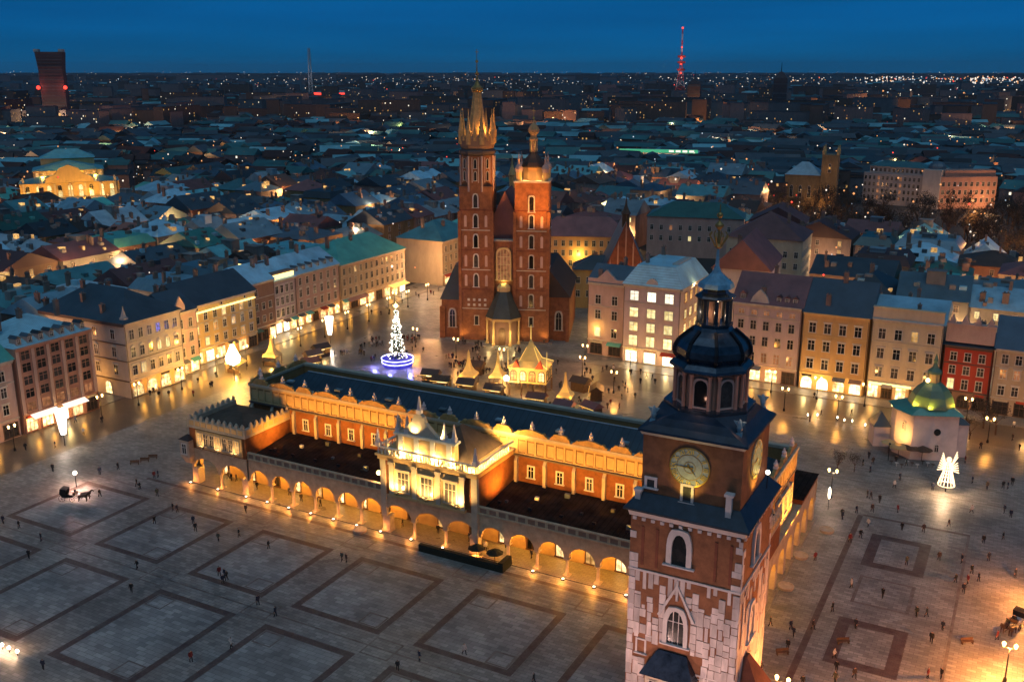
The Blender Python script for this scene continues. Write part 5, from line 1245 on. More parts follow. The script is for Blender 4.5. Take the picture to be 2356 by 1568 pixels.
m = B1.mb(); m.box(-78.85, -78.3, 240.8, 262.8, 20.8, 21.6); B1.part(m, 'side_cornice', 'stone_trim')
m = B1.mb(); hc = [(-86.7 + 1.7 * math.cos(q), 21.7 + 1.9 * math.sin(q)) for q in [k * math.pi / 8 for k in range(9)]]; m.loft([[(x, 240.6, z) for x, z in hc], [(x, 242.6, z) for x, z in hc]]); B1.part(m, 'round_dormer', 'w_pale')
m = B1.mb(); m.loft([[(-82.5, 246, 21.7), (-78.9, 246, 21.7), (-78.9, 259, 21.7), (-82.5, 259, 21.7)], [(-83.5, 247, 27), (-82.0, 247, 27), (-82.0, 258, 27), (-83.5, 258, 27)]]); B1.part(m, 'roof_side', 'w_pale')
B1.light('SPOT', B1.L(-77, 250, 20.2), 900, (1.0, 0.7, 0.35), 0.2, B1.L(-80.5, 251, 25), 120, 0.9)
for yy in (245, 252, 259): B1.light('POINT', B1.L(-76.0, yy, 5.5), 420, (1.0, 0.52, 0.10), 0.3)
B2 = row_house('pale lilac house with red tiled dormered roof and a small middle gable', 'E', -64.6, -47.6, 240, 16, 20.2, 'w_lilac', ('gable', 'r_maroon', 6.5, 'x'), [5.2, 9.5, 13.6, 17.4], 5, 1.35, [2.4, 2.3, 2.2, 1.1], lit={(0, 2): 'pane_dim', (0, 3): 'pane_dim', (0, 4): 'pane_dim', 3: 'pane_dim'}, shops=['shop', 'shop', 'shop', 'wood'], trim='w_pale')
m = B2.mb(); m.loft([[(-60.5, 239.9, 20.21), (-55.5, 239.9, 20.21), (-56.2, 239.9, 22), (-57.2, 239.9, 23.2), (-58, 239.9, 23.9), (-58.8, 239.9, 23.2), (-59.8, 239.9, 22)], [(-60.5, 240.6, 20.21), (-55.5, 240.6, 20.21), (-56.2, 240.6, 22), (-57.2, 240.6, 23.2), (-58, 240.6, 23.9), (-58.8, 240.6, 23.2), (-59.8, 240.6, 22)]]); B2.part(m, 'gable', 'w_pale')
dormers(B2, 'E', -64, -61, 1, 240.8, 20.8, 'w_brown', 'r_maroon', 1.5, 1.6); dormers(B2, 'E', -54.5, -48.5, 3, 240.8, 20.6, 'w_pale', 'r_maroon', 1.2, 1.5)
B3 = row_house('ochre yellow house with plain navy roof and arched lit shops', 'E', -47.0, -31.6, 239.6, 18, 19.6, 'w_ochre', ('gable', 'r_navy', 7, 'x'), [5.6, 10.2, 14.7], 4, 1.5, 2.4, hoods=[1, 1, 1], shops=['shop_white', 'shop_white', 'shop', 'shop_white'], shop_kind='round', cornice='w_gold')
B4 = row_house('cream house with a tall flat parapet and one yellow lit upper window', 'E', -31.0, -15.4, 240.2, 18, 19.8, 'w_cream', ('gable', 'r_blue', 4, 'x'), [5.6, 10.2, 15.0], 4, 1.5, 2.4, lit={(2, 2): 'pane_warm'}, hoods=[1, 1, 0], shops=['shop', 'wood', 'shop', 'wood', 'shop_white'], cornice='stone_trim')
m = B4.mb(); m.box(-31, -15.4, 240.0, 240.9, 19.82, 22.4); m.box(-31.1, -15.3, 239.8, 241, 22.4, 22.75); B4.part(m, 'parapet', 'w_cream')
light_strip(B4, 'E', -30.5, -21.0, 240.2, 3.6, 0.5, 0.4)
B5 = row_house('deep red house with wide pink attic storey and white framed windows', 'E', -14.8, -4.6, 241.4, 16, 15.2, 'w_red', ('gable', 'r_slate', 2, 'x'), [4.8, 8.4, 11.6], 3, 1.25, [2.3, 1.9, 1.9], lit={(0, 0): 'pane_bright'}, shops=['wood', 'wood', 'wood'], shop_kind='round', cornice='dark_trim', base='w_brown')
m = B5.mb(); m.box(-14.8, -4.6, 241.4, 243, 15.9, 20.0); m.box(-15.0, -4.4, 241.1, 243.2, 20.0, 20.4)
for k in range(4): m.loft([[(-14.6 + k * 2.7, 241.4, 20.4), (-12.9 + k * 2.7, 241.4, 20.4), (-13.75 + k * 2.7, 241.4, 22.4)], [(-14.6 + k * 2.7, 242.4, 20.4), (-12.9 + k * 2.7, 242.4, 20.4), (-13.75 + k * 2.7, 242.4, 22.4)]])
B5.part(m, 'attic', 'w_pink')
B6 = row_house('beige house at the right edge with a blue roof and dark shops', 'E', -4.0, 14, 240.6, 16, 15.8, 'w_beige', ('gable', 'r_navy', 6, 'x'), [5.0, 8.9, 12.4], 6, 1.25, 2.1, lit={(1, 0): 'pane_dim', (1, 1): 'pane_dim'}, shops=['wood', 'wood', 'wood', 'wood'], hoods=[1, 1, 0])

# ------------------------------------------------------------------ named buildings behind the square
def block(name, label, cat, loc, size, h, wall, roof, rz=0.0, rows=(), ncol=6, lit=None, default='pane_dark', ww=1.2, wh=2.0, sides=('f',), trim='white_trim', group=None, chim=2):
    """free-standing building; local frame: front faces -y"""
    T = Thing(name, label, cat, (loc[0], loc[1], 0), rz, group)
    sx, sy = size[0] / 2, size[1] / 2
    m = MB(); m.box(-sx, sx, -sy, sy, 0, h); T.part(m, 'wall', wall)
    rk, rm, rh, rax = roof; m = MB(); m.slab_roof(rk, -sx, sx, -sy, sy, h + 0.003, rh, 0.5, rax, inset=3); r_ = T.part(m, 'roof', rm)
    for k in range(chim):
        px, py = R.uniform(-sx * .6, sx * .6), R.uniform(-sy * .3, sy * .3)
        link('chimney', CHM, r_, (px, py, h + rh * (0.9 if rk == 'mansard' else 0.75)))
    for z in rows:
        for c in range(ncol):
            p = default
            if lit is not None and R.random() < lit: p = R.choice(('pane_warm', 'pane_bright', 'pane_dim'))
            window(T.o, (-sx + 2 * sx * (c + 0.5) / ncol, -sy, z), 0, w=ww, h=wh, trim=trim, pane=p, bw=0.14)
        n2 = max(2, int(ncol * size[1] / size[0]))
        if 'r' in sides:
            for c in range(n2): window(T.o, (sx, -sy + 2 * sy * (c + 0.5) / n2, z), math.pi / 2, w=ww, h=wh, trim=trim, pane=default, bw=0.14)
        if 'l' in sides:
            for c in range(n2): window(T.o, (-sx, -sy + 2 * sy * (c + 0.5) / n2, z), -math.pi / 2, w=ww, h=wh, trim=trim, pane=default, bw=0.14)
    return T
# gothic hall church with a steep lit gable
BC = Thing('gothic_church', 'gothic church with steep brown brick gable and dark roof, right of the two towers', 'church', (-113, 288, 0), rad(24))
m = MB(); m.box(-7, 7, 0, 24, 0, 14); m.loft([[(-7, 0, 14), (7, 0, 14), (0, 0, 30.5)], [(-7, 0.9, 14), (7, 0.9, 14), (0, 0.9, 30.5)]]); BC.part(m, 'wall', 'brick_dark')
m = MB(); m.loft([[(-7.5, 0.9, 13.7), (7.5, 0.9, 13.7), (0, 0.9, 30)], [(-7.5, 24.5, 13.7), (7.5, 24.5, 13.7), (0, 24.5, 30)]]); BC.part(m, 'roof', 'r_slate')
for k in range(5):
    x = -4.8 + k * 2.4; zt = 29.5 - abs(x) * 2.36 - 1.5; m = MB(); m.box(x - 0.22, x + 0.22, -0.25, 0, 3, zt); m.loft([[(x - .3, -.3, zt), (x + .3, -.3, zt), (x + .3, 0.2, zt), (x - .3, 0.2, zt)], [(x, -.1, zt + 2.4), (x, -.1, zt + 2.4), (x, 0, zt + 2.4), (x, 0, zt + 2.4)]]); BC.part(m, 'gable_rib', 'w_rose')
m = MB(); m.lathe([(1.2, 28), (1.2, 32), (1.6, 32.4), (0.9, 33.6), (0.4, 35), (0.05, 38)], 8, 0, 6); BC.part(m, 'ridge_turret', 'wood')
for x in (-3, 3): window(BC.o, (x, 0, 6), w=1.0, h=5.0, kind='pointed', trim='stone_trim')
BC.light('SPOT', (-2, -12, 6), 2000, (1.0, 0.45, 0.10), 0.3, (0, 0, 15), 90, 0.9)
block('terrace_house', 'long orange lit house with three window rows under a dark red roof behind the church', 'house', (-150, 338), (34, 14), 17, 'w_orange', ('hip', 'r_maroon', 6.5, 'x'), rad(22), (6, 9.8, 13.4), 12, None, ww=1.1, wh=2.0, trim='w_pale')
block('priest_house', 'yellow lit plain house between the high church and the gothic gable', 'house', (-127, 300), (17, 12), 13, 'w_ochre', ('hip', 'r_slate', 4, 'x'), rad(22), (4, 8.5), 5, 0.1)
block('theatre_annexe', 'house with a green copper roof and a pink wall behind the gothic gable', 'house', (-128, 408), (40, 20), 17, 'w_pink', ('hip', 'r_green', 5.5, 'x'), rad(14), (7, 11.5), 10, 0.1)
block('corner_house', 'pale house with white gable ends at the park edge', 'house', (-92, 404), (22, 18), 18, 'w_pale', ('gable', 'r_maroon', 6, 'y'), rad(8), (6, 10, 14), 6, 0.05, sides=('f', 'r'))
block('gabled_house', 'grey house with a broad pale gable behind the clock tower helm', 'house', (-77, 300), (17, 26), 19, 'w_lilac', ('gable', 'r_maroon', 9, 'y'), rad(6), (6, 10, 14), 5, 0.05, sides=('f', 'r'))
block('tenement', 'big house with dark red roof right of the gabled grey house', 'house', (-83, 352), (26, 24), 20, 'w_cream', ('hip', 'r_maroon', 8, 'y'), rad(4), (6, 10, 14), 7, 0.1, sides=('f', 'r'))

# theatre, golden with a dome, far left
TH = Thing('theatre', 'gold lit theatre with tall curved gable and teal roofs at far left', 'theatre', (-505, 392, 0), rad(52))
for nm, mt, bx in (('front_block', 'w_gold', (-26, 26, -22, 0, 0, 15)), ('hall_block', 'w_gold', (-19, 19, 0, 26, 0, 20)), ('stage_block', 'w_gold', (-15, 15, 26, 44, 0, 25)), ('terrace_block', 'w_gold', (-30, 18, -34, -22, 0, 7))):
    m = MB(); m.box(*bx); TH.part(m, nm, mt)
m = MB(); m.slab_roof('hip', -19, 19, 0, 26, 20, 5, 0.6, 'y'); TH.part(m, 'hall_roof', 'r_teal')
m = MB(); m.slab_roof('hip', -15, 15, 26, 44, 25, 5, 0.6, 'x'); TH.part(m, 'stage_roof', 'r_teal')
m = MB(); m.slab_roof('hip', -26, 26, -22, 0, 15.01, 3, 0.5, 'x'); TH.part(m, 'front_roof', 'r_teal')
m = MB(); m.loft([[(-13, -22.3, 15), (13, -22.3, 15), (12, -22.3, 18), (7, -22.3, 20), (5, -22.3, 23), (0, -22.3, 25), (-5, -22.3, 23), (-7, -22.3, 20), (-12, -22.3, 18)], [(-13, -20.5, 15), (13, -20.5, 15), (12, -20.5, 18), (7, -20.5, 20), (5, -20.5, 23), (0, -20.5, 25), (-5, -20.5, 23), (-7, -20.5, 20), (-12, -20.5, 18)]]); TH.part(m, 'front_gable', 'w_gold')
for k in range(9): window(TH.o, (-22 + 5.5 * k, -22, 5.5), w=2.2, h=5, kind='round', trim='w_cream', pane='pane_bright')
for k in range(8): window(TH.o, (-25 + 5.5 * k, -34, 1.0), w=2.2, h=4.6, kind='round', trim='w_cream', pane='pane_warm' if k % 2 else 'pane_dark')
for k in range(9): window(TH.o, (-22 + 5.5 * k, -22.3, 10.8), w=2.0, h=2.8, kind='round', trim='w_cream', pane='pane_bright' if k % 3 else 'pane_dark')
for k in range(10): window(TH.o, (-17 + 3.8 * k, 0, 16.2), w=1.6, h=2.6, kind='round', trim='w_cream', pane='pane_warm')
for k in range(7):
    m = MB(); m.box(-24 + 8 * k - .5, -24 + 8 * k + .5, -22.9, -22.3, 4, 14.6); TH.part(m, 'front_column', 'w_cream')
for k in range(5): m = MB(); m.sq([(0.8, 13), (0.8, 14.5), (0.4, 15), (0.7, 17), (0.1, 18.5)], -24 + 12 * k, -21); TH.part(m, 'roof_statue', 'w_cream')
for x, y, z, p in ((-16, -34.8, 9, 3500), (10, -36, 9, 5000), (-20, -52, 6, 7000), (10, -50, 6, 7000), (0, -6, 22, 3500), (-14, -12, 18, 2500), (14, -12, 18, 2500), (24, -20, 8, 4000), (26, 14, 9, 4500), (-34, -26, 6, 3000)):
    TH.light('POINT', (x, y, z), p * 0.75, (1.0, 0.48, 0.07), 0.5)
# pale office palace, far right
PK_S = (0.82, 0.82, 0.76)
PK = Thing('office_palace', 'large pale office palace with ranks of windows and a corner block, far right', 'office building', (-64, 614, 0), rad(-10))
PK.o.scale = PK_S
for nm, mt, bx in (('left_wing', 'w_grey', (-36, 6, 0, 20, 0, 24)), ('corner_block', 'w_pale', (6, 18, -3, 18, 0, 29)), ('upper_storey', 'w_pale', (-33, 6, 3, 18, 24, 29))):
    m = MB(); m.box(*bx); PK.part(m, nm, mt)
m = MB(); m.loft([[(18, -2, 0), (48, 26, 0), (36, 40, 0), (18, 18, 0)], [(18, -2, 24), (48, 26, 24), (36, 40, 24), (18, 18, 24)]]); m.loft([[(19, 2, 24), (46, 27, 24), (38, 36, 24), (19, 16, 24)], [(19, 2, 28.5), (46, 27, 28.5), (38, 36, 28.5), (19, 16, 28.5)]]); PK.part(m, 'right_wing', 'w_rose')
m = MB(); m.slab_roof('hip', -33, 6, 3, 18, 29, 4, 1.0, 'x'); PK.part(m, 'roof', 'r_teal'); m = MB(); m.lathe([(6, 29), (6, 31), (4.5, 33), (1, 34.5)], 10, 12, 8); PK.part(m, 'corner_dome', 'r_slate')
for z in (4, 9, 14, 19): 
    for k in range(13): window(PK.o, (-34.5 + 3.1 * k, 0, z), w=1.5, h=2.8, trim='w_pale', bw=0.2, pane='pane_dark' if (k * 7 + z) % 5 else 'pane_dim')
for k in range(12): window(PK.o, (-31.5 + 3.1 * k, 3, 25), w=1.6, h=2.6, trim='w_pale', bw=0.2)
ang = math.atan2(28, 30)
for z in (5, 11, 17):
    for k in range(10): window(PK.o, (18 + 30 * (k + .5) / 10, -2 + 28 * (k + .5) / 10, z), ang, w=1.8, h=3, trim='w_pale', bw=0.2)
for x, y, p in ((-20, -14, 420), (5, -16, 450), (30, -8, 800), (50, 8, 4000)): PK.light('POINT', (x, y, 7), p, (1.0, 0.5, 0.22), 0.5)
# brown church with a slim tower in the park
BR = Thing('park_church', 'brown floodlit church with a slim square tower among dark park trees', 'church', (-112, 588, 0), rad(5))
m = MB(); m.box(-20, 0, 0, 16, 0, 18); BR.part(m, 'nave_wall', 't_ochre'); m = MB(); m.slab_roof('hip', -20, 0, 0, 16, 18, 7, 0.5, 'x'); BR.part(m, 'nave_roof', 'r_blue')
m = MB(); m.box(0, 9, -1, 8, 0, 30); BR.part(m, 'tower', 't_ochre')
for sx in (0.6, 8.4):
    for sy in (-0.4, 7.4): m = MB(); m.lathe([(0.8, 30), (0.8, 32), (0.1, 35.5)], 6, sx, sy); BR.part(m, 'tower_spike', 'w_ochre')
for z in (8, 20): window(BR.o, (4.5, -1, z), w=1.4, h=5, kind='pointed', trim='w_pale')
for x in (-16, -11, -6): window(BR.o, (x, 0, 5), w=1.6, h=7, kind='pointed', trim='w_pale')
for x, z, p in ((4, 4, 420), (-6, 4, 150), (4, 22, 90)): BR.light('POINT', (x, -7, z), p, (1.0, 0.45, 0.08), 0.4)
# flat modern block with a green light line
GH = block('flat_roofed_block', 'low flat building with a glowing green line along its roof edge', 'building', (-258, 722), (58, 24), 17, 'w_pale', ('mansard', 'r_grey', 1.2, 'x'), rad(14), (4, 8, 12), 14, 0.35, ww=2.0, wh=1.8, chim=0)
m = MB(); m.box(-29.3, 29.3, -12.9, -12.2, 17.3, 19.6); GH.part(m, 'light_line', 'led_green')
for x in (-20, 0, 20): GH.light('POINT', (x, -22, 9), 1500, (1.0, 0.6, 0.35), 0.5)  # added point lights make the block below the green line visible
for k in range(4): m = MB(); m.box(8 + k * 5, 11.5 + k * 5, -13.1, -12.9, 17.8, 19.2); GH.part(m, 'bright_panel', 'led_white')
# far towers on the skyline
UT = Thing('dark_tower_block', 'dark slab tower with red beacon lamps on the left skyline', 'tower', (-1168, 900, 0), rad(40))
m = MB(); m.loft([[(-15, -10, 0), (15, -10, 0), (15, 10, 0), (-15, 10, 0)], [(-15, -10, 78), (14.5, -10, 78), (14.5, 10, 78), (-15, 10, 78)], [(-17, -11, 100), (16.5, -11, 100), (16.5, 11, 100), (-17, 11, 100)]]); UT.part(m, 'tower_wall', 'w_tower')
for k in range(22):
    m = MB(); z = 6 + 4.2 * k; m.box(-15.1, 14.9, -10.25 - (0.9 if z > 80 else 0), -9.9, z, z + 0.7); UT.part(m, 'floor_band', 'r_slate')
for x in (-16, 14): m = MB(); m.box(x - 3.2, x + 2.6, -6, 6, 100, 103.5); UT.part(m, 'roof_box', 'w_pale')
for x in (-17, 16): m = MB(); m.ball((x, -12, 55), 2.6); UT.part(m, 'red_beacon', 'led_red'); UT.light('POINT', (x * 1.1, -19, 55), 2500, (1, .1, .08), 1)
for x in (-24, 22): m = MB(); m.box(x - 16, x + 14, -16, 8, 0, 26); UT.part(m, 'podium', 'w_grey')
for k in range(16): 
    for z in (6, 13, 19): window(UT.o, (-37 + 4.8 * k, -16, z), w=2.4, h=3.4, trim='w_pale', pane='pane_warm' if (k + z) % 4 == 0 else 'pane_dark')
UT.light('POINT', (-14, -40, 8), 12000, (1, .6, .3), 1); UT.light('POINT', (20, -40, 8), 12000, (1, .6, .4), 1)
MA = Thing('broadcast_mast', 'slender red and white lattice mast standing above the right skyline', 'mast', (-940, 2780, 0), 0.3)
for k in range(12):
    z0, z1 = 16.0 * k, 16.0 * (k + 1); rr_ = (24, 20, 16, 12.5, 9.5, 7, 5, 3.5, 2.4, 2, 1.7, 1.5, 1.2); r0, r1 = rr_[k], rr_[k + 1]; m = MB()
    for q in range(4):
        a, b = math.pi / 4 + q * math.pi / 2, math.pi / 4 + (q + 1) * math.pi / 2
        p0, p1, n0, n1 = (r0 * math.cos(a), r0 * math.sin(a), z0), (r1 * math.cos(a), r1 * math.sin(a), z1), (r0 * math.cos(b), r0 * math.sin(b), z0), (r1 * math.cos(b), r1 * math.sin(b), z1)
        m.tube(p0, p1, 1.0, n=4); m.tube(p0, n1, 0.5, n=4); m.tube(n0, p1, 0.5, n=4); m.tube(p1, n1, 0.5, n=4)
    MA.part(m, 'mast_section', 'mast_red' if k % 2 else 'white_trim')
for z in (76, 96, 112): m = MB(); m.lathe([(11, z), (11, z + 6)], 10); MA.part(m, 'platform', 'mast_red')
for z, s in ((70, 3), (95, 3), (112, 4), (140, 2.4), (192, 3)): m = MB(); m.ball((0, -8, z), s); MA.part(m, 'beacon', 'far_red' if z < 200 else 'far_white')
for z, x in ((80, -40), (130, 40)): MA.light('POINT', (x, -40, z), 22000, (1, .5, .45), 2)
L2 = Thing('lattice_mast', 'pale lattice mast on the skyline left of the church', 'mast', (-2048, 2500, 0), 0)
for k in range(8):
    m = MB(); z0, z1 = 18.0 * k, 18.0 * (k + 1); r = 8 - 0.6 * k
    for q in range(4):
        a, b = q * math.pi / 2, (q + 1) * math.pi / 2; m.tube((r * math.cos(a), r * math.sin(a), z0), (r * math.cos(a), r * math.sin(a), z1), 0.9, n=4); m.tube((r * math.cos(a), r * math.sin(a), z0), (r * math.cos(b), r * math.sin(b), z1), 0.6, n=4)
    m.lathe([(r + 1, z1 - 1), (r + 1, z1)], 6); L2.part(m, 'mast_section', 'w_pale')
for z, x in ((80, -20), (50, 20)): L2.light('POINT', (x, -30, z), 5000, (0.6, .7, 1), 2)
for (x, y, w, h, lb) in ((-354, 1500, 19, 62, 'dark narrow tower with stepped top on the right skyline'), (-549, 1700, 22, 50, 'dark tower block beside the red mast on the skyline')):
    T = Thing('tower_block', lb, 'tower', (x, y, 0), 0.2)
    m = MB(); m.sq([(w / 2, 0), (w / 2, h), (w * 0.47, h + 4), (w * 0.25, h + 10), (w * 0.12, h + 13)]); T.part(m, 'tower_wall', 'w_tower')
    m = MB(); m.tube((0, 0, h + 12), (0, 0, h + 26), 0.7, 0.3, 5); T.part(m, 'antenna', 'iron')
    for k in range(9): m = MB(); m.box(-w / 2 - .1, w / 2 + .1, -w / 2 - .25, -w / 2, 5 + k * 6.5, 6 + k * 6.5); T.part(m, 'floor_band', 'r_slate')
AR = Thing('arena', 'long low arena with a red light band on the far skyline', 'arena', (-1752, 2240, 0), rad(38))
m = MB(); m.lathe([(52, 0), (56, 14), (50, 20), (20, 24)], 32); AR.part(m, 'arena_body', 'w_grey'); m = MB(); m.lathe([(56.5, 13), (57, 18)], 32); AR.part(m, 'red_band', 'led_red')

# ------------------------------------------------------------------ old town roofs behind the frontages
F_, TH_, YW_ = 2260.0, rad(15.366), rad(28.1)
def view(X, Y, Z=0.0):
    """bearing column / row of a world point as the photo shows it, and its distance (used only to see whether a place is in view)"""
    r = X * math.cos(YW_) + Y * math.sin(YW_); f = -X * math.sin(YW_) + Y * math.cos(YW_); z = Z - CAM_H
    dep = f * math.cos(TH_) - z * math.sin(TH_); up = f * math.sin(TH_) + z * math.cos(TH_)
    if dep < 1: return (-9999, -9999, 1)
    return (1178 + F_ * r / dep, 784 - F_ * up / dep, math.hypot(X, Y))
RO = random.Random(23)
KEEP = [  # rectangles where no ordinary house may stand
    (-206, 70, -50, 262), (-178, -82, 225, 300), (-128, -60, 258, 300), (-168, -62, 278, 356), (-150, -80, 352, 418),
    (-215, -180, 296, 360)]
def blocked_at(x, y, m=9):
    for a, b, c, d in KEEP:
        if a - m < x < b + m and c - m < y < d + m: return True
    for (px, py, r) in ((-505, 394, 62), (-452, 352, 30), (-62, 625, 58), (-112, 592, 32), (-258, 722, 42)):
        if math.hypot(x - px, y - py) < r: return True
    return park(x, y)
def park(x, y):
    r = math.hypot(x, y); b = math.degrees(math.atan2(-x, y))
    if -3 < b < 14 and 405 + b * 3 < r < 600: return True
    if 38 < b < 50 and 660 < r < 760: return True
    return False
houses = []
y = 118
def lot_rows():
    # left quarter: rows parallel to the left frontage
    for i in range(18):
        x = -222 - i * 21.5 - (i // 3) * 7
        yy = 95 + RO.uniform(0, 8)
        while yy < 620:
            ln = RO.uniform(14, 25); yield (x + RO.uniform(-1.5, 1.5), yy + ln / 2, 18.5, ln - 0.6, 'left', i); yy += ln
            if RO.random() < 0.13: yy += 7.5
    # far side: rows parallel to the right frontage
    for i in range(15):
        yv = 268 + i * 22 + (i // 3) * 8
        xx = -214 + RO.uniform(0, 8)
        while xx < 40:
            ln = RO.uniform(14, 25); yield (xx + ln / 2, yv + RO.uniform(-1.5, 1.5), ln - 0.6, 19, 'right', i); xx += ln
            if RO.random() < 0.13: xx += 7.5
for (x, y, sx, sy, q, i) in lot_rows():
    if q == 'left' and x > -206: continue
    if blocked_at(x, y): continue
    c, rw, d = view(x, y, 14)
    if not (-70 < c < 2430) or rw < 0 or d > 640: continue
    if q == 'left' and y > 268 and x > -214: continue
    houses.append([d, x, y, sx, sy, q, i, c])
houses.sort()
houses_ind = houses[:262]; rest_lots = houses[262:]
ROOFN = {'r_teal': 'teal', 'r_blue': 'blue grey', 'r_green': 'copper green', 'r_slate': 'dark slate', 'r_navy': 'navy', 'r_tile': 'red tiled', 'r_maroon': 'dark red', 'r_brown': 'brown', 'r_grey': 'grey'}
WALLN = {'t_pink': 'pink', 't_pale': 'pale', 't_ochre': 'ochre', 't_brown': 'brown', 't_beige': 'beige', 't_grey': 'grey', 't_rose': 'rose'}
order = {}
for h in houses_ind: order.setdefault((h[5], h[6]), []).append(h[7])
for k in order: order[k].sort()
ONES = 'zeroth first second third fourth fifth sixth seventh eighth ninth tenth eleventh twelfth thirteenth fourteenth fifteenth sixteenth seventeenth eighteenth nineteenth twentieth'.split()
def nth(n): return ONES[n] if n <= 20 else ('twenty-' if n < 30 else 'thirty-') + ONES[n % 10] if n % 10 else 'thirtieth'
GLOW = []
for (d, x, y, sx, sy, q, i, c) in houses_ind:
    h = RO.uniform(11.5, 17.5)
    roof = RO.choices(list(ROOFN), (13, 18, 8, 17, 14, 6, 9, 8, 12) if q == 'left' else (9, 16, 6, 16, 14, 8, 14, 8, 9))[0]
    wall = RO.choice(list(WALLN)); kind = RO.choices(('gable', 'hip', 'mansard'), (6, 3, 1))[0]
    kn = {'gable': 'gabled', 'hip': 'hipped', 'mansard': 'mansard'}[kind]
    k = order[(q, i)].index(c) + 1; order[(q, i)][k - 1] = -1e6 + k
    T = Thing('old_town_house', '%s house, %s %s roof, %s from left in %s roof row behind %s frontage' % (WALLN[wall], ROOFN[roof], kn, nth(k), nth(i + 1), q), 'house', (x, y, 0), rad(RO.uniform(-2.5, 2.5)), 'old town houses behind the square')
    a, b = sx / 2, sy / 2
    m = MB(); m.box(-a, a, -b, b, 0, h); T.part(m, 'wall', wall)
    rh = {'gable': RO.uniform(3.5, 6), 'hip': RO.uniform(3, 5.5), 'mansard': 3.0}[kind]
    ax = RO.choice('xy') if kind != 'gable' else ('y' if (q == 'left') == (RO.random() < 0.8) else 'x')
    m = MB(); m.slab_roof(kind, -a, a, -b, b, h + 0.004, rh, 0.35, ax, inset=2.2); r_ = T.part(m, 'roof', roof)
    for _ in range(RO.randint(1, 4)):
        px, py = RO.uniform(-a * .75, a * .75), RO.uniform(-b * .75, b * .75)
        zt = h + (rh if kind == 'mansard' else rh * max(0, 1 - (abs(px) / a if ax == 'y' else abs(py) / b)))
        link('chimney', CHM, r_, (px, py, zt + RO.uniform(0.2, 1.0)), RO.choice((0, math.pi / 2)), (RO.uniform(0.7, 1.5), RO.uniform(0.8, 1.2), RO.uniform(0.7, 1.3)))
    if kind != 'mansard' and RO.random() < 0.55 and d < 480:     # dormers / rooflights on the visible slope
        n = RO.randint(1, 3)
        for j in range(n):
            if ax == 'y': px, py = a * 0.5, -b + 2 * b * (j + 0.5) / n
            else: px, py = -a + 2 * a * (j + 0.5) / n, -b * 0.5
            m = MB(); m.box(px - 0.8, px + 0.8, py - 0.8, py + 0.8, h + rh * 0.3, h + rh * 0.5 + 0.9); dm = T.part(m, 'dormer', RO.choice((roof, 't_pale', 'r_grey')), r_)
    if RO.random() < 0.25:
        m = MB(); px, py = RO.uniform(-a * .3, a * .3), RO.uniform(-b * .3, b * .3); m.box(px - 2.4, px + 2.4, py - 1.8, py + 1.8, h + rh * 0.4, h + rh + 1.2); m.box(px - 2.6, px + 2.6, py - 2.0, py + 2.0, h + rh + 1.2, h + rh + 1.4)
        T.part(m, 'roof_house', RO.choice(('t_grey', 't_pale', 'r_grey')), r_)
    cm_ = MB(); cmm = ['t_pale', 'chimney', 'r_slate', 'r_bright', 'pane_warm']  # last material glows: boxes added as points of light among the vents
    for _ in range(RO.randint(4, 10) if d < 520 else 2):
        px, py = RO.uniform(-a * .85, a * .85), RO.uniform(-b * .85, b * .85); cm_.cur = RO.choice((0, 0, 1, 1, 2, 3, 2, 4)); ww, dd = RO.uniform(.3, 1.3), RO.uniform(.3, 1.0)
        zt = h + (rh if kind == 'mansard' else rh * max(0, 1 - (abs(px) / a if ax == 'y' else abs(py) / b))); cm_.box(px - ww, px + ww, py - dd, py + dd, max(h - .3, zt - 1.6), zt + RO.uniform(.2, 1.3))
    stuff(T.part(cm_, 'roof_vents', cmm, r_))
    nw = 3
    if d < 470:
        pn = RO.choices(('pane_dark', 'pane_warm', 'pane_dim', 'pane_bright'), (7, 4, 2, 2))[0]
        for z in (h - 2.9, h - 6.2):
            for j in range(nw):
                p2 = pn if RO.random() < 0.4 else 'pane_dark'
                if q == 'left': window(T.o, (a, -b + 2 * b * (j + 0.5) / nw, z), math.pi / 2, w=1.1, h=1.8, pane=p2, trim='w_pale', bw=0.13)
                else: window(T.o, (-a + 2 * a * (j + 0.5) / nw, -b, z), 0, w=1.1, h=1.8, pane=p2, trim='w_pale', bw=0.13)

# ------------------------------------------------------------------ park trees (bare, winter)
M['twigs'] = mat('dark_twigs', (0.055, 0.042, 0.030), rough=0.9, var=0.5, scale=0.4)
def tree_meshes(seed, h=11.0):
    rr = random.Random(seed); t = MB(); c = MB()
    t.tube((0, 0, -0.2), (0.1, 0.05, h * 0.3), 0.32, 0.22, 7); tips = []
    for k in range(8):
        a = rr.uniform(0, 6.28); r = rr.uniform(1.4, 3.2); z0 = h * rr.uniform(0.24, 0.4); e = (r * math.cos(a), r * math.sin(a), h * rr.uniform(0.5, 0.8))
        t.tube((0.08, 0.04, z0), e, 0.14, 0.05, 5)
        for j in range(4):
            a2 = rr.uniform(0, 6.28); f = (e[0] + rr.uniform(.6, 1.9) * math.cos(a2), e[1] + rr.uniform(.6, 1.9) * math.sin(a2), e[2] + rr.uniform(-.3, 2.6)); t.tube(e, f, 0.05, 0.015, 3); tips.append(f)
        tips.append(e)
    for f in tips:
        for j in range(15):
            p = Vector(f) + Vector((rr.gauss(0, .75), rr.gauss(0, .75), rr.gauss(0.2, .7))); d = Vector((rr.gauss(0, 1), rr.gauss(0, 1), rr.gauss(.5, .8))).normalized() * rr.uniform(.35, .9); s = d.orthogonal().normalized() * rr.uniform(.05, .16)
            c.poly(tuple(p - s), tuple(p + s), tuple(p + d))
    return t.mesh('trunk', 'wood'), c.mesh('crown', 'twigs')
TREES = [tree_meshes(s) for s in (1, 2, 3, 4)]
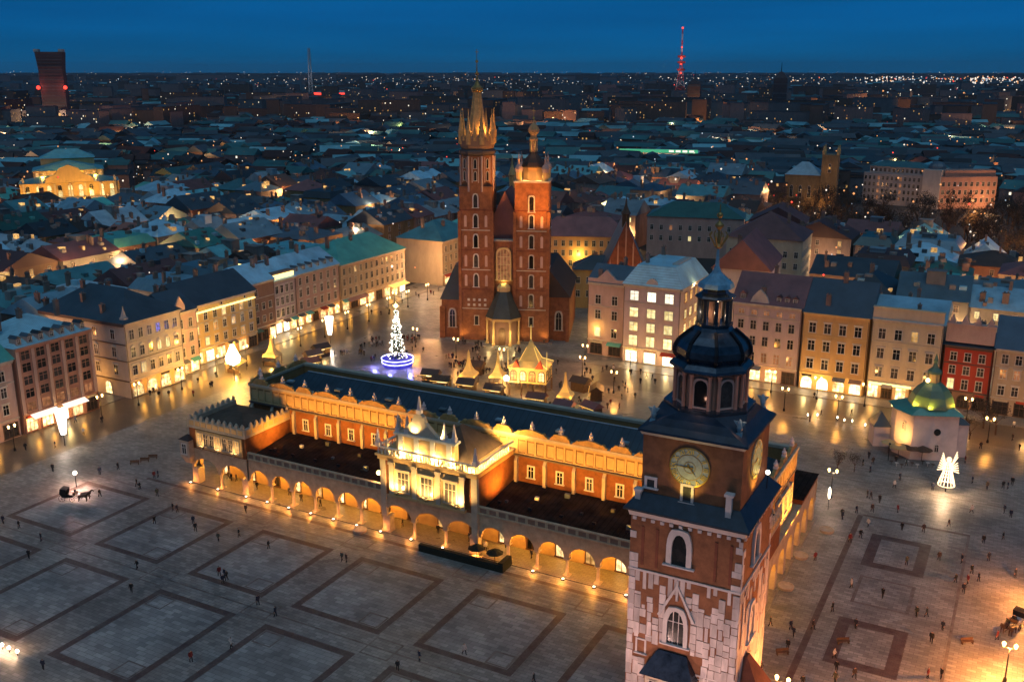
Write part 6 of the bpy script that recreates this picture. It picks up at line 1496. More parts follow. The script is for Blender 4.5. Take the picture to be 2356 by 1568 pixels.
def tree(x, y, s, label, group):
    o = bpy.data.objects.new('bare_tree', None); COL.objects.link(o); o.location = (x, y, 0); o.rotation_euler = (0, 0, RO.uniform(0, 6.28)); o.scale = (s, s, s * RO.uniform(.9, 1.1))
    tag(o, label, 'tree', group); a, b = RO.choice(TREES); link('trunk', a, o); link('crown', b, o)
n = 0; ptree = []
while n < 150:
    x, y = RO.uniform(-330, 40), RO.uniform(400, 640)
    if not park(x, y): continue
    r = math.hypot(x, y); b = math.degrees(math.atan2(-x, y))
    if b > 20: continue
    if any(math.hypot(x - px, y - py) < r_ for px, py, r_ in ((-62, 625, 50), (-112, 592, 26))): continue
    if any((x - a) ** 2 + (y - b_) ** 2 < 20 for a, b_ in ptree): continue
    ptree.append((x, y)); n += 1
    tree(x, y, RO.uniform(0.9, 1.45), 'bare dark tree in the right park, %s' % ('below the office palace' if x > -78 and y > 520 else 'around the brown park church' if y > 520 else 'just behind the roofs of the right frontage' if y < 470 else 'in the middle of the lamplit strip'), 'bare trees of the right park')
for k in range(60):
    b = rad(RO.uniform(36, 47)); r = RO.uniform(640, 740); tree(-r * math.sin(b), r * math.cos(b), RO.uniform(1.0, 1.6), 'bare dark tree between the golden theatre and the houses beyond', 'bare trees by the theatre')
PL = MB(); PL.tube((0, 0, 0), (0, 0, 4.2), 0.08, 0.06, 6); PL.cur = 1; PL.ball((0, 0, 4.5), 0.42, 7, 5); PL = PL.mesh('park_lamp', ['iron', 'far_white'])
for k, (x, y) in enumerate(ptree[:46]):
    o = link('park_lamp', PL, None, (x + 2.5, y - 3, 0)); tag(o, 'park lamp with a round glowing globe among the bare trees', 'lamp', 'park lamps')
    if k % 3 == 0: add_light('POINT', (x + 2.5, y - 3.8, 3.6), 420, (1.0, 0.50, 0.2), 0.3)

M['lamp_cone'] = emat('glowing_net', (1.0, 0.86, 0.70), 3.0)
M['lamp_flood'] = emat('flood_glass', (1.0, 0.74, 0.30), 30)
M['lamp_angel'] = emat('glowing_fabric', (1.0, 0.72, 0.42), 2.2)
# ------------------------------------------------------------------ street lamps and lights of the square
SL = MB(); SL.lathe([(0.28, 0), (0.24, 0.5), (0.10, 0.8), (0.08, 5.0)], 8); SL.tube((-0.7, 0, 5.0), (0.7, 0, 5.0), 0.05, n=5)
SLP = SL.mesh('post', 'iron')
SG = MB(); SG.lathe([(0.12, 0), (0.26, 0.5), (0.10, 0.7)], 6); SGM = SG.mesh('lantern', 'lamp_warm')
def street_lamp(x, y, label, p=700, colr=WARM, rz=0.0):
    o = bpy.data.objects.new('street_lamp', None); COL.objects.link(o); o.location = (x, y, 0.02); o.rotation_euler = (0, 0, rz); tag(o, label, 'street lamp', 'iron street lamps')
    link('post', SLP, o)
    for sx in (-0.7, 0.7): link('lantern', SGM, o, (sx, 0, 5.05))
    add_light('POINT', (0, 0, 4.7), p, colr, 0.35, parent=o)
for k, y in enumerate((84, 96, 108, 120, 131, 142, 152.5, 166, 178, 189, 200, 211, 222, 233, 244, 255, 266, 278)):
    street_lamp(-181.5, y, '%s two-armed lamp along the left frontage, counted from the near end' % nth(k + 1), 64 if 150 < y < 212 else 60, (1.0, 0.52, 0.26), math.pi / 2)
for k, x in enumerate((-102, -89, -76, -63.5, -52, -41, -30, -19, -8, 4)):
    street_lamp(x, 232.6, '%s two-armed lamp along the right frontage, counted from the church' % nth(k + 1), 430, (1.0, 0.47, 0.13))
for k, (x, y) in enumerate(((-196, 262), (-186, 288), (-180, 296), (-170, 305), (-178, 330))):
    street_lamp(x + 12, y, '%s lamp in the street mouth left of the brick church' % nth(k + 1), 900, (1.0, 0.58, 0.2))
for k, (x, y) in enumerate(((-110, 262), (-114, 274), (-118, 300), (-72, 262), (-70, 285))):
    street_lamp(x, y, '%s lamp in the lane right of the brick church' % nth(k + 1), 800, (1.0, 0.6, 0.16))
for k, (x, y, p, lb) in enumerate(((-27, 176, 500, 'near the far end of the hall'), (-20.0, 107, 3600, 'close to the right side of the clock tower'), (4, 128, 7500, 'beside the right edge carriage'), (8, 150, 6500, 'at the right edge of the square'), (-2, 112, 3500, 'low at the right edge'), (-96, 62, 900, 'in the near left corner, out of the paving panels'), (-50, 70, 1500, 'facing the clock tower from the near side'), (-9, 74, 700, 'right of the clock tower on the near side'), (-70, 66, 700, 'near the bottom of the square'), (-123, 66, 700, 'at the bottom left of the square'), (-158, 88, 900, 'at the left of the paving panels'))):
    street_lamp(x, y, 'lone two-armed lamp standing %s' % lb, p, (1.0, 0.33, 0.07) if k in (1, 2, 3, 4) else (1.0, 0.62, 0.36))
street_lamp(-196.5, 151.8, 'two-armed lamp in the side street by the pale corner house', 330, (1.0, 0.46, 0.10))
for k, x in enumerate((-58, -46, -34, -22, -3)): street_lamp(x, 220.5, '%s two-armed lamp out on the wet roadway before the right frontage' % nth(k + 1), 620, (1.0, 0.40, 0.06))  # lamps added to spread amber light over the wet ground
# shop light spilling out on the pavement
for (p, s) in SHOPL:
    add_light('POINT', p, 110 if s == 'shop' else 190, (1.0, 0.40, 0.04) if s == 'shop' else (1.0, 0.64, 0.2), 0.35)
# glaring floodlight on a mast by the golden house, and the white lantern ornaments
def ornament(x, y, label, kind):
    T = Thing('light_ornament', label, 'light ornament', (x, y, 0.02), group=None)
    m = MB(); m.tube((0, 0, 0), (0, 0, 4.4), 0.1, 0.08, 6); T.part(m, 'pole', 'iron')
    m = MB()
    if kind == 'cone':
        m.lathe([(0.55, 2.6), (0.75, 3.6), (1.25, 7.6), (1.3, 8.0)], 10)
    T.part(m, 'glow_cone', 'lamp_cone'); T.light('POINT', (1.6, -1.6, 3.2), 300, (1, .8, .65), 0.3)
ornament(-174.7, 126.8, 'white glowing cone ornament on a pole in front of the rose brown house', 'cone')
ornament(-176.0, 217.6, 'white glowing cone ornament on a pole before the dormered pink beige house', 'cone')
T = Thing('flood_mast', 'mast with a glaring golden floodlight in front of the golden house', 'floodlight', (-175, 177.5, 0.02))
m = MB(); m.tube((0, 0, 0), (0, 0, 8.6), 0.14, 0.1, 8); T.part(m, 'mast', 'iron')
m = MB(); m.lathe([(0.2, 4.2), (1.6, 5.0), (1.9, 6.2), (1.1, 8.0), (0.4, 9.6)], 12); T.part(m, 'lamp_head', 'lamp_flood')  # head swollen so its glow stands in for the lamp's glare
T.light('POINT', (0, 0, 3.4), 2600, (1.0, 0.46, 0.06), 0.5); T.light('POINT', (-2.6, 2.0, 7.0), 2000, (1.0, 0.46, 0.06), 0.5); T.light('POINT', (2.4, -1.6, 6.5), 3000, (1.0, 0.46, 0.06), 0.5)
# lit angel figure
T = Thing('light_angel', 'bright white glowing angel figure with raised wings on the square at right', 'light ornament', (-8.5, 189.1, 0.02))
m = MB(); m.tube((0, 0, 0), (0, 0, 1.6), 0.12, n=6); T.part(m, 'pole', 'iron')
for r0, z0, r1, z1 in ((1.5, 1.4, 1.25, 2.4), (1.25, 2.4, 0.85, 3.8), (0.85, 3.8, 0.7, 5.0), (0.7, 5.0, 0.4, 5.9)):
    m = MB()      # gown: a cage of light hoses
    for k in range(14):
        q = 2 * math.pi * k / 14; m.tube((r0 * math.cos(q), r0 * math.sin(q), z0), (r1 * math.cos(q), r1 * math.sin(q), z1), 0.1, n=4); q2 = q + 2 * math.pi / 14; m.tube((r0 * math.cos(q), r0 * math.sin(q), z0), (r0 * math.cos(q2), r0 * math.sin(q2), z0), 0.09, n=4)
    T.part(m, 'gown', 'lamp_angel')
m = MB(); m.ball((0, 0, 6.45), 0.5); T.part(m, 'head', 'lamp_angel')
m = MB(); m.tube((-0.4, -0.3, 5.4), (-1.0, -1.4, 5.0), 0.16, n=5); m.tube((0.4, -0.3, 5.4), (0.9, -1.5, 5.3), 0.16, n=5); T.part(m, 'arms', 'lamp_angel')
for s in (-1, 1):
    m = MB()
    for k in range(8): m.tube((s * 0.5, 0.3, 4.3 + 0.15 * k), (s * (1.9 - 0.1 * k), 0.5, 3.9 + 0.5 * k + (0.6 if s > 0 and k > 4 else 0)), 0.12, n=4)
    T.part(m, 'wing', 'lamp_angel')
T.light('POINT', (0, -2.6, 3.0), 900, (1.0, 0.62, 0.34), 0.4)

M['fir_green'] = mat('fir_needles', (0.03, 0.06, 0.03), rough=0.9, var=0.5)
M['fairy'] = emat('fairy_light', (1.0, 0.88, 0.74), 9)
M['led_blue_soft'] = emat('blue_panel', (0.05, 0.045, 0.9), 0.55)
M['tent_gold'] = mat('tent_fabric', (0.66, 0.50, 0.22), rough=0.8, var=0.15)
M['hedge_dark'] = mat('hedge_leaves', (0.012, 0.016, 0.010), rough=0.9, var=0.5, scale=3, bump=0.8, bscale=6)

# ------------------------------------------------------------------ christmas tree and market
T = Thing('christmas_tree', 'tall slim christmas tree covered in white lights with a blue ring at its foot', 'christmas tree', (-146.3, 208.7, 0.02))
m = MB(); m.tube((0, 0, 0), (0, 0, 15), 0.22, 0.05, 6); T.part(m, 'trunk', 'wood')
rr = random.Random(3); m = MB(); lt = MB()
for k in range(2600):
    z = 2.2 + 13.5 * rr.random() ** 1.25; rad_ = (2.1 * (1 - (z - 2) / 14.2) + 0.2) * (0.82 + 0.22 * math.sin(z * 3.1)); a = rr.uniform(0, 6.28); r = rad_ * rr.uniform(0.5, 1.0)
    p = Vector((r * math.cos(a), r * math.sin(a), z)); d = Vector((math.cos(a), math.sin(a), -0.35)).normalized() * rr.uniform(.35, .7); s = Vector((-math.sin(a), math.cos(a), 0)) * rr.uniform(.08, .2)
    m.poly(tuple(p - s), tuple(p + s), tuple(p + d))
T.part(m, 'crown', 'fir_green')
for k in range(420):
    z = 2.4 + 13 * rr.random(); a = rr.uniform(0, 6.28); r = (2.2 * (1 - (z - 2) / 14.2) + 0.25) * (0.82 + 0.24 * math.sin(z * 3.1)) + rr.uniform(-.25, .2); lt.ball((r * math.cos(a), r * math.sin(a), z), 0.085 + 0.07 * rr.random(), 4, 2)
stuff(T.part(lt, 'fairy_lights', 'fairy'))
m = MB(); m.ball((0, 0, 16.4), 0.55); 
for k in range(4): m.tube((0, 0, 16.4), (1.1 * math.cos(k * math.pi / 2), 0, 16.4 + 1.1 * math.sin(k * math.pi / 2)), 0.16, 0.01, 4)
T.part(m, 'star', 'lamp_warm')
for zz, r in ((1.1, 4.2), (2.1, 4.3)):
    m = MB(); n = 28
    for k in range(n):
        a, b = 2 * math.pi * k / n, 2 * math.pi * (k + 1) / n; m.tube((r * math.cos(a), r * math.sin(a), zz), (r * math.cos(b), r * math.sin(b), zz), 0.14, n=5)
    T.part(m, 'light_ring', 'led_bluewhite')
m = MB(); m.lathe([(4.0, 0), (4.1, 2.0)], 24); m.lathe([(3.3, 2.0), (3.3, 2.2)], 24); T.part(m, 'tree_tub', 'led_blue_soft')
for a in (-2.4, -1.3, -0.4): T.light('POINT', (6.2 * math.cos(a), 6.2 * math.sin(a), 1.4), 420, (0.22, 0.22, 1.0), 0.3)
for a in (-2, -0.8): T.light('POINT', (5 * math.cos(a), 5 * math.sin(a), 8), 60, (0.9, 0.88, 1.0), 0.3)

def hut(x, y, rz, label, w=4.0, d=2.8, glow=True):
    T = Thing('market_stall', label, 'market stall', (x, y, 0.02), rz, 'wooden christmas market stalls')
    m = MB(); a, b = w / 2, d / 2
    m.box(-a, a, b - 0.12, b, 0, 2.4); m.box(-a, -a + 0.12, -b, b - 0.12, 0, 2.4); m.box(a - 0.12, a, -b, b - 0.12, 0, 2.4); m.box(-a + 0.12, a - 0.12, -b, -b + 0.12, 0, 1.05); T.part(m, 'stall_wall', 'wood')
    m = MB(); m.box(-a - 0.1, a + 0.1, -b - 0.45, -b, 1.05, 1.13); T.part(m, 'counter', 'wood')
    m = MB(); m.slab_roof('gable', -a, a, -b, b, 2.4, 1.3, 0.4, 'x'); T.part(m, 'roof', RO.choice(('r_tile', 'wood', 'r_maroon', 'r_brown')))
    m = MB(); m.box(-a + 0.2, a - 0.2, b - 0.3, b - 0.13, 1.2, 2.3); T.part(m, 'goods', 'shop')
    if glow:
        m = MB(); m.tube((-a - 0.4, -b - 0.4, 2.42), (a + 0.4, -b - 0.4, 2.42), 0.06, n=4); T.part(m, 'light_chain', 'led_gold')
    T.light('POINT', (0, -b - 0.3, 2.2), 210, (1.0, 0.6, 0.2), 0.15)
# ornament roofs: slender ogee tents outlined in gold
def ogee_tent(x, y, s, label, h=9.0):
    T = Thing('market_tent', label, 'market tent', (x, y, 0.02), rad(12), 'glowing pointed market tents')
    m = MB(); m.sq([(2.6 * s, 2.4), (2.4 * s, 2.9), (1.5 * s, 3.6), (0.9 * s, 4.6), (0.5 * s, 6.0), (0.28 * s, 7.6), (0.3 * s, 8.2), (0.05, h)]); T.part(m, 'tent_roof', 'tent_gold')
    for sx in (-1, 1):
        for sy in (-1, 1): m = MB(); m.tube((sx * 2.4 * s, sy * 2.4 * s, 0), (sx * 2.4 * s, sy * 2.4 * s, 2.5), 0.09, n=5); T.part(m, 'tent_post', 'wood')
    m = MB(); m.box(-2.1 * s, 2.1 * s, -2.1 * s, -1.9 * s, 0, 1.1); T.part(m, 'counter', 'wood')
    T.light('POINT', (0, -0.6, 1.9), 420, (1.0, 0.5, 0.1), 0.2)
    T.light('SPOT', (-3.6 * s, -4.4 * s, 2.2), 700, (1.0, 0.48, 0.09), 0.2, (0, 0, 5), 80, 0.9); T.light('SPOT', (3.8 * s, -4.0 * s, 2.2), 480, (1.0, 0.48, 0.09), 0.2, (0, 0, 5), 80, 0.9)
ogee_tent(-121.0, 203.5, 0.8, 'glowing golden pointed tent left of the market pavilion')
ogee_tent(-114.0, 206.0, 0.72, 'glowing golden pointed tent next to the market pavilion')
ogee_tent(-180.5, 184.0, 0.8, 'golden pointed tent behind the left end of the hall, nearer the floodlight', 8)
ogee_tent(-176.5, 193.5, 0.75, 'golden pointed tent behind the left end of the hall, second from the floodlight', 8)
ogee_tent(-92.5, 200.0, 0.7, 'small golden pointed tent right of the market pavilion', 7.5)
T = Thing('market_pavilion', 'golden lit market pavilion with a pyramid roof, before the brick church', 'pavilion', (-104.5, 205.5, 0.02), rad(14))
m = MB(); m.box(-4.6, 4.6, -3.6, 3.6, 3.2, 6.8); T.part(m, 'pavilion_wall', 'tent_gold')
for x in (-4.5, -1.5, 1.5, 4.5): m = MB(); m.box(x - 0.2, x + 0.2, -3.7, -3.3, 0, 3.2); m.box(x - 0.2, x + 0.2, 3.3, 3.7, 0, 3.2); T.part(m, 'pavilion_post', 'wood')
m = MB(); m.box(-4.9, 4.9, -3.9, 3.9, 6.8, 7.1); T.part(m, 'pavilion_cornice', 'tent_gold')
m = MB(); m.loft([[(-4.9, -3.9, 7.1), (4.9, -3.9, 7.1), (4.9, 3.9, 7.1), (-4.9, 3.9, 7.1)], [(-2.4, -1.9, 8.3), (2.4, -1.9, 8.3), (2.4, 1.9, 8.3), (-2.4, 1.9, 8.3)], [(-0.9, -0.7, 11.4), (0.9, -0.7, 11.4), (0.9, 0.7, 11.4), (-0.9, 0.7, 11.4)], [(-0.1, -0.1, 13.4), (0.1, -0.1, 13.4), (0.1, 0.1, 13.4), (-0.1, 0.1, 13.4)]]); T.part(m, 'pavilion_roof', 'tent_gold')
for k in range(4): window(T.o, (-3.45 + 2.3 * k, -3.6, 3.9), w=1.35, h=2.3, kind='round', trim='wood', bw=0.16, pane='pane_bright' if k % 2 else 'pane_warm')
for k in range(3): window(T.o, (4.6, -2.4 + 2.3 * k, 3.9), math.pi / 2, w=1.3, h=2.3, kind='round', trim='wood', bw=0.16, pane='pane_warm')
for x in (-2.9, 2.9): m = MB(); m.loft([[(x - 1.0, -3.95, 7.1), (x + 1.0, -3.95, 7.1), (x, -3.95, 8.9)], [(x - 1.0, -2.6, 7.1), (x + 1.0, -2.6, 7.1), (x, -2.2, 8.9)]]); T.part(m, 'roof_gable', 'w_red')
for x0_, y0_, x1_, y1_ in ((-4.9, -3.9, -2.4, -1.9), (4.9, -3.9, 2.4, -1.9), (4.9, 3.9, 2.4, 1.9)): m = MB(); m.tube((x0_, y0_, 7.2), (x1_, y1_, 8.4), 0.09, n=4); m.tube((x1_, y1_, 8.4), (x1_ * .37, y1_ * .37, 11.5), 0.08, n=4); T.part(m, 'light_chain', 'led_gold')
m = MB(); m.tube((0, 0, 13), (0, 0, 17), 0.12, 0.03, 5); T.part(m, 'spire', 'led_gold')
for x in (-4.8, 4.8): m = MB(); m.tube((x, -3.8, 7), (x, -3.8, 11.5), 0.1, 0.04, 5); T.part(m, 'corner_mast', 'led_gold')
m = MB(); m.ball((-4.9, -5.0, 4.6), 0.75); T.part(m, 'glare_lamp', 'lamp_white')
T.light('POINT', (-4.9, -6.6, 4.2), 900, (1.0, 0.6, 0.25), 0.3)
for x in (-3, 0, 3): T.light('SPOT', (x, -7.2, 2.2), 800, (1.0, 0.50, 0.09), 0.2, (x, -2.5, 7.5), 95, 0.9)
for x, y in ((-3.6, -5.2), (0, -5.6), (3.6, -5.2), (6.0, 0)): T.light('POINT', (x, y, 8.2), 150, (1.0, 0.50, 0.09), 0.2)
for x in (-2, 2): T.light('POINT', (x, 0, 2.6), 150, (1.0, 0.5, 0.15), 0.2)
for (x, y, rz, lb) in ((-160, 181, 0.1, 'behind the left end of the hall'), (-154, 182.5, 0.1, 'second behind the left end of the hall'), (-148, 183, 0, 'third behind the left end of the hall, toward the christmas tree'),
        (-168, 200, 1.2, 'turned sideways, left of the christmas tree'), (-170, 206, 1.2, 'turned sideways, beyond its twin left of the christmas tree'), (-164, 194, 0.9, 'slanted, nearest the golden pointed tents at left'),
        (-130, 200, 0.2, 'between the christmas tree and the golden tents'), (-125, 197, 0.2, 'just left of the first golden tent'), (-118, 197.5, 0.15, 'below the two golden tents'), (-110, 197, 0.1, 'below the left corner of the market pavilion'),
        (-98, 196, 0.1, 'below the right corner of the market pavilion'), (-90, 194, 0, 'under the small golden tent'), (-84, 196, -0.4, 'outermost at the right of the market'), (-88, 208, -1.2, 'turned to the bright white house'),
        (-94, 212, 3.0, 'behind the market pavilion'), (-124, 212, 3.3, 'behind the first golden tent')):
    hut(x, y, rz, 'small wooden stall ' + lb)
# awning lights strip along the back of the hall (stall fringe)
# ------------------------------------------------------------------ people, horses, carriages
def skin_mesh(name, pts, edges, radii, level=1, mats=('coat0',), zslot=None):
    me = bpy.data.meshes.new(name); me.from_pydata(pts, edges, []); ob = bpy.data.objects.new(name, me); COL.objects.link(ob)
    md = ob.modifiers.new('s', 'SKIN'); ss = ob.modifiers.new('d', 'SUBSURF'); ss.levels = level; ss.render_levels = level
    for i, r in enumerate(radii): me.skin_vertices[0].data[i].radius = (r, r) if not isinstance(r, tuple) else r
    me.skin_vertices[0].data[0].use_root = True
    dg = bpy.context.evaluated_depsgraph_get(); dg.update()
    out = bpy.data.meshes.new_from_object(ob.evaluated_get(dg)); out.name = name
    bpy.data.objects.remove(ob); bpy.data.meshes.remove(me)
    out.materials.clear()
    for m_ in mats: out.materials.append(M[m_])
    if zslot:
        for p in out.polygons: p.material_index = zslot(p.center)
    out.polygons.foreach_set('use_smooth', [True] * len(out.polygons))
    return out
def person_mesh(seed, coat):
    q = random.Random(seed); st = q.uniform(0.08, 0.3); sw = q.uniform(-0.2, 0.2)
    pts = [(0, 0, 0.95), (0, 0, 1.2), (0, 0.0, 1.42), (0, -0.02, 1.54), (0, -0.03, 1.68),
           (0.11, 0, 0.9), (0.12, -st * .6, 0.5), (0.12, -st + 0.06, 0.09), (0.12, -st - 0.12, 0.05),
           (-0.11, 0, 0.9), (-0.12, st * .3, 0.5), (-0.12, st, 0.10), (-0.12, st - 0.16, 0.05),
           (0.21, 0, 1.42), (0.27, 0.06 + sw * .5, 1.14), (0.26, -0.08 + sw, 0.90), (0.25, -0.14 + sw, 0.80),
           (-0.21, 0, 1.42), (-0.27, 0.06 - sw * .5, 1.14), (-0.26, -0.08 - sw, 0.90), (-0.25, -0.14 - sw, 0.80)]
    ed = [(0, 1), (1, 2), (2, 3), (3, 4), (0, 5), (5, 6), (6, 7), (7, 8), (0, 9), (9, 10), (10, 11), (11, 12), (2, 13), (13, 14), (14, 15), (15, 16), (2, 17), (17, 18), (18, 19), (19, 20)]
    rd = [(.19, .15), (.20, .15), (.19, .14), .065, .115, .12, .085, .06, .05, .12, .085, .06, .05, .085, .07, .055, .05, .085, .07, .055, .05]
    def slot(c):
        if c.z > 1.66 or (c.z > 1.56 and c.y > -0.02): return 3
        if c.z > 1.5: return 2
        if abs(c.x) > 0.19 and c.z < 0.86: return 2
        return 0 if c.z > 0.72 else 1
    return skin_mesh('person', pts, ed, rd, 1, (coat, 'trouser', 'skin', 'hair'), slot)
PEOPLE = {(i, j): person_mesh(40 + i * 3 + j, 'coat%d' % i) for i in range(6) for j in range(3)}
COATN = ['black', 'navy', 'brown', 'red', 'white', 'dark green']
def person(x, y, where, z=0.03):
    i = RO.choices(range(6), (30, 16, 14, 5, 5, 8))[0]
    o = link('person', PEOPLE[i, RO.randint(0, 2)], None, (x, y, z), RO.uniform(0, 6.28)); s = RO.uniform(.94, 1.06); o.scale = (s, s, s)
    tag(o, 'person in a %s coat %s' % (COATN[i], where), 'person', 'people %s' % where)
def gd(px, py):      # place on the ground measured from the photo (row/column of the 2356 px wide view)
    X, Y = (px - 1178) / F_, (784 - py) / F_
    f, z = math.cos(TH_) + Y * math.sin(TH_), Y * math.cos(TH_) - math.sin(TH_); t = -CAM_H / z
    return ((X * math.cos(YW_) - f * math.sin(YW_)) * t, (X * math.sin(YW_) + f * math.cos(YW_)) * t)
WALK = [(122, 1085), (230, 1092), (272, 1080), (315, 1118), (322, 1125), (355, 1100), (364, 1098), (362, 1142), (230, 1142), (398, 1175), (408, 1178), (356, 1205), (445, 1205), (450, 1222), (503, 1245), (67, 1285), (95, 1245), (44, 1215), (316, 1308), (303, 1362), (505, 1325), (517, 1328), (522, 1335), (513, 1342), (532, 1490), (594, 1392), (634, 1418), (618, 1262), (787, 1290), (797, 1294), (1068, 1505), (440, 1522), (100, 1540), (965, 1520), (915, 1542), (550, 1235), (566, 1180), (8, 1205), (1228, 1572)]
for p in WALK: person(*gd(*p), 'walking on the open paving in front of the hall')
WR = [(1970, 1180), (1937, 1190), (1995, 1145), (2003, 1148), (2124, 1225), (2085, 1300), (2212, 1295), (2274, 1290), (2235, 1320), (2262, 1250), (2335, 1328), (2142, 1478), (2168, 1450), (2108, 1418), (1958, 1352), (1825, 1465), (1870, 1448), (1772, 1440), (1965, 1560), (2165, 1560), (2134, 1560), (1750, 1545), (1875, 1290), (2030, 1375), (2310, 1180), (2325, 1190), (2070, 1105), (2008, 1068), (1985, 1072), (2220, 1065), (2235, 1180)]
for p in WR: person(*gd(*p), 'walking right of the clock tower')
for k in range(34):
    cx_, cy_ = RO.uniform(-168, -112), RO.uniform(208, 236)
    for j in range(RO.randint(2, 6)): person(cx_ + RO.gauss(0, 1.0), cy_ + RO.gauss(0, 1.0), 'in the crowd between the christmas tree and the church')
for k in range(48): person(RO.uniform(-112, -78), RO.uniform(196, 232), 'by the market pavilion')
for k in range(22): person(RO.uniform(-186, -174), RO.uniform(120, 200), 'strolling along the left frontage')
for k in range(16): person(RO.uniform(-70, 4), RO.uniform(214, 238), 'strolling along the right frontage')
for k in range(46):
    q = (RO.uniform(-24, 4), RO.uniform(108, 200)); person(q[0], q[1], 'on the paving between hall and right edge')
for k in range(18): person(RO.uniform(-134, -40), RO.uniform(127.4, 130), 'under the arcade of the hall', 0.17)
for k in range(14): person(RO.uniform(-192, -182), RO.uniform(250, 292), 'at the mouth of the street left of the church')

M['horse'] = mat('horse_coat', (0.05, 0.03, 0.02), rough=0.5); M['horse_pale'] = mat('horse_coat_grey', (0.35, 0.32, 0.29), rough=0.6)
def horse_mesh(mt):
    pts = [(0, 0.75, 1.25), (0, 0.2, 1.2), (0, -0.5, 1.25), (0, -0.85, 1.55), (0, -1.1, 1.9), (0, -1.3, 1.85), (0, -1.55, 1.6),
           (0.16, -0.55, 1.0), (0.16, -0.55, 0.55), (0.16, -0.52, 0.08), (-0.16, -0.55, 1.0), (-0.16, -0.6, 0.55), (-0.16, -0.55, 0.08),
           (0.17, 0.8, 1.0), (0.17, 0.72, 0.72), (0.17, 0.9, 0.5), (0.17, 0.86, 0.08), (-0.17, 0.8, 1.0), (-0.17, 0.75, 0.72), (-0.17, 0.95, 0.5), (-0.17, 0.9, 0.08), (0, 1.0, 1.25), (0, 1.15, 0.75)]
    ed = [(0, 1), (1, 2), (2, 3), (3, 4), (4, 5), (5, 6), (2, 7), (7, 8), (8, 9), (2, 10), (10, 11), (11, 12), (0, 13), (13, 14), (14, 15), (15, 16), (0, 17), (17, 18), (18, 19), (19, 20), (0, 21), (21, 22)]
    rd = [.30, .31, .30, .19, .14, .13, .08, .13, .075, .06, .13, .075, .06, .16, .1, .07, .06, .16, .1, .07, .06, .07, .05]
    return skin_mesh('horse', pts, ed, rd, 1, (mt,))
HM = [horse_mesh('horse'), horse_mesh('horse_pale')]
WH = MB(); n = 14
for k in range(n):
    a, b = 2 * math.pi * k / n, 2 * math.pi * (k + 1) / n; WH.tube((0, math.cos(a), math.sin(a)), (0, math.cos(b), math.sin(b)), 0.06, n=4)
for k in range(7): a = 2 * math.pi * k / 7; WH.tube((0, 0, 0), (0, math.cos(a), math.sin(a)), 0.03, n=4)
WH.lathe([(0.1, -0.1), (0.1, 0.1)], 6); WHM = WH.mesh('wheel', 'iron')
def carriage(x, y, rz, label, hm, pale):
    T = Thing('carriage', label, 'carriage', (x, y, 0.03), rz)
    bm_ = 'coat4' if pale else 'iron'
    m = MB(); m.loft([[(-0.6, -0.9, 0.75), (0.6, -0.9, 0.75), (0.6, 1.1, 0.75), (-0.6, 1.1, 0.75)], [(-0.75, -1.1, 1.35), (0.75, -1.1, 1.35), (0.75, 1.3, 1.45), (-0.75, 1.3, 1.45)]]); T.part(m, 'carriage_body', bm_)
    m = MB(); m.loft([[(-0.8, 0.3, 1.4), (0.8, 0.3, 1.4), (0.8, 1.4, 1.4), (-0.8, 1.4, 1.4)], [(-0.8, 0.1, 2.3), (0.8, 0.1, 2.3), (0.8, 1.2, 2.5), (-0.8, 1.2, 2.5)]]); T.part(m, 'hood', 'iron')
    m = MB(); m.box(-0.55, 0.55, -1.5, -1.0, 1.2, 1.7); T.part(m, 'driver_seat', 'wood')
    for sx in (-0.8, 0.8): T.put('wheel', WHM, (sx, -0.9, 0.48), scale=(1, .48, .48)); T.put('wheel', WHM, (sx, 1.0, 0.6), scale=(1, .6, .6))
    m = MB(); m.tube((0, -1.0, 0.7), (0, -4.2, 0.9), 0.05, n=5); T.part(m, 'shaft', 'wood')
    c, s = math.cos(rz), math.sin(rz)
    for k, sx in enumerate((-0.55, 0.55)):
        lx, ly = sx, -3.0; o = link('horse', HM[hm], None, (x + lx * c - ly * s, y + lx * s + ly * c, 0.03), rz); tag(o, 'dark horse' if hm == 0 else 'grey horse', 'horse'); o['label'] = '%s horse of the pair drawing the %s carriage' % ('left' if k == 0 else 'right', 'pale' if pale else 'black')
    lx, ly = 0, -1.25; o = link('person', PEOPLE[0, 0], None, (x + lx * c - ly * s, y + lx * s + ly * c, 0.95), rz); o.scale = (1, 1, 0.85); tag(o, 'coachman in a black coat on the box of the %s carriage' % ('pale' if pale else 'black'), 'person')
c1 = gd(160, 1150); carriage(c1[0], c1[1], rad(115), 'black carriage standing left of the hall', 0, False)
c2 = gd(2338, 1440); carriage(c2[0], c2[1], rad(-20), 'pale carriage at the right edge of the square', 0, True)
m = Thing('carriage_lamp', 'bright lamp standing behind the black carriage on wet paving', 'lamp', (gd(176, 1120)[0], gd(176, 1120)[1], 0.02))
mm = MB(); mm.tube((0, 0, 0), (0, 0, 2.6), 0.07, n=6); m.part(mm, 'post', 'iron'); mm = MB(); mm.ball((0, 0, 2.9), 0.4); m.part(mm, 'globe', 'lamp_white'); m.light('POINT', (0, -0.9, 2.7), 560, (1.0, 0.55, 0.42), 0.4); m.light('POINT', (0.5, 0.9, 2.7), 420, (1.0, 0.6, 0.45), 0.3)
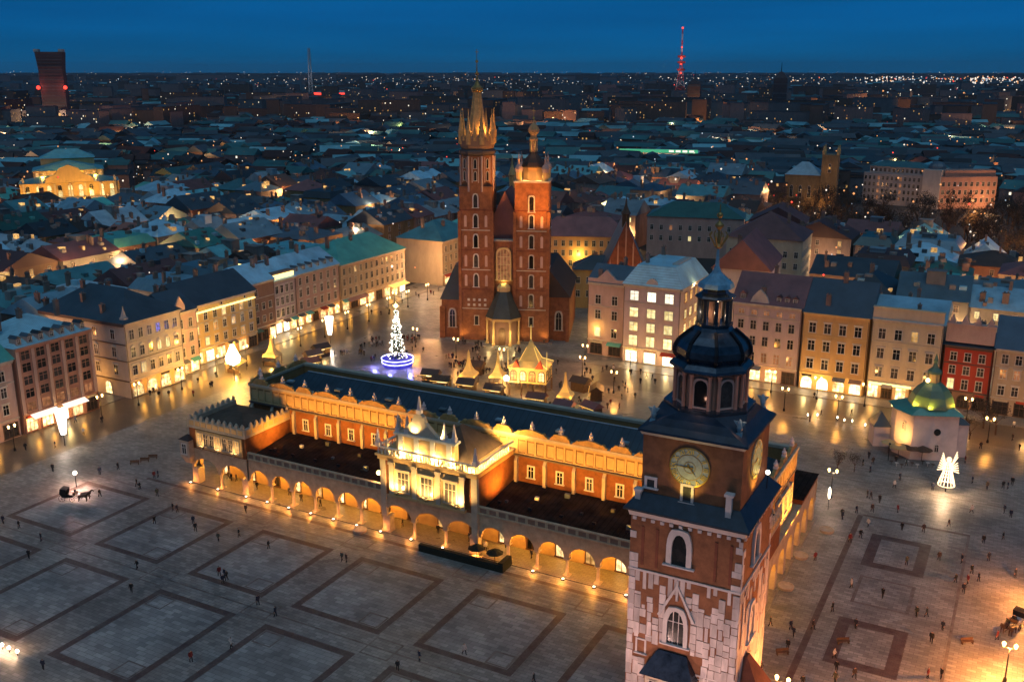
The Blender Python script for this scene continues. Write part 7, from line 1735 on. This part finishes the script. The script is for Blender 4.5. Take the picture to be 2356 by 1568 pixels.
# three low lamps at the near left corner
GL = MB(); GL.tube((0, 0, 0), (0, 0, 0.5), 0.06, n=5); GL.cur = 1; GL.ball((0, 0, 0.72), 0.26, 7, 5); GL = GL.mesh('bollard_lamp', ['iron', 'lamp_white'])
for k, p in enumerate(((6, 1493), (22, 1500), (41, 1508))):
    x, y = gd(*p); o = link('bollard_lamp', GL, None, (x, y, 0.03)); tag(o, 'low glowing lamp, %s of three at the lower left corner' % ('first', 'second', 'third')[k], 'lamp', 'low lamps at the lower left'); add_light('POINT', (x - 0.8, y, 0.9), 110, (1.0, 0.6, 0.35), 0.15)
# small globe lamps across the square
for k, p in enumerate(((1905, 1172), (1880, 962), (1858, 962), (1926, 968), (1942, 974), (1960, 976), (1990, 985))):
    x, y = gd(*p); o = link('bollard_lamp', GL, None, (x, y, 0.03)); o.scale = (.6, .6, 1.2) if k else (1, 1, 4.5); tag(o, 'small globe lamp right of the hall, %s of a row' % nth(k) if k else 'single tall globe lamp near the far corner of the hall', 'lamp', 'globe lamps right of the hall')
# terrace: dark canopy and hedge before the hall, right of its middle
T = Thing('cafe_terrace', 'long dark cafe terrace with hedge and black parasols before the arcade', 'terrace', (-74.6, 124.0, 0.02))
m = MB(); m.box(-8.2, 7.6, -1.6, -0.9, 0, 1.25); T.part(m, 'hedge', 'hedge_dark'); m = MB(); m.loft([[(6.6, -1.6, 0), (7.6, -1.6, 0), (7.6, 1.6, 0), (6.6, 1.6, 0)], [(6.7, -1.5, 1.6), (7.5, -1.5, 1.6), (7.5, 1.5, 1.6), (6.7, 1.5, 1.6)]]); T.part(m, 'planter', 'hedge_dark')
for k in range(2):
    m = MB(); x = 1.6 + 3.4 * k; m.tube((x, 0.5, 0), (x, 0.5, 2.3), 0.05, n=5); m.lathe([(1.45, 2.0), (0.1, 2.75)], 8, x, 0.5); T.part(m, 'black_parasol', 'hedge_dark')
RINGM = MB(); RINGM.lathe([(1.15, 0), (1.25, 0.45), (1.05, 0.5), (0.95, 0.38)], 16); RINGM = RINGM.mesh('stone_planter', 'pale_stone')
for k, p in enumerate(((828, 1222), (1092, 1290), (1808, 1352), (1842, 1281), (1902, 1222))):
    x, y = gd(*p); o = link('stone_planter', RINGM, None, (x, y, 0.03)); tag(o, 'round stone planter %s' % ('before the left arcade of the hall', 'before the middle arcade of the hall', 'nearest the clock tower at the south end of the hall', 'beside the middle of the hall south end', 'near the far south corner of the hall')[k], 'planter', 'round stone planters')
# parasols by the domed church
def parasol(x, y, s, mt, label):
    T = Thing('parasol', label, 'parasol', (x, y, 0.02)); m = MB(); m.tube((0, 0, 0), (0, 0, 2.7), 0.06, n=5); T.part(m, 'pole', 'wood'); m = MB(); m.lathe([(2.0 * s, 2.3), (1.9 * s, 2.45), (0.1, 3.1)], 8); T.part(m, 'canopy', mt)
parasol(*gd(2066, 1052), 1.0, 'w_ochre', 'yellow parasol at the lamplit corner of the domed church'); parasol(*gd(2043, 1042), 0.8, 'w_gold', 'smaller yellow parasol left of the domed church corner')
parasol(*gd(2096, 1052), 1.35, 'wood', 'large dark brown parasol before the domed church'); parasol(*gd(2120, 1058), 1.0, 'wood', 'dark brown parasol right of the large one before the domed church')
for k in range(9):
    x, y = gd(2050 + 12 * k, 1068 + (k % 3) * 4); m = MB(); m.lathe([(0.05, 0), (0.05, 0.7), (0.4, 0.72), (0.4, 0.76)], 8); o = link('cafe_table', m.mesh('cafe_table', 'white_trim' if k % 2 else 'wood'), None, (x, y, 0.03)); tag(o, 'small round cafe table before the domed church', 'table', 'cafe tables by the domed church')
# street trees near the hall
for k, (p, s) in enumerate((((1925, 1090), 0.45), ((1965, 1085), 0.35), ((2290, 1000), 0.7), ((2262, 985), 0.7), ((2230, 1010), 0.5))):
    tree(*gd(*p), s, ('small bushy dark tree beyond the far corner of the hall', 'very small dark tree beyond the hall corner', 'bare tree before the beige right edge house', 'bare tree right of the domed church near the red house', 'low dark tree beside the side chapel of the domed church')[k], 'small trees on the square')
for k, (x, y) in enumerate(((-152, 226), (-136, 222), (-120, 219), (-98, 222), (-86, 214))):
    street_lamp(x, y, ('two-armed lamp beyond the christmas tree', 'two-armed lamp in the crowd before the church left tower', 'two-armed lamp before the church right tower', 'two-armed lamp between the pavilion and the white house', 'two-armed lamp at the right end of the market')[k], 1000, (1.0, 0.40, 0.08))  # lamps added to bring orange light to the crowd and market
# benches
BN = MB(); BN.box(-0.9, 0.9, -0.22, 0.22, 0.4, 0.47); BN.box(-0.8, -0.7, -0.2, 0.2, 0, 0.4); BN.box(0.7, 0.8, -0.2, 0.2, 0, 0.4); BN.box(-0.9, 0.9, 0.2, 0.26, 0.5, 0.85); BN = BN.mesh('park_bench', 'wood')
for k, p in enumerate(((333, 1062), (352, 1055), (310, 1068), (1940, 1480), (1800, 1505), (2225, 1480))):
    x, y = gd(*p); o = link('park_bench', BN, None, (x, y, 0.03), 0.6); tag(o, 'dark wooden bench, %s' % ('middle of three left of the hall', 'right one of three left of the hall', 'left one of three left of the hall', 'by the paving line right of the tower', 'close to the right foot of the clock tower', 'by the large square panel at lower right')[k], 'bench', 'benches on the square')

# ------------------------------------------------------------------ the city beyond
RD = random.Random(77)
M['far_roof_bright'] = mat('far_roof_bright', (0.16, 0.38, 0.42), rough=0.45, var=0.6, scale=0.02); M['far_roof_teal'] = mat('far_roof_teal', (0.045, 0.15, 0.15), rough=0.5, var=0.7, scale=0.02); M['far_roof_blue'] = mat('far_roof_blue', (0.03, 0.055, 0.07), rough=0.5, var=0.7, scale=0.02); M['far_roof_red'] = mat('far_roof_red', (0.05, 0.022, 0.02), rough=0.7, var=0.5, scale=0.02); M['far_roof_grey'] = mat('far_roof_grey', (0.03, 0.035, 0.04), rough=0.7, var=0.6, scale=0.02)
M['far_wall_a'] = plaster('far_wall_brown', (0.13, 0.085, 0.07)); M['far_wall_b'] = plaster('far_wall_rose', (0.24, 0.16, 0.15)); M['far_wall_c'] = plaster('far_wall_grey', (0.15, 0.145, 0.15))
mats = ['far_wall_a', 'far_wall_b', 'far_wall_c', 'far_roof_teal', 'far_roof_blue', 'r_slate', 'far_roof_red', 'far_roof_grey', 'pane_warm', 'pane_white', 'pane_dim', 'far_roof_bright']
def far_building(m, x, y, w, d, h, rz, win, flat):
    ca, sa = math.cos(rz), math.sin(rz)
    def W(px, py, z): return (x + px * ca - py * sa, y + px * sa + py * ca, z)
    a, b = w / 2, d / 2; m.cur = RD.choice((0, 0, 1, 2))
    base = m.add([W(-a, -b, 0), W(a, -b, 0), W(a, b, 0), W(-a, b, 0), W(-a, -b, h), W(a, -b, h), W(a, b, h), W(-a, b, h)])
    for q in ((0, 1, 5, 4), (1, 2, 6, 5), (2, 3, 7, 6), (3, 0, 4, 7)): m.f.append(tuple(base + i for i in q)); m.mi.append(m.cur)
    m.cur = RD.choice((3, 3, 4, 4, 5, 5, 6, 7, 11)); rh = 0.3 if flat else RD.uniform(2.5, 5)
    o = 0.4
    t = m.add([W(-a - o, -b - o, h), W(a + o, -b - o, h), W(a + o, b + o, h), W(-a - o, b + o, h)] + ([W(-a - o, 0, h + rh), W(a + o, 0, h + rh)] if not flat else []))
    if flat: m.f.append((t, t + 1, t + 2, t + 3)); m.mi.append(7)
    else:
        for q in ((0, 1, 5, 4), (2, 3, 4, 5), (0, 4, 3), (1, 2, 5)): m.f.append(tuple(t + i for i in q)); m.mi.append(m.cur)
    if win:
        nx, nz = max(2, int(w / 3.4)), max(1, int(h / 3.3))
        for i in range(nx):
            for k in range(nz):
                if RD.random() < win:
                    m.cur = RD.choice((8, 8, 9, 10)); px = -a + w * (i + .5) / nx; z = 1.6 + 3.2 * k
                    if z + 1.6 > h: continue
                    m.poly(W(px - .6, -b - .06, z), W(px + .6, -b - .06, z), W(px + .6, -b - .06, z + 1.5), W(px - .6, -b - .06, z + 1.5))
fm = MB()
for (d, x, y, sx, sy, q, i, c) in rest_lots: far_building(fm, x, y, sx, sy, RD.uniform(10, 17), 0.0, 0.05, False)
n = 0
while n < 6200:
    u = RD.random(); r = 1 / (1 / 8500 + (1 / 600 - 1 / 8500) * u ** 0.85); b = rad(RD.uniform(-4, 60)); x, y = -r * math.sin(b), r * math.cos(b)
    if blocked_at(x, y, 12) or math.hypot(x + 1168, y - 900) < 55: continue
    big = r > 1300 and RD.random() < 0.20
    w = RD.uniform(16, 34) * (1 if r < 1500 else 1.6); dd = RD.uniform(12, 18) * (1 if r < 1500 else 1.5); h = RD.uniform(8, 17)
    if big: w, dd, h = RD.uniform(30, 90), RD.uniform(12, 20), RD.uniform(18, 40)
    if r > 4000: h = RD.uniform(10, 30)
    far_building(fm, x, y, w, dd, h, -b * 0.0 + RD.choice((0, 0, math.pi / 2)) + rad(RD.uniform(-25, 25)) + b * 0.5, 0.09 if r < 2600 else 0.0, big or RD.random() < 0.2); n += 1
o = stuff(link('distant_city', fm.mesh('distant_city', mats))); o['label'] = 'sea of distant roofs and blocks reaching to the horizon'
fb = MB()
for k in range(900):
    r = RD.uniform(8200, 21000); b = rad(RD.uniform(-3, 59)); far_building(fb, -r * math.sin(b), r * math.cos(b), RD.uniform(120, 420), RD.uniform(20, 60), RD.uniform(14, 46), b + rad(RD.uniform(-20, 20)), 0.0, True)
stuff(link('horizon_suburbs', fb.mesh('horizon_suburbs', mats)))['label'] = 'low suburbs along the horizon'
# woods and gardens between the far houses
wm = MB()
for k in range(3600):
    r = 1 / (1 / 6000 + (1 / 620 - 1 / 6000) * RD.random()); b = rad(RD.uniform(-4, 60)); x, y = -r * math.sin(b), r * math.cos(b)
    if blocked_at(x, y, 0): continue
    s = RD.uniform(4, 9) * (1 + r / 4000)
    for j in range(26):
        p = Vector((x + RD.gauss(0, s), y + RD.gauss(0, s), abs(RD.gauss(5, 3)) + 1)); e = Vector((RD.gauss(0, 1), RD.gauss(0, 1), RD.gauss(0, 1))).normalized() * RD.uniform(1, 3); f = e.orthogonal().normalized() * RD.uniform(.8, 2.2)
        wm.poly(tuple(p - f), tuple(p + f), tuple(p + e))
stuff(link('distant_woods', wm.mesh('distant_woods', 'twigs')))['label'] = 'dark trees between the distant houses'
def in_house(x, y):
    return any(abs(x - h[1]) < h[3] / 2 + 0.8 and abs(y - h[2]) < h[4] / 2 + 0.8 for h in houses)
# lights of the city
lm = MB()
LMATS = ['far_white', 'far_cool', 'far_amber', 'far_red', 'far_dim', 'far_dimcool']
def far_light(x, y, z, s, mi):
    lm.cur = mi; b = lm.add([(x - s, y, z), (x, y - s, z), (x + s, y, z), (x, y + s, z), (x, y, z + s), (x, y, z - s)])
    for q in ((0, 1, 4), (1, 2, 4), (2, 3, 4), (3, 0, 4), (1, 0, 5), (2, 1, 5), (3, 2, 5), (0, 3, 5)): lm.f.append(tuple(b + i for i in q)); lm.mi.append(mi)
for k in range(800):
    r = 1 / (1 / 11000 + (1 / 500 - 1 / 11000) * RD.random() ** 1.25); b = rad(RD.uniform(-4, 60)); x, y = -r * math.sin(b), r * math.cos(b)
    if blocked_at(x, y, 0) and r < 600: continue
    mi = RD.choices((0, 1, 2, 3), (5, 3, 8, 1))[0] if r < 2500 else RD.choices((0, 1, 2, 3), (8, 5, 3, 1))[0]
    far_light(x, y, RD.uniform(6, 18) if r < 2500 else RD.uniform(12, 42), r / 2300 * RD.uniform(.5, 1.5), mi)
# lamps in rows along the roads leading out of the old town and along the ring roads
for k in range(58):
    ring = k % 3 != 0; b = RD.uniform(-2, 58); r = 1 / (1 / 7000 + (1 / 640 - 1 / 7000) * RD.random()); dirn = rad(b) + (math.pi / 2 if ring else 0) + rad(RD.uniform(-22, 22))
    x, y = -r * math.sin(rad(b)), r * math.cos(rad(b)); stp = r * RD.uniform(0.012, 0.03); mi = RD.choices((0, 1, 2, 4, 5), (4, 1, 7, 5, 2))[0]
    for j in range(RD.randint(10, 42)):
        x += -math.sin(dirn) * stp * RD.uniform(.6, 1.4); y += math.cos(dirn) * stp * RD.uniform(.6, 1.4)
        if math.hypot(x, y) < 600 or y < 100 or RD.random() < 0.25: continue
        far_light(x + RD.gauss(0, 2), y + RD.gauss(0, 2), RD.uniform(9, 14) if r < 2500 else RD.uniform(14, 28), r / 2300 * RD.choice((.35, .5, .7, 1.1)), mi if RD.random() < .8 else RD.choice((0, 2, 4)))
for k in range(420):
    r = RD.uniform(8000, 19000); b = rad(RD.uniform(-3, 58)); far_light(-r * math.sin(b), r * math.cos(b), RD.uniform(20, 70), r / 2300 * RD.uniform(.3, .9), RD.choice((4, 5, 5, 0, 1, 4)))
for k in range(1500):
    r = 1 / (1 / 9000 + (1 / 560 - 1 / 9000) * RD.random()); b = rad(RD.uniform(-3, 58)); far_light(-r * math.sin(b), r * math.cos(b), RD.uniform(6, 20) if r < 2500 else RD.uniform(10, 38), r / 2300 * RD.uniform(.3, .8), RD.choice((4, 4, 4, 5, 2)))
for (b0, b1, r0, r1, nn, sz) in ((0, 9, 5200, 9000, 240, 1.35), (2, 20, 4500, 9500, 150, 1.0), (-1, 8, 2600, 3000, 30, 1.6), (0, 12, 1150, 1500, 130, 1.3), (8, 16, 900, 1150, 130, 1.1), (44, 56, 620, 720, 26, 1.1), (20, 40, 900, 1600, 120, 1.0), (36, 44, 660, 760, 20, 1.2), (24, 45, 3500, 8000, 150, 0.9), (3, 7, 760, 900, 25, 1.4)):
    for k in range(nn):
        r, b = RD.uniform(r0, r1), rad(RD.uniform(b0, b1)); far_light(-r * math.sin(b), r * math.cos(b), RD.uniform(8, 34 if r > 2000 else 14), r / 2300 * RD.uniform(.6, 1.4) * sz, RD.choices((0, 1, 2, 3), (10, 4, 3, 1) if r > 2000 else (4, 1, 10, 1))[0])
n = 0
for _ in range(4000):
    if n >= 85: break
    r = RD.uniform(225, 520); b = rad(RD.uniform(0, 57)); x, y = -r * math.sin(b), r * math.cos(b)
    if any(a - 4 < x < b_ + 4 and c - 4 < y < d + 4 for a, b_, c, d in KEEP) or in_house(x, y) or park(x, y): continue
    n += 1; add_light('POINT', (x, y, RD.uniform(6, 15)), RD.uniform(600, 1700), RD.choice(((1.0, 0.42, 0.12), (1.0, 0.55, 0.2), (1.0, 0.62, 0.36))), 0.5)
for _ in range(3000):
    r = RD.uniform(240, 950); b = rad(RD.uniform(-2, 58)); x, y = -r * math.sin(b), r * math.cos(b)
    if len(GLOW) > 420: break
    if any(a - 2 < x < b_ + 2 and c - 2 < y < d + 2 for a, b_, c, d in KEEP) or in_house(x, y): continue
    GLOW.append((x, y)); far_light(x, y, RD.uniform(8, 23), RD.uniform(0.2, 0.42) * (1 if r < 500 else 1.6), RD.choices((0, 1, 2, 3), (5, 1, 9, 1))[0])
stuff(link('distant_lights', lm.mesh('distant_lights', LMATS)))['label'] = 'countless lamps scattered through the distant city'
# added point lights at roof height: a street glow on roofs and walls
for k in range(120):
    r = 330 + (1000 if k < 62 else 2000) * RD.random() ** 1.4; b = rad(RD.uniform(-2, 57)); x, y = -r * math.sin(b), r * math.cos(b)
    if any(a - 2 < x < b_ + 2 and c - 2 < y < d + 2 for a, b_, c, d in KEEP): continue
    add_light('POINT', (x, y, RD.uniform(13, 20) if r > 600 else 15), 1900 * (r / 400) ** 1.4, RD.choice(((1.0, 0.42, 0.12), (1.0, 0.5, 0.2), (1.0, 0.55, 0.28))), 0.6)
for (px, py, p, c) in ((2300, 455, 16000, (1, .66, .14)), (2330, 430, 9000, (1, .4, .12)), (1770, 300, 9000, (1, .42, .2)), (1800, 250, 14000, (1, .75, .5)), (1850, 330, 7000, (1, .4, .1)), (780, 360, 4000, (1, .45, .1)), (1700, 380, 2600, (1, .3, .1)), (600, 330, 3500, (1, .8, .5)), (40, 330, 9000, (1, .5, .3)), (250, 325, 7000, (1, .45, .25)), (1330, 650, 900, (1, .62, .12))):
    x, y = gd(px, py); add_light('POINT', (x, y, 10), p, c, 0.6)

# ------------------------------------------------------------------ evening haze
hz = MB(); hz.box(-26500, 4500, -900, 26500, -1.0, 262.0)
hm = bpy.data.materials.new('evening_haze'); hm.use_nodes = True
hn = hm.node_tree.nodes; hn.clear()
ho = hn.new('ShaderNodeOutputMaterial'); hv = hn.new('ShaderNodeVolumePrincipled')
hv.inputs['Color'].default_value = (0.62, 0.82, 0.95, 1); hv.inputs['Density'].default_value = HAZE = 0.000026
hv.inputs['Anisotropy'].default_value = 0.3
hm.node_tree.links.new(hv.outputs[0], ho.inputs['Volume'])
M['haze'] = hm
stuff(link('haze', hz.mesh('haze', 'haze')))['label'] = 'thin blue evening haze over the city'
